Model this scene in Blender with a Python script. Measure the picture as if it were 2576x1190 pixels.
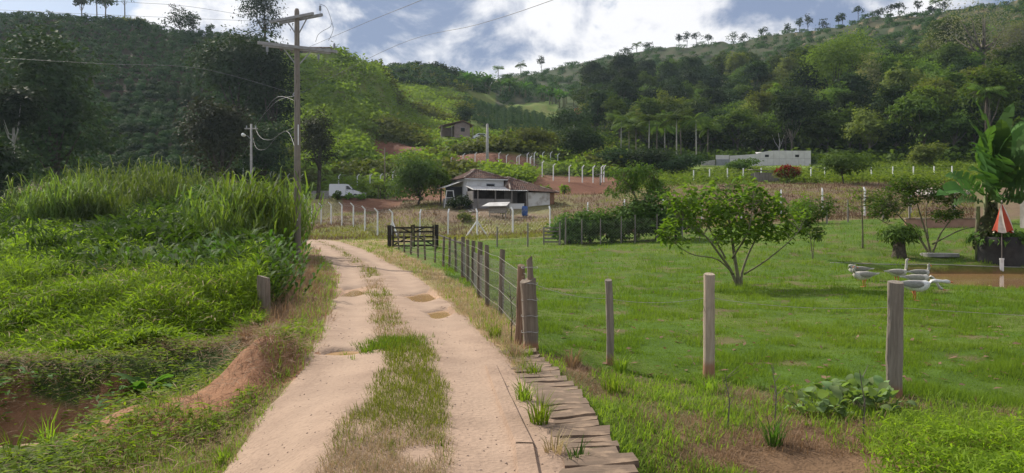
import bpy, math, random
import numpy as np
from mathutils import Vector, Matrix

for o in list(bpy.data.objects):
    bpy.data.objects.remove(o)
rng = np.random.default_rng(7)
random.seed(7)
SC = bpy.context.scene
COL = SC.collection

# ------------------------------------------------------------------ camera
F, CX, HY, EYE = 1983.0, 1288.0, 580.0, 1.6      # survey of the photograph: focal length, centre, horizon, eye height
cam_d = bpy.data.cameras.new('camera')
cam_d.sensor_width = 36.0
cam_d.lens = 36.0 * F / 2576.0
cam_d.shift_y = -15.0 / 2576.0
cam_d.clip_start = 0.1
cam_d.clip_end = 3000.0
cam = bpy.data.objects.new('camera', cam_d)
cam.location = (0, 0, EYE)
cam.rotation_euler = (math.radians(90), 0, 0)
COL.objects.link(cam)
SC.camera = cam

# ------------------------------------------------------------------ sky
SUN_AZ, SUN_EL = math.radians(-40), math.radians(37)
SUN = Vector((math.sin(SUN_AZ) * math.cos(SUN_EL), math.cos(SUN_AZ) * math.cos(SUN_EL), math.sin(SUN_EL)))
world = bpy.data.worlds.new('World')
SC.world = world
world.use_nodes = True
wt = world.node_tree
wt.nodes.clear()


class NT:
    """tiny helper to write node trees"""
    def __init__(s, t): s.t = t
    def n(s, typ, ins=None, **kw):
        nd = s.t.nodes.new(typ)
        for k, v in kw.items(): setattr(nd, k, v)
        for k, v in (ins or {}).items():
            sock = nd.inputs[k]
            if isinstance(v, bpy.types.NodeSocket): s.t.links.new(v, sock)
            else: sock.default_value = v
        return nd
    def m(s, op, a, b=0.0, c=0.0, clamp=False):
        return s.n('ShaderNodeMath', {0: a, 1: b, 2: c}, operation=op, use_clamp=clamp).outputs[0]
    def mix(s, f, a, b, blend='MIX'):
        nd = s.n('ShaderNodeMix', data_type='RGBA', blend_type=blend)
        for i, v in ((0, f), (6, a), (7, b)):
            if isinstance(v, bpy.types.NodeSocket): s.t.links.new(v, nd.inputs[i])
            else: nd.inputs[i].default_value = v if i == 0 else (*v[:3], 1)
        return nd.outputs[2]
    def noise(s, vec, scale, detail=4.0, rough=0.55, dist=0.0):
        ins = {'Scale': scale, 'Detail': detail, 'Roughness': rough, 'Distortion': dist}
        if vec is not None: ins['Vector'] = vec
        return s.n('ShaderNodeTexNoise', ins).outputs[0]
    def ramp(s, v, lo, hi, a=0.0, b=1.0):
        return s.n('ShaderNodeMapRange', {0: v, 1: lo, 2: hi, 3: a, 4: b}, interpolation_type='SMOOTHSTEP').outputs[0]


def pdir(px, py):
    return Vector(((px - CX) / F, 1.0, (HY - py) / F)).normalized()


g = NT(wt)
tc = g.n('ShaderNodeTexCoord')
vdir = tc.outputs['Generated']
sky = g.n('ShaderNodeTexSky', sky_type='NISHITA', sun_disc=False)
sky.sun_elevation, sky.sun_rotation = SUN_EL, SUN_AZ
sky.altitude, sky.air_density, sky.dust_density, sky.ozone_density = 700.0, 1.0, 1.2, 1.5


def blob(px, py, deg):
    """soft spot of sky around one direction"""
    d = pdir(px, py)
    dp = g.n('ShaderNodeVectorMath', {0: vdir, 1: d}, operation='DOT_PRODUCT').outputs['Value']
    return g.ramp(dp, math.cos(math.radians(deg)), 1.0)


stretch = g.n('ShaderNodeVectorMath', {0: vdir, 1: (1.0, 1.0, 1.5)}, operation='MULTIPLY').outputs[0]
fbm = g.noise(stretch, 7.0, 9.0, 0.56, 0.25)
toward = g.n('ShaderNodeVectorMath', {0: stretch, 1: (SUN.x * .012 - .004, 0, 0.028)}, operation='ADD').outputs[0]
fbm_s = g.noise(toward, 7.0, 9.0, 0.56, 0.25)
big = g.noise(stretch, 2.2, 3.0, 0.5, 0.0)
cov = g.m('ADD', fbm, g.m('MULTIPLY', g.m('SUBTRACT', big, 0.5), 0.7))
cov = g.m('ADD', cov, 0.235)
for px, py, deg, w in ((120, -10, 13, -0.44), (700, -30, 5, -0.22), (1480, -15, 5, -0.25), (470, 50, 5, 0.34), (2250, -60, 9, 0.1),
                       (1050, 60, 16, 0.22), (1500, 110, 10, 0.10), (1900, 40, 9, .05)):
    cov = g.m('ADD', cov, g.m('MULTIPLY', blob(px, py, deg), w))
mask = g.ramp(cov, 0.505, 0.60)
lit = g.m('ADD', g.m('MULTIPLY', g.m('SUBTRACT', fbm, fbm_s), 4.2), 0.62)
thick = g.m('MULTIPLY', g.ramp(big, 0.42, 0.62), 0.24)
lit = g.m('SUBTRACT', lit, thick)
for px, py, deg, w in ((1090, 30, 9, -0.85), (2020, 30, 7, -0.30), (1480, 200, 12, 0.30), (900, 130, 8, .35), (470, 40, 6, .35), (1250, 190, 9, .4), (1680, 60, 6, .25)):
    lit = g.m('ADD', lit, g.m('MULTIPLY', blob(px, py, deg), w))
lit = g.ramp(lit, 0.0, 1.0)
cloud = g.mix(lit, (0.215, 0.275, 0.41), (0.81, 0.81, 0.83))
skyc = g.mix(1.0, sky.outputs[0], (0.072, 0.072, 0.072), 'MULTIPLY')
final = g.mix(mask, skyc, cloud)
# below the horizon the world is only the earth behind the ground sheet
bg = g.n('ShaderNodeBackground', {'Color': final, 'Strength': 1.0})
g.n('ShaderNodeOutputWorld', {'Surface': bg.outputs[0]})

# ------------------------------------------------------------------ sun and exposure
sun_d = bpy.data.lights.new('sun', 'SUN')
sun_d.energy, sun_d.angle, sun_d.color = 5.0, math.radians(1.6), (1.0, 0.93, 0.80)
sun = bpy.data.objects.new('sun', sun_d)
sun.rotation_euler = SUN.to_track_quat('Z', 'Y').to_euler()
sun.location = (0, 0, 60)
COL.objects.link(sun)
vs = SC.view_settings
vs.view_transform, vs.look, vs.exposure, vs.gamma = 'Standard', 'None', 0.30, 1.0
vs.use_curve_mapping = False
SC.render.engine = 'CYCLES'
cy = SC.cycles
cy.use_denoising = True
cy.adaptive_threshold = 0.004
cy.max_bounces, cy.diffuse_bounces, cy.glossy_bounces, cy.transmission_bounces = 5, 3, 2, 3
cy.transparent_max_bounces, cy.volume_bounces = 4, 1
cy.sample_clamp_indirect = 4.0


# ------------------------------------------------------------------ materials
def mat(name, build, bump=None):
    m = bpy.data.materials.new(name)
    m.use_nodes = True
    m.node_tree.nodes.clear()
    k = NT(m.node_tree)
    out = build(k)
    k.n('ShaderNodeOutputMaterial', {'Surface': out})
    return m


def pbsdf(k, col, rough=0.8, spec=0.3, metal=0.0, normal=None, **more):
    ins = {'Base Color': col if isinstance(col, bpy.types.NodeSocket) else (*col, 1), 'Roughness': rough, 'Specular IOR Level': spec, 'Metallic': metal}
    if normal is not None: ins['Normal'] = normal
    ins.update(more)
    return k.n('ShaderNodeBsdfPrincipled', ins).outputs[0]


def plain(name, a, b=None, scale=6.0, rough=0.8, spec=0.3, bump=0.0, bscale=30.0, metal=0.0, stretch=(1, 1, 1), contrast=(0.35, 0.65)):
    """two tones of one thing's own colour, mixed by noise in object space"""
    def bld(k):
        co = k.n('ShaderNodeTexCoord').outputs['Object']
        oi = k.n('ShaderNodeObjectInfo').outputs['Random']
        off = k.n('ShaderNodeVectorMath', {0: co, 1: (1, 1, 1)}, operation='MULTIPLY').outputs[0]
        off = k.n('ShaderNodeVectorMath', {0: off, 1: stretch}, operation='MULTIPLY').outputs[0]
        sh = k.n('ShaderNodeCombineXYZ', {0: k.m('MULTIPLY', oi, 37.0), 1: k.m('MULTIPLY', oi, 11.0)}).outputs[0]
        off = k.n('ShaderNodeVectorMath', {0: off, 1: sh}, operation='ADD').outputs[0]
        nz = k.noise(off, scale, 6.0, 0.6)
        col = k.mix(k.ramp(nz, *contrast), a, b if b else tuple(c * 0.75 for c in a))
        nrm = None
        if bump:
            nrm = k.n('ShaderNodeBump', {'Strength': bump, 'Distance': 0.02, 'Height': k.noise(off, bscale, 5.0, 0.6)}).outputs[0]
        return pbsdf(k, col, rough, spec, metal, nrm)
    return mat(name, bld)


def leafmat(name, a, b, trans=0.35, rough=0.5, tcol=None, spec=0.05):
    """two tones mixed by a per-leaf tint and a per-plant random, partly translucent"""
    def bld(k):
        at = k.n('ShaderNodeAttribute', attribute_name='tint').outputs['Fac']
        oi = k.n('ShaderNodeObjectInfo').outputs['Random']
        f = k.m('ADD', k.m('MULTIPLY', at, 0.6), k.m('MULTIPLY', oi, 0.4), clamp=True)
        col = k.mix(f, a, b)
        hs = k.n('ShaderNodeHueSaturation', {'Hue': k.m('ADD', 0.482, k.m('MULTIPLY', oi, 0.036)), 'Value': k.m('ADD', 0.70, k.m('MULTIPLY', oi, 0.56)), 'Color': col}).outputs[0]
        p = pbsdf(k, hs, max(rough, .72), spec)
        tcl = k.mix(1.0, hs, tcol or (1.9, 2.0, 0.7), 'MULTIPLY')
        t = k.n('ShaderNodeBsdfTranslucent', {'Color': tcl}).outputs[0]
        return k.n('ShaderNodeMixShader', {0: trans, 1: p, 2: t}).outputs[0]
    return mat(name, bld)


def woodmat(name, a, b, mud=None):
    """weathered timber with long grain and splits; mud = height over which red soil stains the foot"""
    def bld(k):
        co = k.n('ShaderNodeTexCoord').outputs['Object']
        oi = k.n('ShaderNodeObjectInfo').outputs['Random']
        sh = k.n('ShaderNodeCombineXYZ', {0: k.m('MULTIPLY', oi, 37.0), 1: k.m('MULTIPLY', oi, 17.0), 2: oi}).outputs[0]
        off = k.n('ShaderNodeVectorMath', {0: co, 1: sh}, operation='ADD').outputs[0]
        st = k.n('ShaderNodeVectorMath', {0: off, 1: (1, 1, 0.07)}, operation='MULTIPLY').outputs[0]
        g1 = k.noise(st, 26.0, 6.0, 0.65, 0.6)
        g2 = k.noise(off, 5.0, 4.0, 0.6)
        col = k.mix(k.ramp(g1, 0.3, 0.7), a, b)
        col = k.mix(k.m('MULTIPLY', k.ramp(g2, 0.45, 0.75), 0.45), col, tuple(c * 0.55 for c in a))
        col = k.mix(k.m('MULTIPLY', k.ramp(k.noise(st, 14.0, 3.0, 0.5, 0.3), 0.66, 0.70), 0.75), col, (0.03, 0.025, 0.02))
        if mud:
            z = k.n('ShaderNodeSeparateXYZ', {0: co}).outputs[2]
            f = k.m('MULTIPLY', k.ramp(k.m('ADD', z, k.m('MULTIPLY', k.noise(off, 9.0), 0.10)), mud + 0.1, mud - 0.02), 0.8)
            col = k.mix(f, col, (0.30, 0.14, 0.07))
        nrm = k.n('ShaderNodeBump', {'Strength': 0.7, 'Distance': 0.02, 'Height': g1}).outputs[0]
        return pbsdf(k, col, 0.85, 0.25, 0.0, nrm)
    return mat(name, bld)


# ------------------------------------------------------------------ mesh tools
def finish(me, smooth, m, tint=None):
    if m is not None: me.materials.append(m)
    if smooth and len(me.polygons):
        me.polygons.foreach_set('use_smooth', np.ones(len(me.polygons), dtype=bool))
    if tint is not None:
        a = me.attributes.new('tint', 'FLOAT', 'POINT')
        a.data.foreach_set('value', np.asarray(tint, dtype=np.float32))
    me.update()
    return me


def bigmesh(name, V, Fq, m, smooth=False, tint=None):
    """mesh from numpy arrays; Fq is a list of (n,k) index arrays"""
    me = bpy.data.meshes.new(name)
    V = np.asarray(V, dtype=np.float32)
    Fq = [np.asarray(f, dtype=np.int32) for f in (Fq if isinstance(Fq, list) else [Fq]) if len(f)]
    me.vertices.add(len(V))
    me.vertices.foreach_set('co', V.ravel())
    loops = np.concatenate([f.ravel() for f in Fq])
    sizes = np.concatenate([np.full(len(f), f.shape[1], dtype=np.int32) for f in Fq])
    starts = np.concatenate([[0], np.cumsum(sizes)[:-1]]).astype(np.int32)
    me.loops.add(len(loops))
    me.loops.foreach_set('vertex_index', loops)
    me.polygons.add(len(sizes))
    me.polygons.foreach_set('loop_start', starts)
    me.update(calc_edges=True)
    return finish(me, smooth, m, tint)


class MB:
    """collects simple shapes into one mesh"""
    def __init__(s): s.v, s.f = [], []
    def add(s, V, Fc):
        b = len(s.v)
        s.v += [tuple(map(float, p)) for p in V]
        s.f += [tuple(int(i) + b for i in f) for f in Fc]
        return s
    def box(s, x0, x1, y0, y1, z0, z1, M=None):
        V = [(x0, y0, z0), (x1, y0, z0), (x1, y1, z0), (x0, y1, z0), (x0, y0, z1), (x1, y0, z1), (x1, y1, z1), (x0, y1, z1)]
        if M is not None: V = [M @ Vector(p) for p in V]
        return s.add(V, [(0, 3, 2, 1), (4, 5, 6, 7), (0, 1, 5, 4), (1, 2, 6, 5), (2, 3, 7, 6), (3, 0, 4, 7)])
    def bar(s, p0, p1, w, h, roll=0.0):
        """box section from p0 to p1"""
        p0, p1 = Vector(p0), Vector(p1)
        d = p1 - p0
        L = d.length
        q = d.to_track_quat('X', 'Z')
        M = Matrix.Translation(p0) @ q.to_matrix().to_4x4() @ Matrix.Rotation(roll, 4, 'X')
        return s.box(0, L, -w / 2, w / 2, -h / 2, h / 2, M)
    def tube(s, pts, rad, n=8, cap=True):
        pts = [Vector(p) for p in pts]
        if not hasattr(rad, '__len__'): rad = [rad] * len(pts)
        V, Fc = [], []
        prev = None
        for i, p in enumerate(pts):
            t = (pts[min(i + 1, len(pts) - 1)] - pts[max(i - 1, 0)]).normalized()
            a = prev - t * prev.dot(t) if prev is not None else t.orthogonal()
            if a.length < 1e-5: a = t.orthogonal()
            a.normalize(); prev = a
            b = t.cross(a)
            r = rad[i]
            for k in range(n):
                an = 2 * math.pi * k / n
                V.append(p + a * (math.cos(an) * r) + b * (math.sin(an) * r))
        for i in range(len(pts) - 1):
            for k in range(n):
                k2 = (k + 1) % n
                Fc.append((i * n + k, i * n + k2, (i + 1) * n + k2, (i + 1) * n + k))
        if cap:
            Fc.append(tuple(range(n))[::-1]); Fc.append(tuple((len(pts) - 1) * n + k for k in range(n)))
        return s.add(V, Fc)
    def extrude(s, poly, y0, y1, M=None):
        """polygon in x,z pushed from y0 to y1"""
        n = len(poly)
        V = [(x, y0, z) for x, z in poly] + [(x, y1, z) for x, z in poly]
        if M is not None: V = [M @ Vector(p) for p in V]
        Fc = [tuple(range(n)), tuple(range(2 * n - 1, n - 1, -1))] + [(k, n + k, n + (k + 1) % n, (k + 1) % n) for k in range(n)]
        return s.add(V, Fc)
    def mesh(s, name, m, smooth=False):
        me = bpy.data.meshes.new(name)
        me.from_pydata(s.v, [], s.f)
        return finish(me, smooth, m)
    def build(s, name, m, parent=None, smooth=False, **kw):
        return link(name, s.mesh(name, m, smooth), parent, **kw)


def link(name, me, parent=None, loc=None, rz=0.0, scale=None, label=None, cat=None, group=None, kind=None):
    o = bpy.data.objects.new(name, me)
    COL.objects.link(o)
    if parent is not None: o.parent = parent
    if loc is not None: o.location = loc
    if rz: o.rotation_euler = (0, 0, rz)
    if scale is not None: o.scale = scale if hasattr(scale, '__len__') else (scale,) * 3
    tag(o, label, cat, group, kind)
    return o


def tag(o, label=None, cat=None, group=None, kind=None):
    for k, v in (('label', label), ('category', cat), ('group', group), ('kind', kind)):
        if v: o[k] = v


def thing(name, loc, label, cat, group=None, rz=0.0, scale=None):
    return link(name, None, None, loc, rz, scale, label, cat, group)


def copy_tree(o, parent=None):
    c = o.copy()
    COL.objects.link(c)
    if parent is not None: c.parent = parent
    for ch in list(o.children):
        copy_tree(ch, c)
    return c


# ------------------------------------------------------------------ numpy foliage
def unit(v):
    return v / np.maximum(np.linalg.norm(v, axis=-1, keepdims=True), 1e-9)


def leaf_quads(P, D, N, L, Wd, droop=0.0):
    """pointed leaves: base, two shoulders, tip"""
    D = unit(D); S = unit(np.cross(D, N)); U = np.cross(S, D)
    L = np.broadcast_to(np.asarray(L, float), (len(P),))[:, None]
    Wd = np.broadcast_to(np.asarray(Wd, float), (len(P),))[:, None]
    mid = P + D * L * 0.45 + U * L * 0.06
    tip = P + D * L - np.array([0, 0, 1.0]) * L * droop
    V = np.stack([P, mid + S * Wd * 0.5, tip, mid - S * Wd * 0.5], 1).reshape(-1, 3)
    i = np.arange(len(P))[:, None] * 4
    return V, np.concatenate([i, i + 1, i + 2, i + 3], 1)


def blades(P, Hh, Wd, az, lean, curve=0.5):
    """grass blades with two segments: a quad and a tip"""
    n = len(P)
    Hh = np.broadcast_to(np.asarray(Hh, float), (n,)); Wd = np.broadcast_to(np.asarray(Wd, float), (n,))
    lean = np.broadcast_to(np.asarray(lean, float), (n,)); curve = np.broadcast_to(np.asarray(curve, float), (n,))
    dx = np.stack([np.cos(az), np.sin(az), np.zeros(n)], 1)
    sd = np.stack([-np.sin(az), np.cos(az), np.zeros(n)], 1)
    z = np.array([0, 0, 1.0])
    a1 = lean; a2 = lean + curve
    m = P + (dx * np.sin(a1)[:, None] + z * np.cos(a1)[:, None]) * (Hh * 0.55)[:, None]
    t = m + (dx * np.sin(a2)[:, None] + z * np.cos(a2)[:, None]) * (Hh * 0.5)[:, None]
    w = (Wd * 0.5)[:, None]
    V = np.stack([P - sd * w, P + sd * w, m - sd * w * 0.8, m + sd * w * 0.8, t], 1).reshape(-1, 3)
    i = np.arange(n)[:, None] * 5
    return V, [np.concatenate([i, i + 1, i + 3, i + 2], 1), np.concatenate([i + 2, i + 3, i + 4], 1)]


def merge(parts):
    """join (V, faces list, tint) triples"""
    Vs, Fs, Ts, b = [], {}, [], 0
    for V, Fc, t in parts:
        Vs.append(V); Ts.append(t)
        for f in (Fc if isinstance(Fc, list) else [Fc]):
            Fs.setdefault(f.shape[1], []).append(f + b)
        b += len(V)
    return np.concatenate(Vs), [np.concatenate(v) for v in Fs.values()], np.concatenate(Ts)


def rdirs(r, n):
    return unit(r.normal(size=(n, 3)))


def crown_arrays(seed, lobes, clusters, per, leaf, spread=0.25, upb=0.5, wr=0.55, droop=0.2, shell=0.75):
    """leaf clumps spread over a set of ellipsoid lobes (cx,cy,cz,rx,ry,rz)"""
    r = np.random.default_rng(seed)
    lo = np.array(lobes, float)
    vol = lo[:, 3] * lo[:, 4] + lo[:, 3] * lo[:, 5]
    idx = r.choice(len(lo), clusters, p=vol / vol.sum())
    d = rdirs(r, clusters)
    low = d[:, 2] < -0.45
    d[low, 2] *= -0.5
    d = unit(d)
    rad = shell + (1.05 - shell) * r.random(clusters) ** 0.7
    C = lo[idx, :3] + d * lo[idx, 3:] * rad[:, None]
    sz = (lo[idx, 3:].mean(1) * spread)[:, None]
    k = np.repeat(np.arange(clusters), per)
    off = r.normal(size=(len(k), 3)) * np.array([1, 1, 0.45])
    P = C[k] + off * sz[k]
    out = d[k]
    N = unit(out * 0.8 + np.array([0, 0, upb]) + r.normal(size=(len(k), 3)) * 0.35)
    D = unit(np.cross(N, r.normal(size=(len(k), 3))) + out * 0.4 - np.array([0, 0, droop]))
    L = leaf * (0.6 + 0.8 * r.random(len(k)))
    V, Fc = leaf_quads(P, D, N, L, L * wr, droop * 0.4)
    tint = np.clip(r.random(clusters)[k] * 0.6 + r.random(len(k)) * 0.4, 0, 1)
    return V, Fc, np.repeat(tint, 4)


def tree_parts(seed, h, cr, ch, trunk_h, tr, nl=7, clusters=130, per=16, leaf=0.5, spread=0.3, flat=0.75, lean=0.05, limbs=True, upb=0.5, droop=.2):
    """numbers for one tree: trunk MB with limbs, crown arrays"""
    r = np.random.default_rng(seed)
    lobes = []
    cz0 = h - ch / 2
    for i in range(nl):
        a = 2 * math.pi * (i + r.random()) / nl
        q = cr * (0.25 + 0.42 * r.random()) if i else 0.0
        s = 0.38 + 0.26 * r.random()
        lobes.append((math.cos(a) * q, math.sin(a) * q, cz0 + (r.random() - 0.45) * ch * 0.55, cr * s, cr * s, ch * 0.5 * (0.55 + 0.3 * r.random()) * flat / .75))
    lobes[0] = (0, 0, h - ch * 0.32, cr * 0.55, cr * 0.55, ch * 0.32)
    t = MB()
    top = Vector(((r.random() - .5) * cr * lean * 4, (r.random() - .5) * cr * lean * 4, trunk_h))
    mid = top * 0.5 + Vector(((r.random() - .5) * tr, (r.random() - .5) * tr, 0))
    t.tube([(0, 0, -0.6), (0, 0, 0.1), mid, top, top * 0.75 + Vector((0, 0, h - ch * .35)) * 0.25, Vector((0, 0, h - ch * 0.3))], [tr * 1.5, tr * 1.15, tr, tr * 0.8, tr * 0.55, tr * 0.2], 7)
    if limbs:
        for l in lobes[1:]:
            s = top * (0.75 + 0.25 * r.random())
            e = Vector(l[:3])
            m = s.lerp(e, 0.5) + Vector((0, 0, -0.05 * h))
            t.tube([s, m, e], [tr * 0.5, tr * 0.34, tr * 0.1], 5)
    return t, crown_arrays(seed + 1000, lobes, clusters, per, leaf, spread, upb, droop=droop)


# ================================================================== LAND
def p2z(Y, py): return EYE + (HY - py) / F * Y


def colz(near, far, tail):
    pts = list(near) + [(Y, p2z(Y, py)) for Y, py in far] + list(tail)
    return np.array([p[0] for p in pts], float), np.array([p[1] for p in pts], float)


MARSH = [(5, -.5), (20, -.45), (31, 0), (45, 1.15), (56, 2.2), (72, 3.2), (90, 4.2)]
ROADN = [(5, 0), (20, 0), (35, .25), (47, .6), (66, 1.08), (74, 1.9)]
LAWNR = [(5, -.25), (20, -.13), (27, -.12), (34, 0), (37, .25), (50, 1.7), (62, 2.8), (75, 4.8), (90, 6.9)]
TABLE = [
    (-700, colz(MARSH, [(105, 455), (120, 400), (150, 250), (195, 40)], [(235, 58), (300, 48), (650, 40)])),
    (0, colz(MARSH, [(105, 460), (120, 415), (150, 262), (195, 42)], [(235, 58), (300, 48), (650, 40)])),
    (150, colz(MARSH, [(105, 460), (120, 415), (150, 266), (195, 50)], [(235, 57), (300, 48), (650, 40)])),
    (300, colz(MARSH, [(105, 460), (120, 415), (150, 270), (195, 60)], [(235, 56), (300, 48), (650, 40)])),
    (365, colz(MARSH, [(105, 460), (120, 415), (150, 272), (195, 66)], [(235, 55), (300, 46), (650, 40)])),
    (420, colz(MARSH, [(105, 460), (120, 415), (150, 275), (195, 86)], [(235, 52), (300, 46), (650, 40)])),
    (550, colz(MARSH, [(105, 460), (120, 415), (150, 280), (195, 94)], [(235, 52), (300, 46), (650, 40)])),
    (600, colz([(5, -.4), (20, -.3), (33, .15), (50, 1.0), (70, 2.2), (88, 3.2)], [(105, 462), (120, 418), (150, 285), (194, 100)], [(235, 51), (300, 46), (650, 40)])),
    (690, colz([(5, -.25), (12, -.1), (20, 0), (35, .22), (50, .55), (66, 1.0), (88, 2.0), (97, 4.9), (104, 5.5)], [(112, 468), (122, 435), (150, 310), (180, 160), (188, 128), (192, 122)], [(235, 50), (300, 46), (650, 40)])),
    (760, colz([(5, -.1), (12, 0), (20, .05), (35, .25), (50, .65), (66, 1.08), (88, 2.0), (96, 5.3), (106, 5.7)], [(112, 474), (122, 445), (150, 325), (180, 185), (187, 136), (191, 122)], [(235, 49), (300, 46), (650, 40)])),
    (850, colz(ROADN + [(84, 2.6), (92, 3.6), (97, 5.6), (107, 5.8)], [(112, 476), (122, 448), (150, 340), (180, 200), (188, 142), (192, 128)], [(235, 47), (300, 46), (650, 42)])),
    (900, colz(ROADN + [(84, 2.6), (92, 3.6), (97, 5.6), (107, 5.8)], [(112, 476), (122, 448), (150, 348), (178, 215), (184, 166), (190, 156)], [(235, 45), (290, 52), (650, 45)])),
    (950, colz(ROADN + [(84, 2.8), (92, 3.8), (97, 5.5), (107, 5.8)], [(112, 475), (122, 446), (143, 420), (152, 378), (178, 246), (186, 188)], [(215, 46), (285, 58.5), (340, 55), (650, 45)])),
    (1000, colz(ROADN + [(84, 3.4), (92, 4.4), (98, 5.4), (107, 6.0)], [(112, 470), (122, 440), (144, 412), (151, 366), (200, 292), (240, 225), (282, 176)], [(340, 55), (650, 45)])),
    (1100, colz(ROADN + [(80, 3.2), (86, 4.2), (98, 5.4), (105, 6.3)], [(112, 452), (124, 420), (147, 396), (154, 366), (161, 361), (173, 360), (200, 310), (250, 240), (290, 176)], [(340, 57), (650, 45)])),
    (1150, colz(ROADN + [(80, 3.2), (86, 4.2), (98, 5.4), (105, 6.6)], [(112, 445), (119, 428), (124, 402), (147, 386), (154, 366), (161, 361), (173, 360), (205, 310), (260, 235), (312, 190)], [(350, 60), (650, 45)])),
    (1250, colz([(5, 0), (20, -.02), (27, .02), (37, .28), (47, .6), (66, 1.15), (78, 2.8), (86, 4.3), (98, 5.7)], [(108, 450), (121, 428), (127, 398), (150, 384), (170, 366), (200, 345), (260, 270), (320, 215), (400, 200)], [(450, 74), (650, 60)])),
    (1290, colz([(5, .0), (12, -.03), (20, -.06), (27, 0), (37, .28), (50, .75), (69, 1.33), (78, 2.6), (88, 4.4), (97, 5.5)], [(108, 455), (124, 430), (130, 402), (150, 388), (200, 348), (260, 276), (325, 216), (405, 192)], [(450, 76), (650, 60)])),
    (1400, colz([(5, -.01), (9, -.06), (20, -.1), (27, -.02), (37, .28), (50, .8), (68, 1.5), (80, 3.1), (95, 5.9), (103, 6.4)], [(109, 459), (118, 445), (134, 424), (150, 396), (200, 352), (260, 292), (330, 232), (430, 170)], [(480, 86), (650, 70)])),
    (1500, colz([(5, -.08), (9, -.18), (20, -.12), (27, -.05), (37, .28), (50, .85), (67, 1.7), (80, 3.5), (95, 5.9), (103, 6.4)], [(109, 462), (118, 446), (136, 420), (200, 356), (260, 286), (340, 214), (440, 150)], [(480, 94), (650, 70)])),
    (1620, colz([(5, -.24), (20, -.13), (27, -.08), (37, .28), (50, 1.0), (66, 1.95), (80, 4.0), (93, 6.3)], [(110, 458), (140, 425), (180, 385), (260, 290), (350, 200), (450, 124)], [(490, 102), (650, 70)])),
    (1800, colz([(5, -.25), (20, -.13), (27, -.1), (37, .28), (50, 1.2), (65, 2.3), (80, 4.6), (92, 6.6)], [(105, 450), (142, 419), (162, 414), (185, 390), (260, 300), (350, 195), (450, 108)], [(490, 108), (650, 80)])),
    (2000, colz([(5, -.25), (20, -.13), (27, -.12), (37, .28), (50, 1.5), (63, 2.65), (77, 4.8), (91, 6.8)], [(105, 448), (142, 417), (162, 412), (178, 390), (250, 275), (330, 165), (430, 78)], [(480, 112), (650, 80)])),
    (2200, colz(LAWNR, [(105, 446), (138, 418), (165, 392), (230, 265), (300, 150), (400, 42)], [(450, 112), (650, 80)])),
    (2400, colz(LAWNR, [(105, 444), (130, 420), (150, 390), (220, 245), (280, 128), (380, 20)], [(430, 112), (650, 80)])),
    (2576, colz(LAWNR, [(100, 446), (122, 420), (140, 390), (200, 225), (260, 100), (350, 0)], [(400, 110), (650, 80)])),
    (3100, colz(LAWNR, [(100, 446), (120, 415), (138, 380), (195, 205), (255, 80), (340, -20)], [(400, 108), (650, 80)])),
]
TPX = np.array([t[0] for t in TABLE], float)

# value noise on a table, for land and scatter
_G = np.random.default_rng(3).random((256, 256))


def vnoise(x, y):
    xi, yi = np.floor(x).astype(int), np.floor(y).astype(int)
    fx, fy = x - xi, y - yi
    fx, fy = fx * fx * (3 - 2 * fx), fy * fy * (3 - 2 * fy)
    a, b = _G[xi % 256, yi % 256], _G[(xi + 1) % 256, yi % 256]
    c, d = _G[xi % 256, (yi + 1) % 256], _G[(xi + 1) % 256, (yi + 1) % 256]
    return (a * (1 - fx) + b * fx) * (1 - fy) + (c * (1 - fx) + d * fx) * fy


def fnoise(x, y, o=3):
    s, a, t = 0, 1.0, 0
    for i in range(o):
        s = s + a * vnoise(x * 2 ** i + 17 * i, y * 2 ** i + 5 * i); t += a; a *= .5
    return s / t


def sstep(x, a, b):
    t = np.clip((x - a) / (b - a), 0, 1)
    return t * t * (3 - 2 * t)


# road centre line and half width (metres)
RY = np.array([-30, 3, 5.2, 7.5, 9.9, 14.4, 21, 27, 32, 44, 55, 65, 72], float)
RX = np.array([-.9, -.9, -.92, -1.05, -1.30, -2.1, -3.35, -4.7, -6.1, -9.5, -13.3, -18.5, -24], float)
RW = np.array([1.5, 1.5, 1.47, 1.36, 1.21, 1.22, 1.28, 1.28, 1.25, 1.25, 1.3, 1.6, 2.0], float)
def road_x(Y): return np.interp(Y, RY, RX)
def road_d(X, Y): return (X - road_x(Y)) / np.interp(Y, RY, RW)          # -1..1 inside the road


POND = np.array([(14.6, 33.6), (14.9, 32.2), (15.4, 30.4), (15.2, 28.6), (14.6, 27.2), (14.2, 26.0), (14.6, 24.6), (16.0, 23.8), (18.5, 23.2), (23, 22.6), (28, 24), (30, 28), (29, 33), (25, 34.8), (19, 34.6), (16, 34.2)], float)


def poly_sdf(X, Y, P):
    X, Y = np.asarray(X, float), np.asarray(Y, float)
    d = np.full(X.shape, 1e9); ins = np.zeros(X.shape, bool)
    for i in range(len(P)):
        a, b = P[i], P[(i + 1) % len(P)]
        ex, ey = b - a
        wx, wy = X - a[0], Y - a[1]
        t = np.clip((wx * ex + wy * ey) / (ex * ex + ey * ey), 0, 1)
        d = np.minimum(d, (wx - t * ex) ** 2 + (wy - t * ey) ** 2)
        c = (a[1] > Y) != (b[1] > Y)
        with np.errstate(divide='ignore', invalid='ignore'):
            c &= X < (b[0] - a[0]) * (Y - a[1]) / (b[1] - a[1] + 1e-12) + a[0]
        ins ^= c
    return np.where(ins, -1, 1) * np.sqrt(d)


PUDDLES = [(893, 730, .40, 1.15), (1074, 743, .40, 1.7), (1112, 786, .22, .95), (866, 886, .22, .30)]


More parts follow.
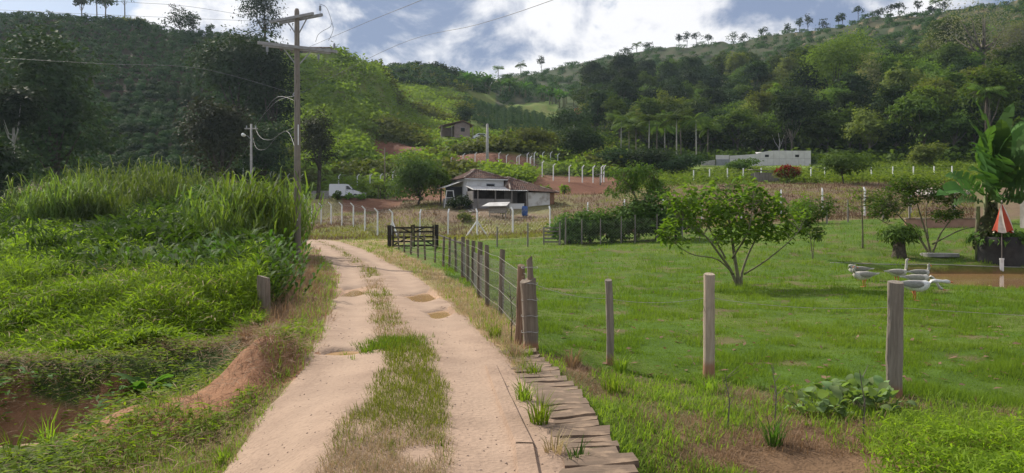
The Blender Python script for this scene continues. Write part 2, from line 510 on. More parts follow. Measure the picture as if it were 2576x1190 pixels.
def zt(X, Y, detail=True):
    """height of the land"""
    X, Y = np.asarray(X, float), np.asarray(Y, float)
    Yc = np.maximum(Y, 5.0)
    px = X / Yc * F + CX
    j = np.clip(np.searchsorted(TPX, px) - 1, 0, len(TPX) - 2)
    t = np.clip((px - TPX[j]) / (TPX[j + 1] - TPX[j]), 0, 1)
    allz = np.stack([np.interp(Yc, *c[1]) for c in TABLE])
    jj = j[None]
    z = np.take_along_axis(allz, jj, 0)[0] * (1 - t) + np.take_along_axis(allz, jj + 1, 0)[0] * t
    # earth mounds beside the road and the eroded ditch on the left
    z0 = z
    z = z + 0.50 * np.exp(-((X + 3.15) / .60) ** 2 - ((Y - 9.7) / 1.0) ** 2) + 0.25 * np.exp(-((X + 3.9) / .55) ** 2 - ((Y - 8.4) / .6) ** 2)
    z = z + 0.35 * np.exp(-((X + 4.6) / 1.3) ** 2 - ((Y - 11.8) / .7) ** 2)
    dl = (Y - 8.6) - 0.25 * (X + 6.5)
    z = z - 0.62 * np.exp(-(dl / .62) ** 2) * sstep(X, -4.3, -5.3) + .35 * np.exp(-((dl - 1.75) / .55) ** 2) * sstep(X, -4.6, -5.2)
    z = z + 0.25 * np.exp(-((X + 6.2) / 1.5) ** 2 - ((Y - 6.3) / .7) ** 2)
    rough = sstep(np.abs(z - z0), .03, .2)
    z = z + rough * .16 * (fnoise(X * 3.1, Y * 3.1, 4) - .5)
    z = z0 + (z - z0) * sstep(np.abs(road_d(X, Y)), 1.0, 1.4)
    # low hollow right of the planks
    z = z - 0.28 * sstep(X, .75, 1.2) * sstep(Y, 7.5, 5.4) * sstep(X, 4, 2.2)
    if detail:
        off = np.abs(road_d(X, Y))
        lawn = (px > 1330) & (Y < 55)
        amp = np.where(Y < 90, np.where(lawn, .055, .11) * sstep(off, .9, 1.6) + .012, 0.0)
        z = z + amp * (fnoise(X * 1.1, Y * 1.1) - .5) * 2
        far = sstep(Y, 112, 135)
        z = z + far * (fnoise(X * .11, Y * .11, 4) - .5) * 4.5 * np.where(px < 640, .25, np.where((px > 1500) & (Y < 175), .12, 1.0))
        # wheel tracks are a little lower than the crown of the road
        tr = np.exp(-((off - .62) / .22) ** 2) * (Y < 60)
        z = z - tr * .035
    sd = poly_sdf(X, Y, POND) if np.any((Y > 15) & (Y < 45) & (X > 8)) else np.full(X.shape, 9.0)
    z = np.where((Y > 15) & (Y < 45) & (X > 8), np.minimum(z, -.36 + np.clip(sd, -1.5, 3) * np.where(Y > 31, 1.0, .75) + .06 * fnoise(X * 3, Y * 3)), z)
    return z


def z1(X, Y): return float(zt(np.array([X]), np.array([Y]))[0])
def G(px, Y, dz=0.0):
    X = (px - CX) / F * Y
    return Vector((X, Y, z1(X, Y) + dz))
def P(px, py, Y): return Vector(((px - CX) / F * Y, Y, p2z(Y, py)))
_HY = np.geomspace(4.2, 600, 5000)
def hit(px, py, dz=0.0):
    """where the sight line of the survey meets the land"""
    X = (px - CX) / F * _HY
    d = p2z(_HY, py) - zt(X, _HY)
    i = int(np.argmax(d <= 0)) if np.any(d <= 0) else len(_HY) - 1
    return Vector((float(X[i]), float(_HY[i]), z1(X[i], _HY[i]) + dz))


RED = [  # bare red earth: px0, px1, Y0, Y1
    (940, 1135, 143.5, 155), (1120, 1360, 119.5, 130.5), (1330, 1560, 98, 119), (860, 1010, 92, 98), (1000, 1120, 98, 104), (985, 1120, 103, 114)]
def fence_x(Y):   # the post-and-wire fence on the right of the road
    return np.interp(Y, [5, 10.6, 14.1, 20, 28, 36, 46], [1.1, .22, -.2, -1.0, -2.7, -4.6, -7.2])


def regions(X, Y):
    px = X / np.maximum(Y, 5) * F + CX
    n1 = fnoise(X * .35, Y * .35); n2 = fnoise(X * .07 + 9, Y * .07)
    R = {}
    near = Y < 58
    offr = np.abs(road_d(X, Y))
    left = X < road_x(Y)
    wob = (n1 - .5)
    # the lawn ends where the posts of the near fence stand
    edge = np.interp(X, [.3, 1.3, 2.2, 4.2, 6.5, 9], [11, 10.0, 9.4, 8.4, 7.6, 7.0])
    R['lawn'] = near & (X > fence_x(Y) + .15) & (Y > edge + wob * 1.2) & (Y < 58)
    R['rough'] = (X > .2) & (Y <= edge + wob * 1.2)
    R['verge_r'] = near & ~left & (offr > 1) & ~R['lawn'] & ~R['rough']
    R['verge_l'] = left & (offr > 1) & (offr < np.interp(Y, [5, 9, 14, 25, 40, 60], [2.2, 2.0, 2.2, 2.6, 2.4, 2.0]) + wob) & (Y < 66)
    R['road'] = (offr <= 1) & (Y < 72)
    R['marsh'] = left & ~R['verge_l'] & ~R['road'] & (px < 760) & (Y < 92)
    R['field'] = ~R['marsh'] & (Y >= 58) & (Y < 106)
    R['strip'] = (px > 1560) & (Y >= np.interp(px, [1560, 2200, 2600], [98, 93, 88])) & (Y < 150)
    R['coffee_l'] = (px < 700) & (Y >= 92) & (Y < 240)
    R['green'] = (px >= 700) & (px < 1560) & (Y >= 106) & ~R['strip']
    R['forest'] = (px >= 1400) & (Y >= np.interp(px, [1400, 1800, 2576], [185, 155, 128])) 
    R['terrace'] = (px >= 1250) & (Y >= np.interp(px, [1250, 1500, 1900, 2200, 2576], [260, 330, 350, 285, 245]))
    red = np.zeros(X.shape, bool)
    for a, b, c, d in RED:
        red |= (px > a + wob * 30) & (px < b + wob * 30) & (Y > c + wob * 1.5) & (Y < d + wob * 1.5)
    R['red'] = red
    return px, n1, n2, R


def ground_colour(X, Y, Z):
    px, n1, n2, R = regions(X, Y)
    c = np.tile(np.array([.07, .10, .03]), (len(X), 1))
    def put(m, col, col2=None, w=None):
        v = np.array(col)[None] if col2 is None else np.array(col)[None] * (1 - w[:, None]) + np.array(col2)[None] * w[:, None]
        c[m] = np.broadcast_to(v, c.shape)[m]
    w1, w2 = sstep(n1, .3, .7), sstep(n2, .35, .65)
    put(R['coffee_l'], (.045, .042, .026), (.065, .050, .032), w1)
    put(R['green'], (.10, .165, .030), (.15, .165, .045), w1)
    put(R['forest'], (.045, .070, .020), (.06, .08, .025), w1)
    put(R['terrace'], (.042, .062, .026), (.068, .066, .036), w1)
    band = R['terrace'] & (px > 2000) & ((Z / 6.5) % 1.0 < .16) & (n1 > .4)
    put(band, (.18, .14, .085))
    put(R['field'], (.165, .115, .075), (.150, .138, .058), sstep(n1 + .35 * (n2 - .5), .42, .7))
    fr = R['field'] & (Y < 76) & (px > 780) & (px < 1500)
    put(fr, (.18, .15, .065), (.13, .15, .042), w1)
    put(R['strip'], (.12, .19, .035), (.17, .21, .05), w1)
    put(R['marsh'], (.045, .075, .018), (.07, .08, .025), w1)
    put(R['lawn'], (.072, .125, .018), (.105, .140, .028), sstep(fnoise(X * .9, Y * .9), .4, .72))
    dirt = R['lawn'] & (fnoise(X * 1.3 + 40, Y * 1.3, 3) > .685)
    put(dirt, (.12, .11, .045))
    put(R['verge_r'], (.34, .235, .135), (.24, .20, .085), w1)
    put(R['verge_l'], (.22, .145, .085), (.17, .15, .06), w1)
    put(R['rough'], (.17, .105, .062), (.11, .115, .04), sstep(n1, .42, .62))
    put(R['road'], (.38, .25, .17))
    put(R['red'], (.145, .064, .040), (.185, .092, .056), w1)
    # red soil of mounds, ditch and pond bank
    m = (np.exp(-((X + 3.15) / .8) ** 2 - ((Y - 9.6) / 1.2) ** 2) > .35) | (np.exp(-((X + 3.9) / .8) ** 2 - ((Y - 8.4) / .8) ** 2) > .45)
    put(m, (.26, .125, .068), (.31, .165, .095), w1)
    dl = (Y - 8.6) - 0.25 * (X + 6.5)
    put((X < -4.8) & (np.abs(dl - .75) < .6) & (n1 > .45), (.23, .115, .062), (.19, .10, .055), w1)
    put((X < -4.8) & (np.abs(dl + .9) < .2), (.30, .21, .13))
    sd = poly_sdf(X, Y, POND)
    put((sd < .35) & (Z < -.17), (.20, .085, .042), (.13, .075, .035), w1)
    return c


def ground_mat():
    def bld(k):
        co = k.n('ShaderNodeNewGeometry').outputs['Position']
        at = k.n('ShaderNodeAttribute', attribute_name='soil').outputs['Color']
        a = k.noise(co, 3.0, 8.0, .62); b = k.noise(co, .35, 5.0, .6); c = k.noise(co, 38.0, 3.0, .6)
        v = k.m('ADD', k.m('MULTIPLY', a, .55), k.m('ADD', k.m('MULTIPLY', b, .35), k.m('MULTIPLY', c, .35)))
        v = k.ramp(v, .35, .9, .62, 1.38)
        col = k.n('ShaderNodeVectorMath', {0: at, 3: v}, operation='SCALE').outputs[0]
        nrm = k.n('ShaderNodeBump', {'Strength': .8, 'Distance': .06, 'Height': k.m('ADD', a, k.m('MULTIPLY', c, .35))}).outputs[0]
        return pbsdf(k, col, .95, .1, 0, nrm)
    return mat('soil_and_turf', bld)


def soil_attr(me, c):
    a = me.attributes.new('soil', 'FLOAT_COLOR', 'POINT')
    a.data.foreach_set('color', np.concatenate([c, np.ones((len(c), 1))], 1).astype(np.float32).ravel())


def grid_faces(nr, nc):
    i = np.arange(nr - 1)[:, None] * nc + np.arange(nc - 1)[None]
    i = i.ravel()[:, None]
    return np.concatenate([i, i + 1, i + nc + 1, i + nc], 1)


us = np.concatenate([np.linspace(-1.7, -.82, 26), np.linspace(-.8, .8, 470), np.linspace(.82, 1.7, 26)])
ys = np.concatenate([[-120, -60, -30, -15, -6, 0, 2, 3.2], np.geomspace(4, 640, 340)])
YY, UU = np.meshgrid(ys, us, indexing='ij')
XX = UU * np.maximum(YY, 5.0)
ZZ = zt(XX.ravel(), YY.ravel())
on_road = (np.abs(road_d(XX.ravel(), YY.ravel())) < .93) & (YY.ravel() < 66)
GV = np.stack([XX.ravel(), YY.ravel(), ZZ - on_road * .06], 1)
GM = ground_mat()
gme = bigmesh('ground', GV, grid_faces(len(ys), len(us)), GM, True)
soil_attr(gme, ground_colour(GV[:, 0], GV[:, 1], GV[:, 2]))
link('ground', gme, kind='structure')

# ------------------------------------------------------------------ road
def road_mat():
    def bld(k):
        co = k.n('ShaderNodeNewGeometry').outputs['Position']
        a = k.noise(co, 1.4, 7.0, .6); b = k.noise(co, 24.0, 5.0, .65); c = k.noise(co, .5, 3.0, .5)
        trk = k.n('ShaderNodeAttribute', attribute_name='track').outputs['Fac']
        big = k.noise(co, .7, 5.0, .6, .8)
        col = k.mix(k.ramp(a, .35, .68), (.375, .262, .190), (.285, .196, .142))
        col = k.mix(k.m('MULTIPLY', k.ramp(big, .46, .66), .55), col, (.235, .158, .112))
        col = k.mix(k.m('MULTIPLY', trk, .45), col, (.405, .292, .215))
        col = k.mix(k.m('MULTIPLY', k.ramp(c, .45, .7), .5), col, (.365, .262, .192))
        vor = k.n('ShaderNodeTexVoronoi', {'Vector': co, 'Scale': 22.0, 'Randomness': 1.0}).outputs['Distance']
        peb = k.m('MULTIPLY', k.ramp(b, .50, .68), k.m('SUBTRACT', .62, k.m('MULTIPLY', trk, .35)))
        col = k.mix(peb, col, (.21, .145, .105))
        col = k.mix(k.m('MULTIPLY', k.ramp(vor, .18, .05), .35), col, (.45, .33, .245))
        h = k.m('ADD', k.m('MULTIPLY', b, .7), k.m('MULTIPLY', vor, .6))
        nrm = k.n('ShaderNodeBump', {'Strength': .55, 'Distance': .018, 'Height': h}).outputs[0]
        return pbsdf(k, col, .92, .15, 0, nrm)
    return mat('sandy_road', bld)


pud_pos = []
for px, py, rx, ry in PUDDLES:
    h = hit(px, py)
    pud_pos.append((h.x, h.y, rx * .86, ry * .86, h.z))
ry_ = np.concatenate([[-30, -10, 0], np.geomspace(3, 70, 420)])
rt = np.linspace(-1.06, 1.06, 40)
RYY, RT = np.meshgrid(ry_, rt, indexing='ij')
edge_w = 1 + .10 * (fnoise(RYY * .9, RT * .2 + 5, 3) - .5) * 2 * np.abs(RT)
RXX = road_x(RYY) + RT * edge_w * np.interp(RYY, RY, RW)
RZ = zt(RXX.ravel(), RYY.ravel()) + .012 - .022 * sstep(np.abs(RT.ravel()), .97, 1.06)
RV = np.stack([RXX.ravel(), RYY.ravel(), RZ], 1)
for (x, y, a, b, z) in pud_pos:                       # shallow hollows that hold the puddles
    d = ((RV[:, 0] - x) / a) ** 2 + ((RV[:, 1] - y) / b) ** 2
    th = np.arctan2(RV[:, 1] - y, RV[:, 0] - x)
    d = d * (1 + .45 * np.sin(2 * th + x) + .2 * np.sin(3 * th + y))
    RV[:, 2] -= .16 * np.exp(-d ** 2 * .5)
ROADM = road_mat()
rme = bigmesh('dirt_road', RV, grid_faces(len(ry_), len(rt)), ROADM, True)
a_ = rme.attributes.new('track', 'FLOAT', 'POINT')
wv = .06 * (fnoise(RYY.ravel() * .5, RYY.ravel() * 0 + 3, 2) - .5)
a_.data.foreach_set('value', np.exp(-((np.abs(RT.ravel() + wv) - .60) / .20) ** 2).astype(np.float32))
link('dirt_road', rme, kind='structure')


def water_mat(name, col, rough=.04, wave=0.0, wscale=3.0):
    def bld(k):
        nrm = None
        if wave:
            co = k.n('ShaderNodeNewGeometry').outputs['Position']
            nrm = k.n('ShaderNodeBump', {'Strength': wave, 'Distance': .03, 'Height': k.noise(co, wscale, 3.0, .5, .6)}).outputs[0]
        return pbsdf(k, col, rough, .5, 0, nrm, IOR=1.33)
    return mat(name, bld)


PUDM = water_mat('muddy_puddle', (.40, .245, .115), .10)
for i, (x, y, a, b, z) in enumerate(pud_pos):
    m = MB()
    n = 36
    ring = []
    for q in range(n):
        t = 2 * math.pi * q / n
        ring.append((x + math.cos(t) * a * 1.65, y + math.sin(t) * b * 1.65))
    zc = min(z1(x + math.cos(t) * a * 1.7, y + math.sin(t) * b * 1.7) for t in np.linspace(0, 6.28, 24)) - .030
    m.add([(x, y, zc)] + [(p[0], p[1], zc) for p in ring], [(0, q + 1, (q + 1) % n + 1) for q in range(n)])
    m.build('puddle', PUDM, kind='structure')

# ------------------------------------------------------------------ pond
m = MB()
m.add([(p[0], p[1], -.30) for p in (POND - POND.mean(0)) * 1.12 + POND.mean(0)], [tuple(range(len(POND)))])
m.build('pond_water', water_mat('brown_pond', (.30, .175, .080), .07, .12, 2.2), kind='structure')

# ------------------------------------------------------------------ concrete strips of the crossing, and its plank walk
CONC = plain('worn_concrete', (.40, .275, .19), (.33, .22, .15), 2.0, .9, .2, .5, 40)
def rz_at(x, y): return z1(x, y)
slab = thing('concrete_crossing', (0, 0, 0), 'sand covered concrete edging slabs along the right wheel track', 'slab')
for y0, y1, w, dz in ((1.0, 5.86, .26, 0), (5.88, 7.55, .25, .004), (7.57, 9.4, .24, -.004)):
    xa, xb = np.interp(y0, [1, 5.2, 7, 9.4], [.35, .29, .10, -.13]), np.interp(y1, [1, 5.2, 7, 9.4], [.35, .29, .10, -.13])
    z = .008 + dz
    mm = MB()
    nj = 40
    Vs = []
    for j in range(nj):
        f = j / (nj - 1)
        xe, ye = xa + (xb - xa) * f, y0 + (y1 - y0) * f
        for q in range(5):
            x_ = xe - w + w * q / 4 + (.012 * math.sin(ye * 9.0 + q) if q in (0, 4) else 0)
            zz = z + .016 * float(fnoise(np.array([x_ * 2.5]), np.array([ye * 2.5]), 3)[0] - .5) + (-.14 if q in (0, 4) else .004)
            if q in (0, 4): x_ += -.004 if q == 0 else .004
            Vs.append((x_, ye, zz))
    mm.add(Vs, [(j * 5 + q, j * 5 + q + 1, j * 5 + q + 6, j * 5 + q + 5) for j in range(nj - 1) for q in range(4)])
    mm.build('slab', ROADM, slab)

PLANKM = woodmat('bridge_planks', (.30, .225, .16), (.40, .31, .235))
def plankmat():
    def bld(k):
        co = k.n('ShaderNodeTexCoord').outputs['Object']
        oi = k.n('ShaderNodeObjectInfo').outputs['Random']
        sh = k.n('ShaderNodeCombineXYZ', {0: k.m('MULTIPLY', oi, 37.0), 1: k.m('MULTIPLY', oi, 17.0)}).outputs[0]
        st = k.n('ShaderNodeVectorMath', {0: k.n('ShaderNodeVectorMath', {0: co, 1: sh}, operation='ADD').outputs[0], 1: (.08, 1, 1)}, operation='MULTIPLY').outputs[0]
        g1 = k.noise(st, 34.0, 6.0, .65, .5)
        col = k.mix(k.ramp(g1, .3, .7), (.185, .128, .09), (.11, .077, .055))
        col = k.mix(k.m('MULTIPLY', oi, .35), col, (.22, .165, .12))
        col = k.mix(k.m('MULTIPLY', k.ramp(k.noise(co, 4.0, 4.0), .48, .64), .45), col, (.40, .28, .19))
        return pbsdf(k, col, .9, .2, 0, k.n('ShaderNodeBump', {'Strength': .6, 'Distance': .012, 'Height': g1}).outputs[0])
    return mat('bridge_planks', bld)


PLANKM = plankmat()
walk = thing('plank_walk', (0, 0, 0), 'row of weathered cross planks along the right side of the road', 'boardwalk')
y = 4.3
i = 0
while y < 10.5:
    w = random.uniform(.14, .27) if y < 8 else random.uniform(.2, .32)
    xr = np.interp(y, [4, 5.2, 6.4, 7.5, 8.8, 9.6, 10.4], [.98, .86, .76, .70, .54, .42, .28]) + random.uniform(-.035, .03)
    xl = xr - random.uniform(.46, .56)
    wp, lp_, e1, e2, e3 = w - random.uniform(.008, .03), xr - xl, random.uniform(-.015, .015), random.uniform(-.02, .01), random.uniform(-.008, .008)
    pv = []
    for zz in (-.05, 0):
        for q in range(7):
            fx = q / 6
            wob = .006 * math.sin(q * 2.1 + y * 7) + e3 * fx
            pv += [(lp_ * fx + (e2 if q == 6 else 0), wob, zz + .006 * math.sin(q + y * 5)), (lp_ * fx + (e1 if q == 6 else 0), wp + .005 * math.sin(q * 1.7 + y * 3), zz + .006 * math.cos(q + y * 3))]
    pf = [(2 * q, 2 * q + 1, 2 * q + 3, 2 * q + 2) for q in range(6)]
    pf = [tuple(reversed(f)) for f in pf] + [tuple(14 + i_ for i_ in reversed(f))[::-1] for f in pf] + [(2 * q, 2 * q + 2, 16 + 2 * q, 14 + 2 * q) for q in range(6)] + [(2 * q + 1, 15 + 2 * q, 17 + 2 * q, 2 * q + 3) for q in range(6)] + [(0, 14, 15, 1), (12, 13, 27, 26)]
    me = MB().add(pv, pf).mesh('plank', PLANKM)
    o = link('plank', me, walk, (xl, y, -.028 + random.uniform(-.010, .010)))
    o.rotation_euler = (random.uniform(-.03, .03), random.uniform(-.085, -.05), random.uniform(-.06, .02))
    y += w
    i += 1
m = MB()
m.bar((.80, 4.2, -.13), (.22, 10.4, -.13), .14, .18); 
m.build('beam', PLANKM, walk)


# ================================================================== FENCES, POLES, BUILDINGS
M_POST = woodmat('grey_fence_post', (.30, .255, .21), (.175, .145, .115), .12)
M_POSTB = woodmat('pale_round_post', (.44, .36, .28), (.30, .235, .17), .22)
M_POSTD = woodmat('dark_fence_post', (.20, .165, .125), (.115, .095, .07), .05)
M_POSTG = woodmat('old_gnarled_post', (.25, .20, .155), (.135, .105, .08), .1)
M_POSTR = woodmat('brown_squared_post', (.27, .175, .115), (.165, .105, .07), .1)
M_WIRE = plain('galvanised_wire', (.42, .40, .36), (.28, .25, .22), 20, .45, .5, metal=.6)
M_GATE = woodmat('dark_gate_timber', (.045, .036, .030), (.022, .018, .015))
M_GREYW = woodmat('grey_gate_timber', (.27, .24, .21), (.17, .15, .13))
M_WCON = plain('whitewashed_concrete', (.74, .74, .73), (.58, .57, .55), 9, .85, .25, .2, 30, contrast=(.45, .75))
M_CON = plain('grey_concrete', (.40, .38, .355), (.30, .285, .265), 4, .9, .2, .3, 30)


def round_post(seed, h, r, sides=12, top=0.0, bend=0.0, taper=.92):
    """a split or round timber, uneven all the way up, sunk 0.4 m"""
    r_ = random.Random(seed)
    n = 9
    ph = [r_.uniform(.80, 1.14) for _ in range(sides)]
    V, Fc = [], []
    for i in range(n):
        t = i / (n - 1)
        z = -.4 + (h + .4) * t
        q = r * (1 - (1 - taper) * t) * (1 + .04 * math.sin(i * 1.7 + seed))
        bx, by = bend * math.sin(t * 2.2), bend * .5 * math.sin(t * 3 + 1)
        for k in range(sides):
            a = 2 * math.pi * k / sides
            w = q * ph[k] * (1 + r_.uniform(-.06, .06))
            zz = z + (top * math.cos(a + seed) if i == n - 1 else 0)
            V.append((bx + math.cos(a) * w, by + math.sin(a) * w, zz))
    for i in range(n - 1):
        for k in range(sides):
            Fc.append((i * sides + k, i * sides + (k + 1) % sides, (i + 1) * sides + (k + 1) % sides, (i + 1) * sides + k))
    b = len(V)
    V += [(v[0] * .985, v[1] * .985, v[2] + .002) for v in V[-sides:]]
    Fc.append(tuple(b + k for k in range(sides)))
    return MB().add(V, Fc)


def wire_pts(a, b, sag=.03, n=6):
    a, b = Vector(a), Vector(b)
    return [a.lerp(b, i / n) + Vector((0, 0, -sag * 4 * (i / n) * (1 - i / n))) for i in range(n + 1)]


# ---- lone post on the earth mound left of the road
h = hit(662, 818)
lp = round_post(3, (818 - 697) / F * h.y, 17 / F * h.y, top=.03, bend=.02).mesh('fence_post', M_POSTG)
finish(lp, True, None)
link('fence_post', lp, None, h, label='thick weathered post standing in the earth mound left of the road', cat='post')

# ---- near fence on the right: three posts and one strand of wire
nf = thing('wire_fence', (0, 0, 0), 'three leaning posts joined by a single sagging wire in front of the lawn', 'fence')
near_posts = []
for i, (px, base, top, wd, mt, bend) in enumerate(((1532, 918, 705, 20, M_POST, .03), (1782, 955, 690, 31, M_POSTB, .0), (2249, 998, 710, 40, M_POST, .0))):
    h = hit(px, base)
    hh = (base - top) / F * h.y
    me = round_post(11 + i, hh, wd / 2 / F * h.y, 14, .015, bend, .93).mesh('post', mt)
    finish(me, True, None)
    o = link('post', me, nf, h)
    o.rotation_euler = (0, (-.03, .02, -.02)[i], i)
    near_posts.append((h, hh))
ends = [hit(1332, 880) + Vector((0, 0, .93))] + [h + Vector((0, 0, hh * .78)) for h, hh in near_posts[:]] + [Vector((9.5, 7.2, .7))]
for a, b in zip(ends, ends[1:]):
    MB().tube(wire_pts(a, b, .06, 10), .0035, 4).build('wire', M_WIRE, nf)

# ---- road fence: corner posts, line posts, strands and netting
rf = thing('road_fence', (0, 0, 0), 'row of dark timber posts with wire netting between the road and the lawn', 'fence')
FP = [(1260, 798, 628), (1226, 771, 617), (1204, 748, 609), (1189.5, 724, 606), (1177.5, 711, 604), (1163, 697, 597), (1146, 684, 597), (1130.4, 676, 597), (1116, 668, 596),
      (1093, 661, 594), (1070, 654, 592), (1051, 648, 590), (1034, 640, 588), (1018, 635, 588), (1003, 628, 586), (989, 623, 585)]
tops, foots = [], []
for i, (px, base, top) in enumerate(FP):
    h = hit(px, base)
    hh = min(1.55, max(1.05, (base - top) / F * h.y))
    r = .052 + .02 * (i in (2, 5)) + random.uniform(-.008, .012)
    me = round_post(40 + i, hh, r, 10, .01, random.uniform(-.03, .03), .96).mesh('post', M_POSTD)
    finish(me, True, None)
    o = link('post', me, rf, h)
    o.rotation_euler = (random.uniform(-.03, .03), random.uniform(-.04, .04), i)
    foots.append(h); tops.append(hh)
c1, c2 = hit(1302, 872), hit(1332, 880)
me = round_post(61, (872 - 668) / F * c1.y, .062, 8, .02, .02).mesh('post', M_POSTR); finish(me, True, None)
link('post', me, rf, c1, label='brown squared strainer post').rotation_euler = (0, .03, 0)
# gnarled corner post with a notch cut in its top: a thick body and one tongue left standing
hh = (880 - 650) / F * c2.y
body = round_post(62, hh * .76, .105, 14, .035, .02, .98)
tongue = round_post(63, hh * .30, .055, 10, .03, .01, .72)
me = body.mesh('post', M_POSTG); finish(me, True, None)
o = link('post', me, rf, c2, label='gnarled grey corner post with notched top')
o.rotation_euler = (0, -.05, 0)
me = tongue.mesh('tongue', M_POSTG); finish(me, True, None)
link('tongue', me, o, (.055, .01, hh * .70))
st = round_post(64, 1.0, .02, 6).mesh('stake', M_POSTR)
link('stake', st, rf, c2 + Vector((-.12, .1, 0))).rotation_euler = (0, .03, 0)
line = [c2 + Vector((0, 0, 0))] + foots
hts = [1.15] + tops
for s in range(4):
    m = MB()
    for (a, ha), (b, hb) in zip(list(zip(line, hts)), list(zip(line, hts))[1:]):
        fa = (.18, .42, .66, .90)[s]
        m.tube(wire_pts(a + Vector((-.05, -.04, ha * fa)), b + Vector((-.05, -.04, hb * fa)), .015, 3), .0042, 4, False)
    m.build('wire', M_WIRE, rf)
m = MB()
for (a, b) in zip(line[:8], line[1:9]):
    L = (b - a).length
    nx = max(3, int(L / .11))
    d = (b - a) / nx
    for k in range(nx):
        for row in range(8):
            p0 = a + d * k + Vector((.02, 0, .06 + row * .12))
            p1 = a + d * (k + 1) + Vector((.02, 0, .18 + row * .12))
            m.bar(p0, p1, .0028, .0028)
            m.bar(p0 + Vector((0, 0, .12)), p1 - Vector((0, 0, .12)), .0028, .0028)
m.build('netting', M_WIRE, rf, kind='stuff')
for k in range(5):
    z = .25 + k * .22
    MB().tube([c2 + Vector((.115 * math.cos(t), .115 * math.sin(t), z + .01 * math.sin(3 * t))) for t in np.linspace(0, 6.1, 12)], .005, 4, False).build('wire', M_WIRE, rf)

# ---- dark timber double gate beside the road
gL, gM, gR = hit(979, 622), hit(1040, 621), hit(1098, 620)
gy = 46.5
def gpt(px): return Vector(((px - CX) / F * gy, gy, z1((px - CX) / F * gy, gy)))
gL, gR = gpt(980), gpt(1098)
gw = (gR - gL).length
gh = 57 / F * gy
for side, lab in ((0, 'left leaf of the dark timber double gate beside the road'), (1, 'right leaf of the dark timber double gate, next to the fence posts')):
    base = gL if side == 0 else gR
    t = thing('wooden_gate', base, lab, 'gate', 'leaves of the double gate')
    s = 1 if side == 0 else -1
    MB().box(-.11, .11, -.11, .11, -.4, gh + .04).build('post', M_GATE, t)
    x0, x1 = .15, gw / 2 - .015
    for xa in (x0, x1 - .09):
        MB().box(min(s * xa, s * (xa + .09)), max(s * xa, s * (xa + .09)), -.035, .035, .06, gh + (.0 if xa == x0 else .05)).build('stile', M_GATE, t)
    for k, zc in enumerate((.16, .42, .68, .98, 1.24)):
        a, b = s * (x0 + .09), s * (x1 - .09)
        MB().box(min(a, b), max(a, b), -.028, .028, zc * gh / 1.36 - .05, zc * gh / 1.36 + .05).build('rail', M_GATE, t)
    MB().bar((s * (x1 - .12), -.05, .98 * gh / 1.36), (s * (x0 + .45 * (x1 - x0)), -.05, 1.22 * gh / 1.36), .03, .07).build('brace', M_GATE, t)
    MB().bar((s * (x0 + .1), -.05, .2), (s * (x0 + .75 * (x1 - x0)), -.05, .66 * gh / 1.36), .03, .07).build('brace', M_GATE, t)
# sloping rail that runs from the gate to the fence
MB().tube([gR + Vector((.12, 0, gh * .58)), Vector((foots[5].x, foots[5].y, foots[5].z + 1.1))], .04, 7).build('sloping_rail', M_GATE, label='dark pole sloping from the double gate down to the fence', cat='rail')

# ---- bent concrete posts
def bent_post(h=2.1, arm=.42, w=.12):
    m = MB()
    P0 = [(0, 0, -.4), (0, 0, h), (arm * .72, 0, h + arm * .72)]
    for a, b, w0, w1 in ((P0[0], P0[1], w, w * .94), (P0[1], P0[2], w * .94, w * .72)):
        a, b = Vector(a), Vector(b)
        d = (b - a).normalized()
        sd = Vector((0, 1, 0)); up = sd.cross(d)
        V = []
        for p, ww in ((a, w0), (b, w1)):
            for i, j in ((-1, -1), (1, -1), (1, 1), (-1, 1)):
                V.append(p + up * (i * ww / 2) + sd * (j * ww / 2))
        if a.z > 0:
            V[0:4] = [V[k] - d * .04 for k in range(4)]
        m.add(V, [(3, 2, 1, 0), (4, 5, 6, 7), (0, 1, 5, 4), (1, 2, 6, 5), (2, 3, 7, 6), (3, 0, 4, 7)])
    return m.mesh('post', M_WCON)


BP = bent_post()
BRACE = MB().bar((0, 0, 1.35), (1.05, 0, -.1), .10, .10).mesh('brace', M_WCON)


def conc_fence(name, label, pts, braces=(), scale=1.0, flip=1, wires=6, plinth=False, step=3, arms=None):
    """posts at world points, arms leaning to one side, strands and mesh between"""
    t = thing(name, (0, 0, 0), label, 'fence')
    n = len(pts)
    for i, p in enumerate(pts):
        a, b = pts[max(i - 1, 0)], pts[min(i + 1, n - 1)]
        ang = math.atan2(b.y - a.y, b.x - a.x) + flip * math.pi / 2
        if arms is not None: ang = arms
        o = link('post', BP, t, p, ang + random.uniform(-.06, .06), scale)
        o.rotation_euler[0] = random.uniform(-.012, .012)
        if i in braces:
            for s in (0, math.pi):
                link('brace', BRACE, o, (0, .0, 0), -flip * math.pi / 2 + s)
    for k in range(wires):
        z = (.35 + k * .34) * scale if k < wires - 2 else (2.15 + (k - wires + 2) * .16) * scale
        m = MB()
        for a, b in zip(pts, pts[1:]):
            m.tube(wire_pts(a + Vector((0, 0, z)), b + Vector((0, 0, z)), .03, 3), .006, 3, False)
        m.build('wire', M_WIRE, t)
    # diamond mesh
    m = MB()
    for a, b in zip(pts, pts[1:]):
        nx = max(2, int((b - a).length / .35)); d = (b - a) / nx
        for k in range(nx):
            for row in range(6):
                p0 = a + d * k + Vector((0, 0, (.1 + row * .35) * scale)); p1 = a + d * (k + 1) + Vector((0, 0, (.45 + row * .35) * scale))
                m.bar(p0, p1, .004, .004)
                m.bar(p0 + Vector((0, 0, .35 * scale)), p1 - Vector((0, 0, .35 * scale)), .004, .004)
    m.build('netting', M_WIRE, t, kind='stuff')
    return t


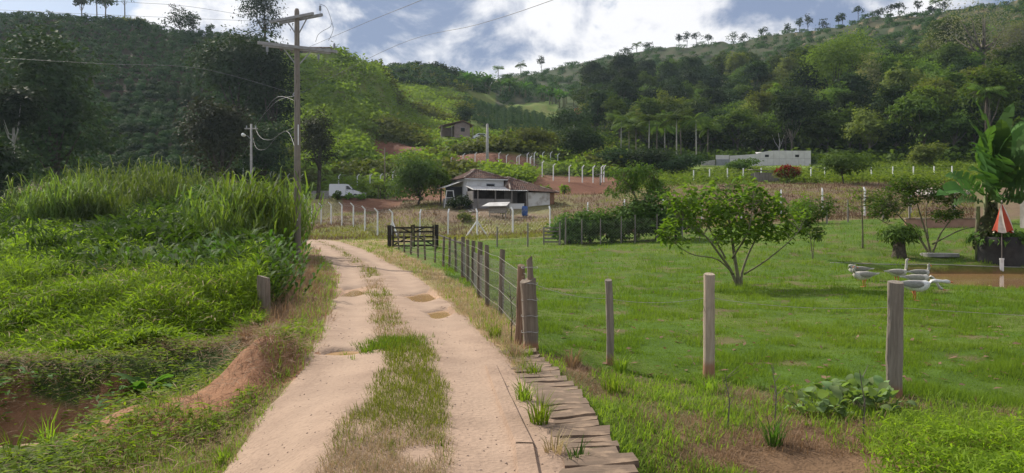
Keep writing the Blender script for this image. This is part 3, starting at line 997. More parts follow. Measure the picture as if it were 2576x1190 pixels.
def gp(px, Y): return G(px, Y)
pl = [(766, 92), (784, 88), (808, 84), (833, 80.5), (860, 77.5), (889, 74), (918, 70.5), (950, 67), (987, 65)]
conc_fence('concrete_post_fence', 'white bent concrete posts beside the road bend, behind the double gate', [gp(*p) for p in pl], (0, 8), .95, -1)
pr = [(1056, 64.6), (1127, 64.2), (1200, 64), (1290, 66), (1384, 67.5), (1478, 67.5), (1571, 67), (1667, 66.2), (1765, 65.3), (1865, 64.2), (1965, 63.2), (2069, 62.5), (2175, 62), (2290, 62), (2400, 62)]
conc_fence('concrete_post_fence', 'long row of white concrete posts between the lawn and the brown field', [gp(*p) for p in pr], (2,), .95, 1)
pu = [(612, 110), (640, 110), (657, 110), (680, 110), (702, 110), (724, 110), (758, 110.5), (802, 111), (852, 111), (899, 111), (931, 111), (957, 111), (988, 112), (1020, 113)]
conc_fence('concrete_post_fence', 'white concrete posts on the bank behind the white van', [gp(*p) for p in pu], (), 1.0, 1, arms=-.2)
pq = [(1135, 119), (1165, 120), (1195, 121), (1225, 122), (1255, 122.5), (1274, 123), (1300, 124), (1306, 124.5), (1326, 125), (1344, 126), (1365, 127), (1385, 128), (1403, 129)]
conc_fence('concrete_post_fence', 'upper row of white concrete posts before the red cutting above the tiled house', [gp(*p) for p in pq], (4,), .98, 1, arms=-.15)
ps = [(1334, 123), (1364, 116), (1392, 111.5), (1432, 110), (1465, 110), (1492, 110), (1513, 110.5), (1519, 110.8)]
conc_fence('concrete_post_fence', 'lower row of white concrete posts on the red terrace right of the tiled house', [gp(*p) for p in ps], (), 1.0, 1, arms=.4)
# straight white posts in the green strip at the foot of the forest
sf = thing('pasture_fence', (0, 0, 0), 'thin white posts with wire in the bright green pasture before the forest', 'fence')
SP = MB().box(-.06, .06, -.06, .06, -.3, 1.45).mesh('post', M_WCON)
pts = [gp(px, 104.0) for px in (1745, 1785, 1830, 1870, 1915, 1975, 2040, 2075, 2130, 2192, 2246, 2298, 2350, 2395)]
for p in pts: link('post', SP, sf, p)
for z in (.5, .9, 1.3):
    m = MB()
    for a, b in zip(pts, pts[1:]): m.tube(wire_pts(a + Vector((0, 0, z)), b + Vector((0, 0, z)), .05, 3), .008, 3, False)
    m.build('wire', M_WIRE, sf)

# ---- thin timber posts along the far side of the lawn, hedge netting, small grey gate
lf = thing('lawn_fence', (0, 0, 0), 'thin timber posts with chicken wire in front of the hedge behind the lawn', 'fence')
hp = [(1250, 612, 560), (1327, 612, 553), (1408, 612, 555), (1422, 614, 545), (1463, 612, 548), (1510, 611, 546), (1562, 610, 545), (1597, 609, 540), (1652, 608, 538), (1716, 606, 540), (1760, 604, 548)]
HPT = []
for i, (px, base, top) in enumerate(hp):
    h = gp(px, 47.5)
    me = round_post(80 + i, (base - top) / F * 47.5 * 1.02, .055 if i < 4 else .035, 8, .01, .02).mesh('post', M_GREYW)
    finish(me, True, None)
    link('post', me, lf, h)
    HPT.append(h)
m = MB()
for a, b in zip(HPT[2:], HPT[3:]):
    nx = max(2, int((b - a).length / .16)); d = (b - a) / nx
    for k in range(nx):
        for row in range(9):
            p0 = a + d * k + Vector((0, 0, .05 + row * .16)); p1 = a + d * (k + 1) + Vector((0, 0, .21 + row * .16))
            m.bar(p0, p1, .003, .003); m.bar(p0 + Vector((0, 0, .16)), p1 - Vector((0, 0, .16)), .003, .003)
m.build('netting', M_WIRE, lf, kind='stuff')
t = thing('slatted_gate', gp(1366, 48.5), 'small grey slatted gate left of the hedge', 'gate')
for x in (0, .95):
    MB().box(x, x + .09, -.05, .05, -.3, 1.12).build('stile', M_GREYW, t)
for k in range(5):
    MB().box(.09, .95, -.02, .02, .15 + k * .215, .24 + k * .215).build('slat', M_GREYW, t)
# line of posts behind the lawn on the right
for px, base, top in ((2080, 556, 502), (2133, 556, 500), (2222, 560, 515)):
    h = gp(px, 56)
    me = round_post(px, (base - top) / F * 56, .07, 8, .02).mesh('fence_post', M_GREYW); finish(me, True, None)
    link('fence_post', me, None, h, label={2080: 'squat grey post behind the sapling at the back of the lawn', 2133: 'grey post midway between the sapling and the staked young tree', 2222: 'grey post behind the flowering shrub on the lawn'}[px], cat='post')

# ------------------------------------------------------------------ utility pole
M_POLE = woodmat('pole_timber', (.245, .21, .175), (.165, .138, .112))
M_ARM = plain('crossarm_timber', (.33, .32, .315), (.25, .24, .235), 5, .85, .2)
M_INS = plain('insulator_glaze', (.30, .31, .33), (.24, .25, .27), 5, .3, .5)
M_CABLE = plain('dark_cable', (.16, .16, .165), (.07, .07, .075), 5, .6, .4)
UY = 35.0
ub = G(748, UY)
uh = p2z(UY, 22) - ub.z
up = thing('utility_pole', ub, 'tall grey timber utility pole with two crossarms beside the road', 'utility pole')
m = MB()
m.tube([(0, 0, -.5), (0, 0, 0), (.0, 0, uh * .5), (-.02, 0, uh - .12), (-.02, 0, uh)], [.165, .16, .135, .108, .075], 14)
m.build('pole', M_POLE, up, True)


def insulator(loc, parent):
    m = MB()
    m.tube([(0, 0, -.12), (0, 0, .02)], .012, 6)
    z = 0.0
    for r in (.05, .062, .05, .062, .05, .06, .035):
        m.tube([(0, 0, z), (0, 0, z + .03)], [r, r * .8], 10); z += .033
    o = m.build('insulator', M_INS, parent, False, loc=loc)
    return o


zU, zL = uh - .42, uh - 1.75
dU = Vector((1.15, -.70, 0)).normalized(); nU = Vector((-dU.y, dU.x, 0))
dL = Vector((1.58, .9, 0)).normalized(); nL = Vector((-dL.y, dL.x, 0))
for s in (-1, 1):
    a, b = (-1.55, 1.15) if s < 0 else (-1.3, 1.35)
    MB().bar(dU * a + nU * s * .17 + Vector((0, 0, zU)), dU * b + nU * s * .17 + Vector((0, 0, zU)), .09, .12).build('crossarm', M_ARM, up)
    a, b = (-1.75, 1.75) if s < 0 else (-1.45, 1.55)
    MB().bar(dL * a + nL * s * .18 + Vector((0, 0, zL)), dL * b + nL * s * .18 + Vector((0, 0, zL)), .09, .13).build('crossarm', M_ARM, up)
for d, z in ((dU, zU), (dL, zL)):
    for s in (-1, 1):
        MB().bar(d * s * .62 + Vector((0, 0, z - .06)), d * s * .09 + Vector((0, 0, z - .7)), .03, .05).build('brace', M_ARM, up)
insulator(dU * 1.22 + nU * .17 + Vector((0, 0, zU + .2)), up)
insulator(dL * 1.62 - nL * .18 + Vector((0, 0, zL + .15)), up)
insulator(dL * 1.0 + nL * .18 + Vector((0, 0, zL - .35)), up)
insulator(-dL * 1.35 - nL * .18 + Vector((0, 0, zL - .35)), up)
# drop wires between the two arms
def curve(pts, n=18):
    pts = [Vector(p) for p in pts]
    out = []
    for i in range(len(pts) - 1):
        p0, p1, p2, p3 = pts[max(i - 1, 0)], pts[i], pts[i + 1], pts[min(i + 2, len(pts) - 1)]
        for k in range(n // (len(pts) - 1) + 1):
            t = k / (n // (len(pts) - 1) + 1)
            out.append(.5 * ((2 * p1) + (p2 - p0) * t + (2 * p0 - 5 * p1 + 4 * p2 - p3) * t * t + (3 * p1 - p0 - 3 * p2 + p3) * t ** 3))
    return out + [pts[-1]]
def rel(px, py, Y=UY): return P(px, py, Y) - ub
MB().tube(curve([rel(803, 10, 34.4), rel(822, 20), rel(836, 60), rel(838, 75), rel(832, 92), rel(826, 102)]), .010, 5).build('jumper', M_CABLE, up, True)
MB().tube(curve([rel(834, 58), rel(830, 68), rel(812, 78), rel(800, 88), rel(794, 105)]), .010, 5).build('jumper', M_CABLE, up, True)
MB().box(.06, .10, -.16, -.13, 5.2, 6.1).build('marker_plate', M_WCON, up)
MB().box(.0, .07, -.175, -.155, 1.85, 1.95).build('tag', M_WCON, up)
MB().tube([(-.13, 0, 7.4), (-.19, 0, 7.45), (-.13, 0, 7.55)], .03, 6).build('bracket', M_INS, up)

# overhead lines: each strand its own thing
def line_(label, pts, r=.007, sag=.0):
    MB().tube(curve([Vector(p) for p in pts], 24), r, 5).build('overhead_wire', M_CABLE, None, True, label=label, cat='wire', group='overhead wires')
line_('wire from the lower crossarm rising to the right over the road', [ub + dL * .5 + Vector((0, 0, zL + .1)), P(920, 57, 24), P(1060, 0, 16.5), P(1300, -110, 10)])
line_('wire from the middle of the tall pole rising far to the right', [ub + Vector((.1, -.1, 7.45)), P(1000, 113, 27), P(1200, 62, 21), P(1390, 0, 16), P(1800, -160, 9)])
line_('wire crossing the left hillside at the height of the pole bracket', [ub + Vector((-.15, 0, 7.5)), P(500, 172, 36), P(250, 160, 37), P(-60, 142, 38)])
line_('upper of two wires crossing the sky on the left', [ub - dU * 1.1 + Vector((0, 0, zU)), P(480, 17, 34), P(305, 4, 33), P(60, -18, 32)])
line_('lower of two wires crossing the sky on the left', [ub - dU * .9 + nU * .17 + Vector((0, 0, zU - .02)), P(426, 44, 36), P(150, 32, 37), P(-60, 22, 38)])

# ---- second pole with street lamp
sp = thing('lamp_pole', G(632, 60), 'short grey lamp pole with wires behind the tall grass', 'lamp pole')
b = G(632, 60)
sh = p2z(60, 312) - b.z
MB().tube([(0, 0, -.4), (0, 0, sh)], [.11, .075], 10).build('pole', M_CON, sp, True)
MB().bar((-.5, 0, sh - .35), (.5, 0, sh - .35), .07, .09).build('crossarm', M_CON, sp)
MB().tube(curve([(0, 0, sh - 1.2), (-.2, -.25, sh - .95), (-.3, -.55, sh - .95)]), .02, 6).build('lamp_arm', M_INS, sp)
m = MB(); m.tube([(0, .2, .0), (0, .05, .03), (0, -.3, .03), (0, -.45, 0)], [.04, .11, .13, .05], 10)
m.build('lamp_head', M_WCON, sp, True, loc=(-.3, -.7, sh - .97))
for k in range(3):
    MB().tube([(-.35 + k * .35, 0, sh - .3), (-.35 + k * .35, 0, sh - .12)], [.05, .03], 8).build('insulator', M_INS, sp)
line_('cable looping low between the lamp pole and the tall pole', [b + Vector((.3, 0, sh - .3)), P(655, 345, 56), P(680, 352, 50), P(720, 330, 42), ub + Vector((-.1, 0, 5.1))], .012)
line_('cable drooping lowest beside the lamp pole', [b + Vector((.1, 0, sh - .9)), P(645, 372, 57), P(668, 375, 53), P(700, 340, 46), ub + Vector((-.1, 0, 6.0))], .010)
for k, (e, lab) in enumerate(((640, 'first guy wire fanning down from the tall pole to the lamp pole'), (600, 'outer guy wire slanting down from the tall pole to the left'))):
    line_(lab, [ub + Vector((-.1, 0, 7.4 - k * .2)), P(690 - 10 * k, 260, 45), b + Vector((.2 - k * .9, 0, sh - .2 - 2.4 * k))], .010)

# ---- distant poles
def simple_pole(px, Y, top_py, r, label, m_=M_CON, cross=False):
    b = G(px, Y); h = p2z(Y, top_py) - b.z
    t = thing('power_pole', b, label, 'power pole')
    MB().tube([(0, 0, -.5), (0, 0, h)], [r, r * .62], 8).build('pole', m_, t, True)
    if cross: MB().bar((-.5, 0, h - .05), (.5, 0, h - .05), .1, .1).build('crossarm', m_, t)
    else: MB().tube([(0, 0, h - .02), (0, 0, h + .05)], [r * .66, r * .3], 8).build('cap', m_, t)
simple_pole(1226, 117, 312, .27, 'pale concrete pole rising behind the tiled house', M_CON)
simple_pole(968, 101, 372, .11, 'slim brown pole between the van and the round dark tree', M_POSTD)
simple_pole(1444, 140, 312, .16, 'short pale pole top showing above the dark round trees', M_CON)
simple_pole(1510, 108, 438, .11, 'low pole with crosspiece on the red terrace', M_GREYW, True)

# ------------------------------------------------------------------ buildings
M_WHITE = plain('whitewashed_wall', (.64, .64, .63), (.44, .42, .39), 1.3, .9, .2, .15, 20, contrast=(.48, .75))
M_OLDW = plain('stained_white_wall', (.62, .60, .56), (.36, .32, .27), 1.1, .9, .2, .2, 20, contrast=(.45, .68))
M_BRICK = plain('mud_brick', (.27, .145, .085), (.20, .11, .07), 3, .95, .1, .3, 30)
M_GREY = plain('cement_render', (.27, .25, .235), (.19, .175, .16), 1.5, .95, .1, .2, 20)
M_TILE = plain('clay_tile', (.165, .085, .062), (.095, .062, .050), 2.2, .85, .2, contrast=(.35, .62))
M_TILE2 = plain('bleached_and_sunlit_tile', (.36, .29, .24), (.165, .095, .07), 1.5, .9, .2, contrast=(.42, .58))  # paler clay tile; also carries the sunlit tone of the wing's back slopes
M_ASB = plain('fibre_cement_sheet', (.60, .59, .57), (.44, .42, .40), 1.6, .85, .2)
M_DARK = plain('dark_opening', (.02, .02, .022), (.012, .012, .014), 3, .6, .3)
M_BLUE = plain('blue_plastic', (.02, .10, .36), (.015, .08, .28), 3, .4, .5)
M_FRAME = plain('grey_window_frame', (.25, .27, .30), (.2, .21, .24), 3, .6, .4)


def tiled_roof(parent, faces, m_, step=.34, rib=.24, name='roof_tiles'):
    """courses of barrel tiles on each sloping face (quad or triangle: eave a, eave b, top b, top a)"""
    m = MB()
    for q in faces:
        a, b, c, d = [Vector(v) for v in q]
        up_ = ((d - a) + (c - b)) * .5
        nrm = (b - a).cross(up_).normalized()
        nr = max(2, int(up_.length / step))
        for i in range(nr):
            t0, t1 = i / nr, (i + 1.12) / nr
            l0, r0 = a.lerp(d, t0), b.lerp(c, t0)
            l1, r1 = a.lerp(d, min(t1, 1)), b.lerp(c, min(t1, 1))
            w = (r0 - l0).length
            nt = max(1, int(w / rib))
            for k in range(nt):
                f0, f1 = k / nt, (k + 1) / nt
                j = random.uniform(-.02, .02)
                e0, e1 = l0.lerp(r0, f0), l0.lerp(r0, f1)
                g0, g1 = l1.lerp(r1, f0), l1.lerp(r1, f1)
                hi = nrm * (.085 + j)
                lo = nrm * .015
                m.add([e0 + lo, e0.lerp(e1, .5) + hi, e1 + lo, g0 + lo * .2, g0.lerp(g1, .5) + hi * .4, g1 + lo * .2], [(0, 1, 4, 3), (1, 2, 5, 4), (0, 2, 1)])
    m.build(name, m_, parent, kind='stuff')


def ridge_tiles(parent, a, b, m_):
    MB().tube([Vector(a).lerp(Vector(b), i / 10) + Vector((0, 0, .03 + .03 * (i % 2))) for i in range(11)], .10, 7).build('ridge', m_, parent)


hx, hy_ = (1175 - CX) / F * 86.0, 86.0
hz = 4.75
A = math.radians(22)
house = thing('farmhouse', (hx, hy_, hz), 'old white farmhouse with hipped red tile roof and lean-to below the red terrace', 'house', rz=A)
Wf, Dp, Hw = 4.3, 5.6, 2.55
MB().box(0, Wf, 0, Dp, -1.2, Hw).build('wall', M_WHITE, house)
w = MB().box(2.3, 3.15, -.03, .02, 1.45, 1.95).build('window', M_DARK, house)
MB().box(2.22, 3.23, -.05, -.032, 1.95, 2.02).box(2.22, 3.23, -.05, -.032, 1.38, 1.45).box(2.22, 2.3, -.05, -.032, 1.45, 1.95).box(3.15, 3.23, -.05, -.032, 1.45, 1.95).build('frame', M_FRAME, w)
ov, rise = .45, 1.12
e = [(-ov, -ov, Hw), (Wf + ov, -ov, Hw), (Wf + ov, Dp + ov, Hw), (-ov, Dp + ov, Hw)]
r1, r2 = (Wf / 2 - .5, 2.0, Hw + rise), (Wf / 2 - .5, Dp - 2.0, Hw + rise)
roof = MB().add(e + [r1, r2], [(0, 1, 4), (1, 2, 5, 4), (2, 3, 5), (3, 0, 4, 5), (0, 3, 2, 1)]).build('roof', M_TILE, house)
tiled_roof(roof, [(e[0], e[1], r1, r1), (e[1], e[2], r2, r1), (e[3], e[0], r1, r2)], M_TILE)
for a, b in ((e[0], r1), (e[1], r1), (r1, r2)): ridge_tiles(roof, a, b, M_TILE2)
MB().box(-ov + .05, Wf + ov - .05, -ov + .02, -ov + .08, Hw - .14, Hw - .02).build('fascia', M_WHITE, house)
# lean-to with corrugated sheets on posts in front
sheet = MB()
n = 46
for i in range(n):
    x0, x1 = -.2 + 6.4 * i / n, -.2 + 6.4 * (i + 1) / n
    za, zb = (.03 if i % 2 else 0), (0 if i % 2 else .03)
    sheet.add([(x0, -.02, 1.72 + za), (x1, -.02, 1.72 + zb), (x1, -2.5, 1.18 + zb), (x0, -2.5, 1.18 + za), (x0, -.02, 1.69 + za), (x1, -.02, 1.69 + zb), (x1, -2.5, 1.15 + zb), (x0, -2.5, 1.15 + za)], [(0, 1, 2, 3), (4, 7, 6, 5), (3, 2, 6, 7)])
sheet.build('lean_to_roof', M_ASB, house)
for x in (.35, 2.35, 4.25, 6.1): MB().box(x, x + .11, -2.42, -2.31, -.9, 1.14).build('lean_to_post', M_GREYW, house)
MB().box(-.1, 4.4, -2.3, -2.15, -1.3, .25).build('half_wall', M_GREY, house)
M_LEANSHADE = plain('lean_to_shade', (.085, .065, .055), (.05, .04, .035), 2, .95, .1)  # dark brown that paints in the deep shade under the lean-to roof
MB().box(.06, 6.1, -.06, -.012, -1.2, 1.62).build('shade_back', M_LEANSHADE, house)
MB().box(.06, 6.1, -2.1, -.07, -1.25, -1.15).build('shade_floor', M_LEANSHADE, house)
MB().box(5.9, 6.0, -2.2, -.07, -1.2, 1.12).build('shade_side', M_LEANSHADE, house)  # panel added to close the right side and keep the opening dark
MB().box(-.1, .05, -2.15, -.02, -1.3, 1.1).build('side_wall', M_GREY, house)
# left lean-to
MB().add([(-.05, 1.2, 2.35), (-.05, 4.6, 2.35), (-2.0, 4.6, 1.65), (-2.0, 1.2, 1.65), (-.05, 1.2, 2.30), (-.05, 4.6, 2.30), (-2.0, 4.6, 1.6), (-2.0, 1.2, 1.6)], [(0, 1, 2, 3), (4, 7, 6, 5), (3, 2, 6, 7), (0, 3, 7, 4)]).build('side_roof', M_ASB, house)
MB().box(-1.95, -.06, 1.5, 1.62, -1.2, 1.7).build('side_room', M_DARK, house)
MB().box(-2.4, -.06, .9, 1.1, -1.2, .35).build('yard_wall', M_GREY, house)
# right wing
wing = thing('house_wing', (hx, hy_, hz), 'low wing with broken tiles, back slopes coloured as sunlit, and stained white wall, right of the farmhouse', 'house', rz=A)
x0, x1, y0, y1, zb, zt_ = Wf + .6, Wf + 5.4, -1.9, 3.0, -1.0, 1.05
MB().box(x0 + 1.3, x1 - .65, y0, y1, zb, zt_).build('wall', M_OLDW, wing)
MB().box(x1 - .65, x1 - .1, y0 + .02, y1, zb, zt_).build('brick_end', M_BRICK, wing)
MB().box(Wf + .02, x0 + 1.3, y0 + 1.8, y1, zb, zt_ + .4).build('back_wall', M_GREY, wing)
e = [(Wf - .1, y0 - .35, zt_ + .25), (x1 + .35, y0 - .35, zt_), (x1 + .35, y1 + .35, zt_), (Wf + .03, y1 + .35, zt_ + .5)]
r1, r2 = (Wf + .6, .4, zt_ + 1.75), (x1 - 1.9, .6, zt_ + 1.05)
roof = MB().add(e + [r1, r2], [(0, 1, 5, 4), (1, 2, 5), (2, 3, 4, 5), (3, 0, 4), (0, 3, 2, 1)]).build('roof', M_TILE, wing)
tiled_roof(roof, [(e[0], e[1], r2, r1)], M_TILE, .36, .26)
tiled_roof(roof, [(e[1], e[2], r2, r2), (e[3], e[0], r1, r1), (e[2], e[3], r1, r2)], M_TILE2, .36, .26)  # sunlight on these slopes is put into the paler tile colour
for a, b in ((r1, r2), (e[1], r2), (e[0], r1)): ridge_tiles(roof, a, b, M_TILE2)

def hl(x, y, z):    # house space to world
    return Vector((hx + math.cos(A) * x - math.sin(A) * y, hy_ + math.sin(A) * x + math.cos(A) * y, hz + z))
# yard objects
p = G(1320, 80.6)
bar = thing('blue_barrel', p, 'blue plastic barrel standing in the yard before the low wing', 'barrel')
MB().tube([(0, 0, 0), (0, 0, .08), (0, 0, .3), (0, 0, .33), (0, 0, .6), (0, 0, .63), (0, 0, .88), (0, 0, .95)], [.27, .30, .31, .33, .31, .33, .30, .26], 14).build('body', M_BLUE, bar, True)
MB().tube([(0, 0, .94), (0, 0, .98)], [.28, .27], 14).build('lid', M_BLUE, bar)
p = G(1300, 80.8)
tk = thing('white_tank', p, 'white rectangular water trough raised on legs beside the blue barrel', 'trough')
MB().box(-.75, .75, -.3, .3, .75, 1.25).box(-.78, .78, -.33, .33, 1.25, 1.30).build('basin', M_WHITE, tk)
for x in (-.65, .65): MB().box(x - .05, x + .05, -.1, .1, -.2, .75).build('leg', M_GREYW, tk)
p = G(1252, 79.5)
sh_ = thing('animal_hutch', p, 'small ramshackle hutch with bent grey sheet roof in the yard', 'hutch')
MB().box(-.9, .9, -.5, .5, .35, 1.0).build('body', M_GREYW, sh_)
for x in (-.8, .8): MB().box(x - .05, x + .05, -.45, -.35, -.2, .35).build('leg', M_GREYW, sh_)
MB().add([(-1.6, -.75, .98), (.9, -.8, 1.02), (1.25, .6, 1.45), (-.9, .6, 1.4), (-1.6, -.75, 1.02), (.9, -.8, 1.06), (1.25, .6, 1.49), (-.9, .6, 1.44)], [(0, 3, 2, 1), (4, 5, 6, 7), (0, 1, 5, 4), (1, 2, 6, 5), (3, 0, 4, 7)]).build('roof', M_ASB, sh_)
p = G(1132, 85)
fr = thing('timber_frame', p, 'pale open timber frame standing left of the farmhouse', 'frame')
for x in (-.45, .45):
    MB().bar((x * 1.3, -.2, 0), (x * .75, 0, 1.9), .07, .07).build('upright', M_WHITE, fr)
for z, q in ((.5, 1.15), (1.1, .95), (1.85, .77)): MB().bar((-.45 * q, -.1, z), (.45 * q, -.1, z), .06, .06).build('crosspiece', M_WHITE, fr)
for k, (pa, pb) in enumerate((((1150, 504), (1184, 537)), ((1162, 502), (1192, 535)))):
    a, b = hit(*pa, .12), hit(*pb, .12)
    MB().bar(a, b, .28, .05).build('loose_plank', M_GREYW, label=('outer' if k == 0 else 'inner') + ' grey plank lying on the slope below the round dark tree', cat='plank')

# ---- block walls and van
def block_wall(px0, px1, Y, hgt, label, rows=6):
    a, b = G(px0, Y), G(px1, Y)
    t = thing('block_wall', a, label, 'wall')
    L = b.x - a.x
    nb = max(1, int(L / .4)); bw = L / nb; bh = hgt / rows
    blk = MB().box(.008, bw - .008, -.1, .1, .006, bh - .006).mesh('block', M_CON)
    for r in range(rows):
        for c in range(nb + (r % 2)):
            x = c * bw - (bw / 2 if r % 2 else 0)
            if x < -.01 or x + bw > L + .01: continue
            link('block', blk, t, (x, random.uniform(-.006, .006), r * bh - .15))
    MB().box(.01, L - .01, -.085, .085, -.3, hgt - .17).build('mortar', M_GREY, t)
block_wall(783, 833, 104.6, 1.35, 'grey concrete block wall left of the white van', 6)
block_wall(890, 921, 105.2, 1.05, 'low grey block wall right of the white van', 5)

M_VAN = plain('white_car_paint', (.72, .73, .75), (.69, .70, .72), 2, .25, .5)
M_GLASS = plain('dark_glass', (.03, .035, .04), (.02, .025, .03), 2, .08, .6)
M_TYRE = plain('tyre_rubber', (.025, .025, .026), (.018, .018, .018), 8, .8, .3)
M_RIM = plain('wheel_rim', (.35, .36, .37), (.25, .25, .26), 5, .4, .5, metal=.7)
M_LAMP = plain('lamp_lens', (.55, .55, .55), (.5, .48, .45), 5, .1, .6)
vb = G(870, 101.5)
van = thing('panel_van', vb, 'small white panel van parked before the grey block wall', 'van', rz=.06)
body = [(-2.0, .42), (-2.02, 1.0), (-1.98, 1.78), (-1.9, 1.86), (.15, 1.86), (.42, 1.80), (1.12, 1.10), (1.75, .92), (1.98, .78), (2.03, .42), (1.85, .34), (-1.9, .34)]
MB().extrude(body, -.78, .78).build('body', M_VAN, van)
MB().extrude([(.16, 1.15), (.16, 1.62), (.42, 1.62), (.92, 1.15)], -.788, -.775).build('side_window', M_GLASS, van)
MB().add([(.50, -.66, 1.735), (1.085, -.7, 1.15), (1.085, .7, 1.15), (.50, .66, 1.735), (.515, -.66, 1.745), (1.105, -.7, 1.155), (1.105, .7, 1.155), (.515, .66, 1.745)], [(4, 5, 6, 7), (0, 1, 5, 4), (3, 7, 6, 2)]).build('windscreen', M_GLASS, van)
for x in (-1.3, 1.32):
    for s in (-1, 1):
        wh = link('wheel', None, van, (x, s * .72, .31))
        MB().tube([(0, -.09, 0), (0, -.1, 0), (0, .1, 0), (0, .09, 0)], [.22, .31, .31, .22], 18).build('tyre', M_TYRE, wh, True)
        MB().tube([(0, -.105, 0), (0, .105, 0)], .185, 14).build('rim', M_RIM, wh)
for x in (.10, 1.02): MB().box(x, x + .02, -.786, -.779, .45, 1.62 if x < .5 else 1.1).build('door_seam', M_DARK, van)
MB().box(.2, .38, -.80, -.781, 1.0, 1.04).build('door_handle', M_DARK, van)
MB().box(1.9, 2.06, -.76, .76, .40, .56).build('bumper', M_DARK, van)
MB().extrude([(1.80, .72), (1.83, .88), (1.98, .80), (2.0, .70)], -.79, -.55).build('headlight', M_LAMP, van)
MB().box(-2.035, -2.0, -.74, -.6, 1.0, 1.4).build('tail_light', plain('red_lens', (.35, .02, .02), None, 3, .3, .5), van)
MB().box(.95, 1.08, -.95, -.79, 1.12, 1.28).build('mirror', M_DARK, van)

# ---- leafy pole shelter right of the van
pg = thing('leaf_shelter', G(975, 99), 'rough pole shelter roofed with yellow green leaves between van and dark tree', 'shelter')
for x, y_ in ((-1.2, 0), (0, .2), (1.3, 0), (-1.2, 1.6), (1.3, 1.6)):
    MB().tube([(x, y_, -.3), (x + .05, y_, 1.75)], [.06, .05], 6).build('post', M_POSTD, pg)
for y_ in (0, 1.6): MB().bar((-1.9, y_, 1.75), (2.3, y_, 1.85), .06, .06).build('beam', M_POSTD, pg)

# ---- small house on the hillside with car
b = G(1152, 163)
hh = thing('hill_house', b, 'small unpainted house with brown tile roof above the red cutting on the hill', 'house', rz=math.radians(12))
M_PINK = plain('bare_render', (.30, .235, .215), (.24, .185, .165), 2, .95, .1)
MB().box(-1.0, 2.2, -1.8, 2.2, -1.0, 2.25).build('wall', M_PINK, hh)
MB().box(-3.4, -1.0, 1.2, 2.2, -1.0, 2.0).build('wall', M_PINK, hh)
MB().extrude([(-1.0, 2.25), (2.2, 2.25), (.75, 3.0)], -1.8, -1.65).build('gable', M_PINK, hh)
w = MB().box(.35, 1.15, -1.84, -1.79, .9, 1.65).build('window', M_DARK, hh)
MB().box(.28, 1.22, -1.87, -1.845, 1.65, 1.72).build('frame', M_FRAME, w)
a1, a2, top1, top2 = (-3.9, -2.4, 2.0), (-3.9, 2.6, 2.0), (.75, -2.4, 3.15), (.75, 2.6, 3.15)
c1_, c2_ = (2.9, -2.4, 2.2), (2.9, 2.6, 2.2)
roof = MB().add([a1, a2, top2, top1, c1_, c2_] + [(v[0], v[1], v[2] - .1) for v in (a1, a2, top2, top1, c1_, c2_)],
                [(0, 3, 2, 1), (3, 4, 5, 2), (6, 7, 8, 9), (9, 8, 11, 10), (0, 6, 9, 3), (3, 9, 10, 4), (0, 1, 7, 6), (4, 10, 11, 5)]).build('roof', plain('brown_tile', (.25, .14, .10), (.17, .10, .075), 3, .9, .2), hh)
for x, y_ in ((2.75, -2.2), (-3.6, -2.2), (-1.6, -2.2)): MB().box(x - .08, x + .08, y_ - .08, y_ + .08, -1.2, 2.1).build('porch_post', M_GREYW, hh)
cb = G(1211, 164)
car = thing('parked_car', cb, 'white car parked beside the small house on the hill', 'car', rz=.3)
MB().extrude([(-2, .35), (-2, .8), (-1.5, .95), (-.9, 1.4), (.5, 1.42), (1.1, .98), (1.9, .82), (2.0, .4)], -.8, .8).build('body', M_VAN, car)
MB().extrude([(-1.2, 1.0), (-.8, 1.34), (.45, 1.36), (.9, 1.0)], -.81, -.80).build('window', M_GLASS, car)
for x in (-1.25, 1.25):
    for s in (-1, 1): MB().tube([(x, s * .66, .32), (x, s * .82, .32)], .32, 12).build('wheel', M_TYRE, car)

# ---- long shed at the foot of the forest
M_SHED = plain('pale_concrete_panel', (.62, .59, .57), (.54, .51, .49), 1.0, .9, .2)
sb = G(1836, 146)
shed = thing('long_shed', sb, 'long low shed of pale concrete panels at the foot of the forest', 'shed')
S = 146 / F
L = (2040 - 1836) * S
xs = np.linspace(0, L, 14)
def top(x): return float(np.interp(x / S, [0, 60, 75, 100, 204], [1.8, 2.05, 2.35, 2.75, 2.72]))
for a, b in zip(xs, xs[1:]):
    MB().extrude([(a + .015, -1.0), (b - .015, -1.0), (b - .015, 1.28), (a + .015, 1.28)], 0, .15).build('wall_panel', M_SHED, shed)
    MB().extrude([(a + .015, 1.31), (b - .015, 1.31), (b - .015, top(b)), (a + .015, top(a))], 0, .15).build('wall_panel', M_SHED, shed)
MB().box(0, L, .16, .22, -1, 1.75).build('backing', M_GREY, shed)
for x in (6.5, 12.1):
    w = MB().box(x, x + .72, -.03, -.002, 1.55, 1.95).build('vent_window', M_DARK, shed)
    MB().box(x - .05, x + .77, -.05, -.032, 1.95, 2.0).build('lintel', M_GREY, w)
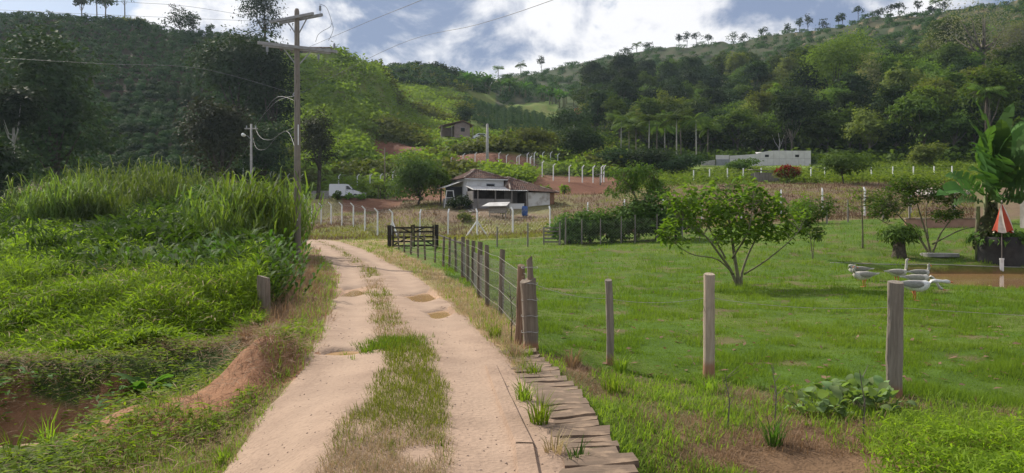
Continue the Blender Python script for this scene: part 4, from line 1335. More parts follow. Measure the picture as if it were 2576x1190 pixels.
# end wall going back to the right, roof sheets
d = Vector((2.2, 7.0, 0))
MB().add([(L, 0, -1), (L + d.x, d.y, -1), (L + d.x, d.y, 2.25), (L + d.x * .1, d.y * .1, 2.72), (L, 0, 2.72), (L, .16, -1), (L + d.x - .15, d.y + .1, -1), (L + d.x - .15, d.y + .1, 2.25), (L, .6, 2.72), (L - .1, .16, 2.72)], [(0, 1, 2, 3, 4), (5, 9, 8, 7, 6), (2, 7, 8, 3), (3, 8, 9, 4)]).build('end_wall', M_SHED, shed)
MB().add([(5.0, .2, 2.2), (L - .6, .2, 2.35), (L - .2, 5.5, 3.1), (6.4, 5.5, 3.0), (5.0, .2, 2.1), (L - .6, .2, 2.25), (L - .2, 5.5, 3.0), (6.4, 5.5, 2.9)], [(0, 1, 2, 3), (4, 7, 6, 5), (0, 4, 5, 1), (1, 5, 6, 2)]).build('roof_sheet', M_ASB, shed)
ext = (1802 - 1836) * S
MB().box(ext, -.03, .0, .15, -.8, 1.15).build('wall_panel', plain('blue_grey_panel', (.27, .275, .29), (.22, .225, .24), 2, .9, .2), shed)
MB().box(ext, -.03, .3, .45, 1.17, 1.95).build('wall_panel', M_SHED, shed)
MB().extrude([((1767 - 1836) * S, -.8), (ext - .03, -.8), (ext - .03, 1.12), ((1767 - 1836) * S, .75)], .6, .75).build('wall_panel', M_CON, shed)

# ---- wooden hut, roofs at the right edge, pink wall
b = G(1930, 99)
hut = thing('wooden_hut', b, 'little hut of upright grey boards with a slanted roof in the pasture', 'hut')
for k in range(9):
    MB().box(-1.6 + k * .355, -1.6 + k * .355 + .33, -.02 + random.uniform(-.02, .02), .04, -.4, 1.15 + random.uniform(-.05, .05)).build('board', M_GREYW, hut)
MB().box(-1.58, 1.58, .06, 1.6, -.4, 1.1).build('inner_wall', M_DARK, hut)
MB().add([(-1.9, -.25, 1.45), (1.9, -.25, 1.2), (1.9, 1.9, 1.35), (-1.9, 1.9, 1.6), (-1.9, -.25, 1.53), (1.9, -.25, 1.28), (1.9, 1.9, 1.43), (-1.9, 1.9, 1.68)], [(0, 3, 2, 1), (4, 5, 6, 7), (0, 1, 5, 4), (1, 2, 6, 5), (2, 3, 7, 6), (3, 0, 4, 7)]).build('roof', M_GREYW, hut)

# house half hidden by the banana plant at the right edge
b = G(2725, 47)
rh = thing('neighbour_house', b, 'house with white corrugated roof and dark porch at the right edge behind the banana', 'house')
MB().box(-1.2, 6, 0, 4, -.5, 3.2).build('wall', M_GREY, rh)
MB().box(-1.25, 6, -2.4, -.01, -.5, -.2).build('porch_floor', M_GREY, rh)
m = MB()
n = 40
for i in range(n):
    x0, x1 = -1.7 + 8 * i / n, -1.7 + 8 * (i + 1) / n
    za, zb = (.05 if i % 2 else 0), (0 if i % 2 else .05)
    m.add([(x0, -2.8, 2.9 + za), (x1, -2.8, 2.9 + zb), (x1, 2.2, 4.4 + zb), (x0, 2.2, 4.4 + za), (x0, -2.8, 2.85 + za), (x1, -2.8, 2.85 + zb)], [(0, 1, 2, 3), (0, 4, 5, 1)])
m.build('roof', M_ASB, rh)
MB().box(-1.1, -.95, -2.6, -2.45, -.3, 2.85).build('porch_post', M_GREYW, rh)
MB().box(-.9, 1.6, -.04, .0, .0, 2.1).build('doorway', M_DARK, rh)
b = G(2380, 51)
pw = thing('low_wall', b, 'low pinkish earth coloured wall behind the shrubs on the lawn', 'wall')
MB().box(-2.6, 2.4, 0, .2, -.4, .55).build('wall', plain('pink_render', (.40, .235, .175), (.33, .19, .14), 2, .95, .1), pw)
MB().box(-2.65, 2.45, -.04, .24, .55, .62).build('coping', M_TILE2, pw)
b = G(2350, 57)
br = thing('tiled_lean_to', b, 'whitish tile roof showing above the shrubs near the banana plant', 'roof')
e = [(-1.6, -1.2, 1.75), (2.2, -1.2, 1.95), (2.2, 1.6, 2.5), (-1.6, 1.6, 2.3)]
MB().add(e + [(v[0], v[1], v[2] - .12) for v in e], [(0, 1, 2, 3), (4, 7, 6, 5), (0, 4, 5, 1), (1, 5, 6, 2), (3, 7, 4, 0)]).build('roof', M_TILE2, br)
tiled_roof(br, [(e[0], e[1], e[2], e[3])], plain('lime_washed_tile', (.62, .60, .57), (.30, .22, .18), 3, .9, .2), .4, .28)
for x in (-1.3, 1.9): MB().box(x - .06, x + .06, .9, 1.02, -.4, 2.1).build('post', M_GREYW, br)

# hilltop house and retaining wall beside the big skyline tree
b = G(742, 190)
ht = thing('hilltop_house', b, 'long brown house with low wall on the hilltop behind the utility pole', 'house')
M_HT = plain('brown_plaster', (.20, .145, .12), (.15, .11, .09), 2, .95, .1)
S = 190 / F
MB().box(-80 * S, 66 * S, 0, 4, -2.5, 1.1).build('wall', M_HT, ht)
MB().box(-82 * S, 90 * S, -.5, 4.4, 1.12, 1.35).build('roof', M_TILE2, ht)
for x in (-50, -20, 10, 50): MB().box(x * S, x * S + .9, -.04, -.005, -.4, .6).build('window', M_DARK, ht)
MB().box(72 * S, 88 * S, 0, 3, -2.5, 1.1).build('wall', M_WHITE, ht)
b = G(1463, 262)
MBh = thing('far_hut', b, 'tiny orange brick house halfway up the right hillside', 'house')
MB().box(-2.2, 4.0, 0, 3, -1, 2.0).build('wall', plain('orange_brick', (.42, .22, .12), (.36, .19, .11), 3, .9, .1), MBh)
MB().add([(-2.6, -.4, 2.02), (4.4, -.4, 2.02), (4.4, 3.4, 2.6), (-2.6, 3.4, 2.6), (-2.6, -.4, 2.12), (4.4, -.4, 2.12), (4.4, 3.4, 2.7), (-2.6, 3.4, 2.7)], [(0, 3, 2, 1), (4, 5, 6, 7), (0, 1, 5, 4), (1, 2, 6, 5), (3, 0, 4, 7)]).build('roof', M_ASB, MBh)


# ================================================================== VEGETATION
L_LAWN = leafmat('lawn_blade', (.070, .130, .015), (.150, .200, .032), .32)
L_VERGE = leafmat('verge_blade', (.11, .19, .022), (.19, .235, .045), .35)
L_DRY = leafmat('dry_straw', (.215, .155, .090), (.135, .090, .055), .25, .8, (1.3, 1.2, .9), .15)
L_PALEDRY = leafmat('bleached_straw', (.42, .33, .21), (.30, .22, .13), .25, .8, (1.2, 1.1, .9), .15)
L_BROWNDRY = leafmat('russet_straw', (.21, .125, .08), (.29, .19, .12), .25, .8, (1.2, 1.1, .9), .15)
L_MARSH = leafmat('marsh_leaf', (.075, .140, .014), (.20, .26, .030), .42, .42)
L_REED = leafmat('reed_leaf', (.032, .075, .016), (.078, .135, .026), .30, .40)
L_NAPIER = leafmat('tall_grass_leaf', (.058, .105, .022), (.155, .205, .052), .32, .42)
L_COFFEE = leafmat('coffee_leaf', (.022, .052, .020), (.046, .086, .030), .18, .38)
L_HILL = leafmat('hillside_leaf', (.085, .140, .026), (.195, .250, .052), .34, .55)
L_DARK = leafmat('dark_tree_leaf', (.020, .038, .016), (.042, .066, .024), .18, .5)
L_RUST = leafmat('rusty_tree_leaf', (.026, .034, .018), (.052, .056, .026), .18, .5)
L_FOREST = leafmat('forest_leaf', (.036, .070, .016), (.100, .140, .032), .26, .48)
L_BRIGHT = leafmat('light_green_leaf', (.10, .170, .030), (.16, .23, .05), .32, .5)
L_GREY = leafmat('greyish_leaf', (.105, .110, .085), (.17, .17, .13), .25, .6)
L_OLIVE = leafmat('olive_leaf', (.085, .115, .030), (.15, .165, .05), .3, .5)
L_GUAVA = leafmat('broad_leaf', (.075, .150, .022), (.15, .22, .045), .36, .38)
L_SHRUB = leafmat('shrub_leaf', (.050, .098, .022), (.095, .150, .04), .28, .42)
L_RED = leafmat('red_bract', (.27, .032, .035), (.18, .025, .03), .25, .5, (1.2, .6, .6))
L_BANANA = leafmat('banana_leaf', (.045, .105, .035), (.085, .16, .042), .28, .36)
L_BUSHG = leafmat('fresh_shrub_leaf', (.055, .135, .030), (.095, .18, .045), .3, .45)
M_BARK = plain('grey_bark', (.20, .175, .145), (.12, .10, .08), 4, .95, .1, .4, 14, stretch=(1, 1, .3))
M_BARKD = plain('dark_bark', (.085, .070, .055), (.05, .042, .034), 4, .95, .1, .4, 14)
M_BARKP = plain('pale_trunk', (.42, .40, .36), (.30, .28, .25), 4, .9, .15)
M_TWIG = plain('olive_twig', (.20, .19, .11), (.13, .12, .075), 6, .9, .2)


def scat(n, px0, px1, Y0, Y1, k=1.0, seed=0):
    """points spread over the land, denser near the camera"""
    r = np.random.default_rng(seed)
    px = r.uniform(px0, px1, n)
    a, b = Y0 ** -k, Y1 ** -k
    Y = (r.random(n) * (a - b) + b) ** (-1 / k)
    X = (px - CX) / F * Y
    return r, X, Y


def stuff(name, V, Fc, m, tint, label, cat):
    return link(name, bigmesh(name, V, Fc, m, False, tint), label=label, cat=cat, kind='stuff')


def tblades(P_, H_, W_, az, lean):
    n = len(P_)
    dx = np.stack([np.cos(az), np.sin(az), np.zeros(n)], 1); sd = np.stack([-np.sin(az), np.cos(az), np.zeros(n)], 1)
    t = P_ + dx * (np.sin(lean) * H_)[:, None] + np.array([0, 0, 1.]) * (np.cos(lean) * H_)[:, None]
    w = (W_ * .5)[:, None]
    V = np.stack([P_ - sd * w, P_ + sd * w, t], 1).reshape(-1, 3)
    return V, np.arange(n * 3).reshape(-1, 3)


# ---- lawn
r, X, Y = scat(330000, 1090, 2640, 7.0, 58, .75, 1)
_, n1, n2, R = regions(X, Y)
k = R['lawn'] & (poly_sdf(X, Y, POND) > .12) & (fnoise(X * 1.3 + 40, Y * 1.3, 3) < .70 + .1 * r.random(len(X)))
X, Y = X[k], Y[k]
n = len(X)
q = np.clip(Y / 10, .8, 4)
clump = fnoise(X * 1.7, Y * 1.7, 3)
hh_ = (.028 + .05 * r.random(n)) * q ** .5 * (.40 + 1.6 * sstep(clump, .42, .72))
V, Fc = tblades(np.stack([X, Y, zt(X, Y) - .005], 1), hh_, .008 * q ** .9 * (.7 + .6 * r.random(n)), r.random(n) * 6.28, r.uniform(.1, 1.0, n))
stuff('lawn_grass', V, Fc, L_LAWN, np.repeat(np.clip(r.random(n) * .45 + clump * .6 - .30 + 1.1 * (fnoise(X * .28 + 5, Y * .28, 3) - .3), 0, 1), 3), 'short green lawn grass', 'grass')

# ---- grass of the road crown and verges
def clump_grass(name, pts, m, hgt, wid, per, spread, seed, label, leanmax=.7, curve=.6, cat='grass', hvar=.7):
    r = np.random.default_rng(seed)
    C = np.repeat(pts, per, 0)
    n = len(C)
    hs = np.broadcast_to(np.asarray(hgt, float), (len(pts),)).repeat(per)
    ws = np.broadcast_to(np.asarray(wid, float), (len(pts),)).repeat(per)
    sp = np.broadcast_to(np.asarray(spread, float), (len(pts),)).repeat(per)
    a = r.random(n) * 6.28
    d = sp * r.random(n) ** .6
    P_ = C + np.stack([np.cos(a) * d, np.sin(a) * d, np.zeros(n)], 1)
    P_[:, 2] = zt(P_[:, 0], P_[:, 1]) - .01
    az = a + r.normal(0, .9, n)
    V, Fc = blades(P_, hs * (1 - hvar + hvar * r.random(n)), ws * (.6 + .8 * r.random(n)), az, r.uniform(.05, leanmax, n), r.uniform(.1, curve, n))
    t = np.clip(np.repeat(r.random(len(pts)), per) * .5 + r.random(n) * .5, 0, 1)
    return stuff(name, V, Fc, m, np.repeat(t, 5), label, cat)


r, X, Y = scat(16000, 700, 1130, 4.4, 60, .45, 2)
off = road_d(X, Y)
w = .30 * np.interp(Y, [4, 6, 10, 14, 21, 35, 60], [.95, .9, .95, .75, .75, .7, .6]) * (.40 + 1.05 * fnoise(X * .9 + 3, Y * .55, 3))
k = (np.abs(off - np.interp(Y, [5, 10, 14, 21, 32], [.05, 0, -.18, -.2, -.05])) < w) & (fnoise(X * 1.6, Y * .8 + 8, 2) > .24)
X, Y = X[k], Y[k]
gn = fnoise(X * .5 + 2, Y * .4, 3)
pts = np.stack([X, Y, 0 * X], 1)
green = gn + r.normal(0, .12, len(X)) > np.where(Y < 12, .50, .46)
q = np.clip(Y / 9, .8, 3)
clump_grass('road_crown_grass', pts[green], leafmat('crown_blade', (.10, .145, .022), (.20, .20, .05), .32), (.05 + .10 * r.random(green.sum())) * q[green] ** .35, .0065 * q[green] ** .8, 9, .09 * q[green] ** .5, 3, 'green grass growing between the wheel tracks')
clump_grass('road_crown_straw', pts[~green], L_PALEDRY, (.05 + .09 * r.random((~green).sum())) * q[~green] ** .35, .005 * q[~green] ** .8, 9, .1 * q[~green] ** .5, 4, 'dry straw between the wheel tracks', 1.1)
# vivid tuft in the middle of the road
hc = hit(985, 868)
rr = np.random.default_rng(5)
pts = np.stack([hc.x + rr.normal(0, .22, 260), hc.y + rr.normal(0, .42, 260), np.zeros(260)], 1)
clump_grass('crown_tuft', pts, L_LAWN, .13, .010, 10, .07, 6, 'bright green tuft of low grass in the middle of the road')

r, X, Y = scat(15000, 760, 1330, 7.5, 66, .6, 7)
_, n1, n2, R = regions(X, Y)
k = R['verge_r'] & (road_d(X, Y) > 1.06) & (n1 > .25)
X, Y = X[k], Y[k]
q = np.clip(Y / 9, .8, 4)
pts = np.stack([X, Y, 0 * X], 1)
gr = (r.random(len(X)) < np.where(Y > 40, .55, .16))
clump_grass('right_verge_straw', pts[~gr], L_PALEDRY, (.07 + .14 * r.random((~gr).sum())) * q[~gr] ** .3, .005 * q[~gr] ** .9, 8, .12 * q[~gr] ** .5, 8, 'bleached dry grass along the right verge', 1.1)
clump_grass('right_verge_grass', pts[gr], L_VERGE, (.08 + .14 * r.random(gr.sum())) * q[gr] ** .3, .006 * q[gr] ** .9, 8, .1 * q[gr] ** .5, 9, 'sparse green grass along the right verge')

r, X, Y = scat(13000, 40, 880, 4.8, 62, .6, 10)
_, n1, n2, R = regions(X, Y)
mound = np.exp(-((X + 3.3) / .75) ** 2 - ((Y - 9.3) / 1.2) ** 2)
k = (R['verge_l']) & (road_d(X, Y) < -1.04) & (mound < .5 + .3 * r.random(len(X)))
X, Y = X[k], Y[k]
q = np.clip(Y / 9, .8, 4)
pts = np.stack([X, Y, 0 * X], 1)
nearroad = np.abs(road_d(X, Y)) < 1.45 + .3 * fnoise(X * .6, Y * .6)
gr = np.where(Y < 13, r.random(len(X)) < .62, nearroad & (r.random(len(X)) < .7))
hgt = np.where(Y < 9, .10, np.where(Y < 13, .16, .42)) * (.6 + .8 * r.random(len(X)))
clump_grass('left_verge_straw', pts[~gr], L_BROWNDRY, hgt[~gr] * 1.15, .006 * q[~gr] ** .85, 11, .13 * q[~gr] ** .45, 11, 'brown dry grass leaning along the left verge', 1.2, 1.0)
clump_grass('left_verge_grass', pts[gr], L_VERGE, np.minimum(hgt[gr], .2), .0075 * q[gr] ** .8, 11, .11 * q[gr] ** .5, 12, 'fresh low grass at the left edge of the road', .9)

# straw lying on the mound, and low creepers on the near left ground
def litter(name, X, Y, m, L_, W_, lift, seed, label):
    r = np.random.default_rng(seed)
    n = len(X)
    P_ = np.stack([X, Y, zt(X, Y) + lift * r.random(n)], 1)
    a = r.random(n) * 6.28
    D = np.stack([np.cos(a), np.sin(a), r.normal(0, .25, n)], 1)
    N = unit(np.stack([r.normal(0, .35, n), r.normal(0, .35, n), np.ones(n)], 1))
    V, Fc = leaf_quads(P_, D, N, L_ * (.5 + r.random(n)), W_ * (.5 + r.random(n)))
    return stuff(name, V, Fc, m, np.repeat(r.random(n), 4), label, 'litter' if 'straw' in name else 'plants')


rr = np.random.default_rng(15)
X = np.concatenate([-2.95 + rr.normal(0, .30, 1200), -4.7 + rr.normal(0, .8, 2600), rr.normal(-6.6, 1.1, 3000), rr.uniform(-4.6, -1.6, 1500)])
Y = np.concatenate([9.85 + rr.normal(0, .5, 1200), 11.9 + rr.normal(0, .4, 2600), rr.normal(10.1, .4, 3000), rr.uniform(5, 9, 1500)])
k = road_d(X, Y) < -1.1
litter('mound_straw', X[k], Y[k], L_BROWNDRY, .24, .008, .10, 16, 'tangled dry straw on the earth mounds left of the road')
X = rr.uniform(-8.2, -1.9, 34000); Y = rr.uniform(4.4, 12.8, 34000)
cn = fnoise(X * .8 + 3, Y * .8, 3)
dl = (Y - 8.6) - 0.25 * (X + 6.5)
mound = np.exp(-((X + 3.3) / .7) ** 2 - ((Y - 9.3) / 1.1) ** 2)
k = (road_d(X, Y) < -1.25) & (cn + .1 * rr.random(len(X)) > .42) & (mound < .42) & ~((X < -4.9) & (dl > -.3) & (dl < 1.0) & (rr.random(len(X)) < .72)) & ~((X < -4.5) & (np.abs(dl + .9) < .3))
litter('low_creeper', X[k], Y[k], L_MARSH, .095, .026, .17, 17, 'low leafy creepers covering the ground left of the road')
X = rr.uniform(-8.2, -4.6, 4200); Y = rr.uniform(6.5, 10.2, 4200)
dl = (Y - 8.6) - 0.25 * (X + 6.5)
k = (np.abs(dl - .45) < .6) & (fnoise(X * 1.1, Y * 1.1) > .46)
litter('ditch_weeds', X[k], Y[k], L_REED, .13, .045, .42, 18, 'dark weeds growing out of the eroded ditch bank')

# ---- marsh: near bright grass with broad blades
def leafmass(name, X, Y, hc, m, L_, W_, seed, label, up=.6, low=.35, cat='plants', tip=.25):
    r = np.random.default_rng(seed)
    n = len(X)
    z = zt(X, Y) + hc * (low + (1 - low) * r.random(n) ** .6)
    a = r.random(n) * 6.28
    D = unit(np.stack([np.cos(a), np.sin(a), r.normal(up, .35, n)], 1))
    N = unit(np.stack([r.normal(0, .4, n), r.normal(0, .4, n), np.ones(n)], 1))
    LL = L_ * (.5 + r.random(n))
    V, Fc = leaf_quads(np.stack([X, Y, z], 1), D, N, LL, W_ * (.6 + .8 * r.random(n)), tip)
    patch = fnoise(X * .5, Y * .5)
    return stuff(name, V, Fc, m, np.repeat(np.clip(r.random(n) * .6 + (patch - .3) * .8, 0, 1), 4), label, cat)


def marsh_h(X, Y):
    px = X / Y * F + CX
    h = np.interp(Y, [9, 11.5, 13, 16, 22, 30, 45, 60], [.15, .5, .85, .95, 1.0, 1.15, 1.15, 1.2])
    h = h * (.45 + 1.1 * fnoise(X * .38 + 4, Y * .38, 3))
    return h * sstep(px, 745, 620)
r, X, Y = scat(72000, -120, 660, 10.0, 19, .9, 20)
edge = 9.9 + 1.9 * fnoise(X * .7, 0 * Y, 3) + np.interp(X, [-12, -6, -4.2], [-.4, .5, 3.0])
k = (Y > edge) & (X < road_x(Y) - 1.5 * 1.3)
X, Y = X[k], Y[k]
edge = edge[k]
hm_ = (.14 + .95 * sstep(Y - edge, 0, 4.2)) * (.55 + .9 * fnoise(X * .8 + 2, Y * .8, 3)) + .10 * fnoise(X * 3, Y * 3, 2)
leafmass('broad_marsh_grass', X, Y, hm_, L_MARSH, .25, .024, 21, 'mass of bright green broad bladed grass in the near marsh', .75, .2)
sel = r.random(len(X)) < .09
n_ = int(sel.sum())
V, Fc = blades(np.stack([X[sel], Y[sel], zt(X[sel], Y[sel])], 1), (hm_[sel] + .1) * r.uniform(.9, 1.5, n_), .016, r.random(n_) * 6.28, r.uniform(.05, .6, n_), r.uniform(.1, 1.0, n_))
stuff('marsh_stems', V, Fc, L_NAPIER, np.repeat(r.random(n_), 5), 'upright stems rising from the near marsh grass', 'plants')
sel = (r.random(len(X)) < .05) & (fnoise(X * .9 + 20, Y * .9, 2) > .5)
leafmass('marsh_dead_leaves', X[sel], Y[sel], hm_[sel] * 1.05, L_PALEDRY, .3, .014, 28, 'bleached dead blades among the near marsh grass', .5, .5)
r, X, Y = scat(46000, -120, 712, 17, 66, .8, 22)
_, _, _, R = regions(X, Y)
k = R['marsh']
X, Y = X[k], Y[k]
sel = fnoise(X * .22 + 7, Y * .16, 3) + r.normal(0, .06, len(X)) > .5
q = np.clip(Y / 20, .8, 3) ** .7
leafmass('marsh_leaves', X[sel], Y[sel], marsh_h(X[sel], Y[sel]) * 1.02, L_MARSH, .34 * q[sel], .042 * q[sel], 23, 'bright leafy plants across the middle of the marsh', .6, .3)
leafmass('marsh_lilies', X[~sel], Y[~sel], marsh_h(X[~sel], Y[~sel]) * 1.1, L_REED, .52 * q[~sel], .075 * q[~sel], 24, 'darker lance leaved plants across the middle of the marsh', 1.0, .3)
r, X, Y = scat(15000, -100, 712, 19, 60, .8, 25)
_, _, _, R = regions(X, Y)
k = R['marsh'] & (fnoise(X * .3 + 50, Y * .25, 2) > .5)
X, Y = X[k], Y[k]; n = len(X)
V, Fc = blades(np.stack([X, Y, zt(X, Y)], 1), marsh_h(X, Y) * r.uniform(.9, 1.35, n), .03 * np.clip(Y / 25, .8, 2), r.random(n) * 6.28, r.uniform(.02, .35, n), r.uniform(.1, .9, n))
stuff('marsh_sedge', V, Fc, L_REED, np.repeat(r.random(n), 5), 'upright sedge blades standing in the marsh', 'plants')
# lance leaved sprays with silvery bent stems by the big clump
def spray(seed, h=1.5, nst=14, spread=.8, L_=.5):
    r = np.random.default_rng(seed)
    parts = []
    for s in range(nst):
        a = r.random() * 6.28; ln = r.uniform(.15, .6)
        b = np.array([math.cos(a), math.sin(a), 0]) * spread * r.random()
        hh = h * r.uniform(.6, 1.05)
        k = 9
        t = np.linspace(.15, 1, k)
        P_ = b + np.stack([np.cos(a) * np.sin(ln) * t * hh, np.sin(a) * np.sin(ln) * t * hh, np.cos(ln) * t * hh], 1)
        side = np.where(np.arange(k) % 2, 1, -1)
        aa = a + side * 1.2 + r.normal(0, .3, k)
        D = unit(np.stack([np.cos(aa), np.sin(aa), np.full(k, .75)], 1))
        N = unit(np.stack([-np.cos(aa) * .6, -np.sin(aa) * .6, np.ones(k)], 1))
        V, Fc = leaf_quads(P_, D, N, L_ * r.uniform(.7, 1.1, k), L_ * .17, .25)
        parts.append((V, Fc, np.repeat(r.random(k), 4)))
        V, f2 = blades(b[None], np.array([hh]), np.array([.03]), np.array([a]), np.array([ln]), np.array([.1]))
        parts.append((V, f2, np.full(5, .3)))
    return merge(parts)


SPR = [bigmesh('leaves', *(lambda v, f, t: (v, f, L_REED, False, t))(*spray(30 + i))) for i in range(3)]
for i, (px, Y, s) in enumerate(((330, 19, 1.0), (390, 21, 1.0), (430, 18.5, 1.05), (480, 19.5, 1.1), (520, 18, 1.1), (560, 18.5, 1.0), (600, 19.5, 1.1), (615, 22, 1.1), (250, 22, .9), (120, 21, .9), (460, 24, 1.1), (560, 25, 1.1), (630, 25, 1.0), (600, 16.5, .95), (510, 16.2, .9)) + tuple((random.uniform(250, 700) - 6 * (y_ < 18), y_, random.uniform(.85, 1.2)) for y_ in [16.5 + .28 * q for q in range(34)] if True)):
    link('lily_clump', SPR[i % 3], None, G(px, Y, -.05), random.uniform(0, 6), s, 'lance leaved lily clump standing out of the marsh', 'plant', 'lily clumps in the marsh')


# ---- tall napier grass
def napier(seed, nst, h, rad, L_=.85):
    r = np.random.default_rng(seed)
    k = 9
    a0 = r.random(nst) * 6.28
    b = np.stack([np.cos(a0), np.sin(a0), 0 * a0], 1) * (rad * r.random(nst) ** .5)[:, None]
    ln = .05 + .35 * np.linalg.norm(b, axis=1) / rad * r.uniform(.5, 1.1, nst)
    hh = h * r.uniform(.62, 1.05, nst)
    t = np.linspace(.22, 1, k)[None]
    S_ = np.stack([(np.cos(a0) * np.sin(ln))[:, None] * t * hh[:, None], (np.sin(a0) * np.sin(ln))[:, None] * t * hh[:, None], np.cos(ln)[:, None] * t * hh[:, None]], 2) + b[:, None]
    P_ = S_.reshape(-1, 3)
    n = len(P_)
    az = r.random(n) * 6.28
    V, Fc = blades(P_, L_ * r.uniform(.6, 1.15, n), .042 * L_ / .85, az, r.uniform(.25, .75, n), r.uniform(.6, 1.7, n))
    V2, F2 = blades(b, hh * .95, np.full(nst, .035), a0, ln, np.zeros(nst))
    return merge([(V, Fc, np.repeat(r.random(n), 5)), (V2, F2, np.repeat(r.random(nst) * .5, 5))])


def nmesh(seed, *a, **k):
    v, f, t = napier(seed, *a, **k)
    return bigmesh('tall_grass', v, f, L_NAPIER, False, t)


NP = [nmesh(50 + i, 52, 2.5, .9, L_=1.05) for i in range(4)]
t = thing('tall_grass_clump', G(650, 31), 'big clump of tall arching grass beside the utility pole', 'grass clump')
for i, (px, Y, s) in enumerate(((560, 33, 1.2), (590, 32, 1.2), (620, 33, 1.35), (645, 32, 1.25), (668, 35, 1.4), (690, 38, 1.3), (605, 30, .95), (575, 30, .85), (635, 36, 1.4), (712, 39, 1.1))):
    o = link('tall_grass', NP[i % 4], None, G(px, Y, -.1) , i * 1.3, s); o.parent = t; o.location = G(px, Y, -.1) - t.location
t = thing('tall_grass_clump', G(170, 44), 'rounded mound of tall grass with dry stems on the far left', 'grass clump')
for i, (px, Y, s) in enumerate(((95, 44, 1.0), (130, 43, 1.15), (165, 43, 1.25), (200, 44, 1.25), (235, 44, 1.1), (265, 45, .95), (150, 46, 1.35), (215, 46, 1.3))):
    o = link('tall_grass', NP[i % 4], t, G(px, Y, -.1) - t.location, i * 1.9, s)
parts = []
rr = np.random.default_rng(61)
for i in range(40):
    px = rr.uniform(-40, 545); Y = rr.uniform(54, 70)
    top = np.interp(px, [-40, 60, 150, 220, 300, 420, 480, 545], [492, 480, 445, 415, 432, 440, 446, 470]) + rr.uniform(-6, 40)
    g0 = G(px, Y, -.1)
    s = max(.6, (p2z(Y, top) - g0.z) / 2.3)
    v, f, tt = napier(62 + i, 26, 2.5, 1.15, 1.1)
    parts.append((v * np.array([1, 1, s]) * np.array([1.3, 1.3, 1]) + np.array(g0), f, tt))
V, Fc, tt = merge(parts)
stuff('tall_grass_thicket', V, Fc, L_NAPIER, tt, 'thicket of tall grass at the back of the marsh', 'grass')

# ---- bushes
def bush_mesh(seed, lobes, clusters, per, leaf, m, **k):
    v, f, t = crown_arrays(seed, lobes, clusters, per, leaf, **k)
    return bigmesh('foliage', v, f, m, False, t)
def add_bush(px, Y, w, h, m, label, seed, leaf=.16, clusters=120, per=14, dz=0, name='shrub', group=None, nl=5, stem=M_BARKD):
    r = random.Random(seed)
    lobes = [(0, 0, h * .52, w * .42, w * .42, h * .48)] + [(math.cos(a) * w * .27, math.sin(a) * w * .24, h * r.uniform(.20, .5), w * .34, w * .34, h * .36) for a in [6.28 * i / nl for i in range(nl)]]
    t = thing(name, G(px, Y, dz), label, 'shrub' if name == 'shrub' else name.split('_')[-1], group)
    link('foliage', bush_mesh(seed, lobes, clusters, per, leaf, m, shell=.55), t)
    m_ = MB()
    m_.tube([(0, 0, -.3), (0, 0, h * .4), (w * .05, 0, h * .7)], [.07 + w * .015, .05 + w * .01, .02], 6)
    m_.build('stem', stem, t)
    return t
add_bush(498, 47, 1.9, 3.0, L_BUSHG, 'rounded fresh green shrub between the thicket and the tall grass clump', 70, .2, 160, 16)

# ---- coffee on the left hill
CB = []
for i in range(4):
    lob = [(0, 0, .95, .85, .85, .80), (.25, .1, .7, .6, .6, .55), (-.25, -.2, .7, .6, .6, .5)]
    CB.append(bush_mesh(80 + i, lob, 100, 8, .30, L_COFFEE, spread=.20, upb=.45, droop=.45, wr=.42))
pos = []
rr = np.random.default_rng(90)
row = 0
Yv = 104.0
while Yv < 205:
    step = 2.2
    for Xv in np.arange(-140, -34, step):
        X_ = Xv + (row % 2) * step / 2 + rr.normal(0, .22); Y_ = Yv + rr.normal(0, .2)
        px = X_ / Y_ * F + CX
        if -40 < px < 700 and rr.random() < .96: pos.append((X_, Y_, px))
    Yv += 2.95; row += 1
pos = [p for p in pos if not (p[2] > 520 and p[1] < 108)]
pos.sort(key=lambda p: p[1])
PX = np.array([[p[0], p[1]] for p in pos]); PZ = zt(PX[:, 0], PX[:, 1])
vis = [i for i, p in enumerate(pos) if 262 < p[2] < 690 or p[1] > 140]
vis = set(vis[:300])
parts = []
lv, lf_, lt = crown_arrays(95, [(0, 0, .95, .9, .9, .8), (.3, 0, .7, .6, .6, .5)], 36, 5, .44, spread=.22, upb=.45, droop=.45, wr=.45)
for i, p in enumerate(pos):
    s = rr.uniform(.85, 1.2)
    if i in vis:
        link('coffee_bush', CB[i % 4], None, (p[0], p[1], float(PZ[i]) - .05), rr.uniform(0, 6), s, 'dark rounded coffee bush in the plantation on the left hill', 'coffee bush', 'coffee bushes in rows on the left hill')
    else:
        a = rr.uniform(0, 6.28); c_, s_ = math.cos(a), math.sin(a)
        Rm = np.array([[c_, -s_, 0], [s_, c_, 0], [0, 0, 1]]).T
        parts.append((lv @ Rm * s + np.array([p[0], p[1], PZ[i] - .05]), lf_, np.clip(lt + rr.uniform(-.2, .2), 0, 1)))
V, Fc, tt = merge(parts)
stuff('coffee_plantation', V, Fc, L_COFFEE, tt, 'higher coffee rows on the left hill', 'coffee bushes')

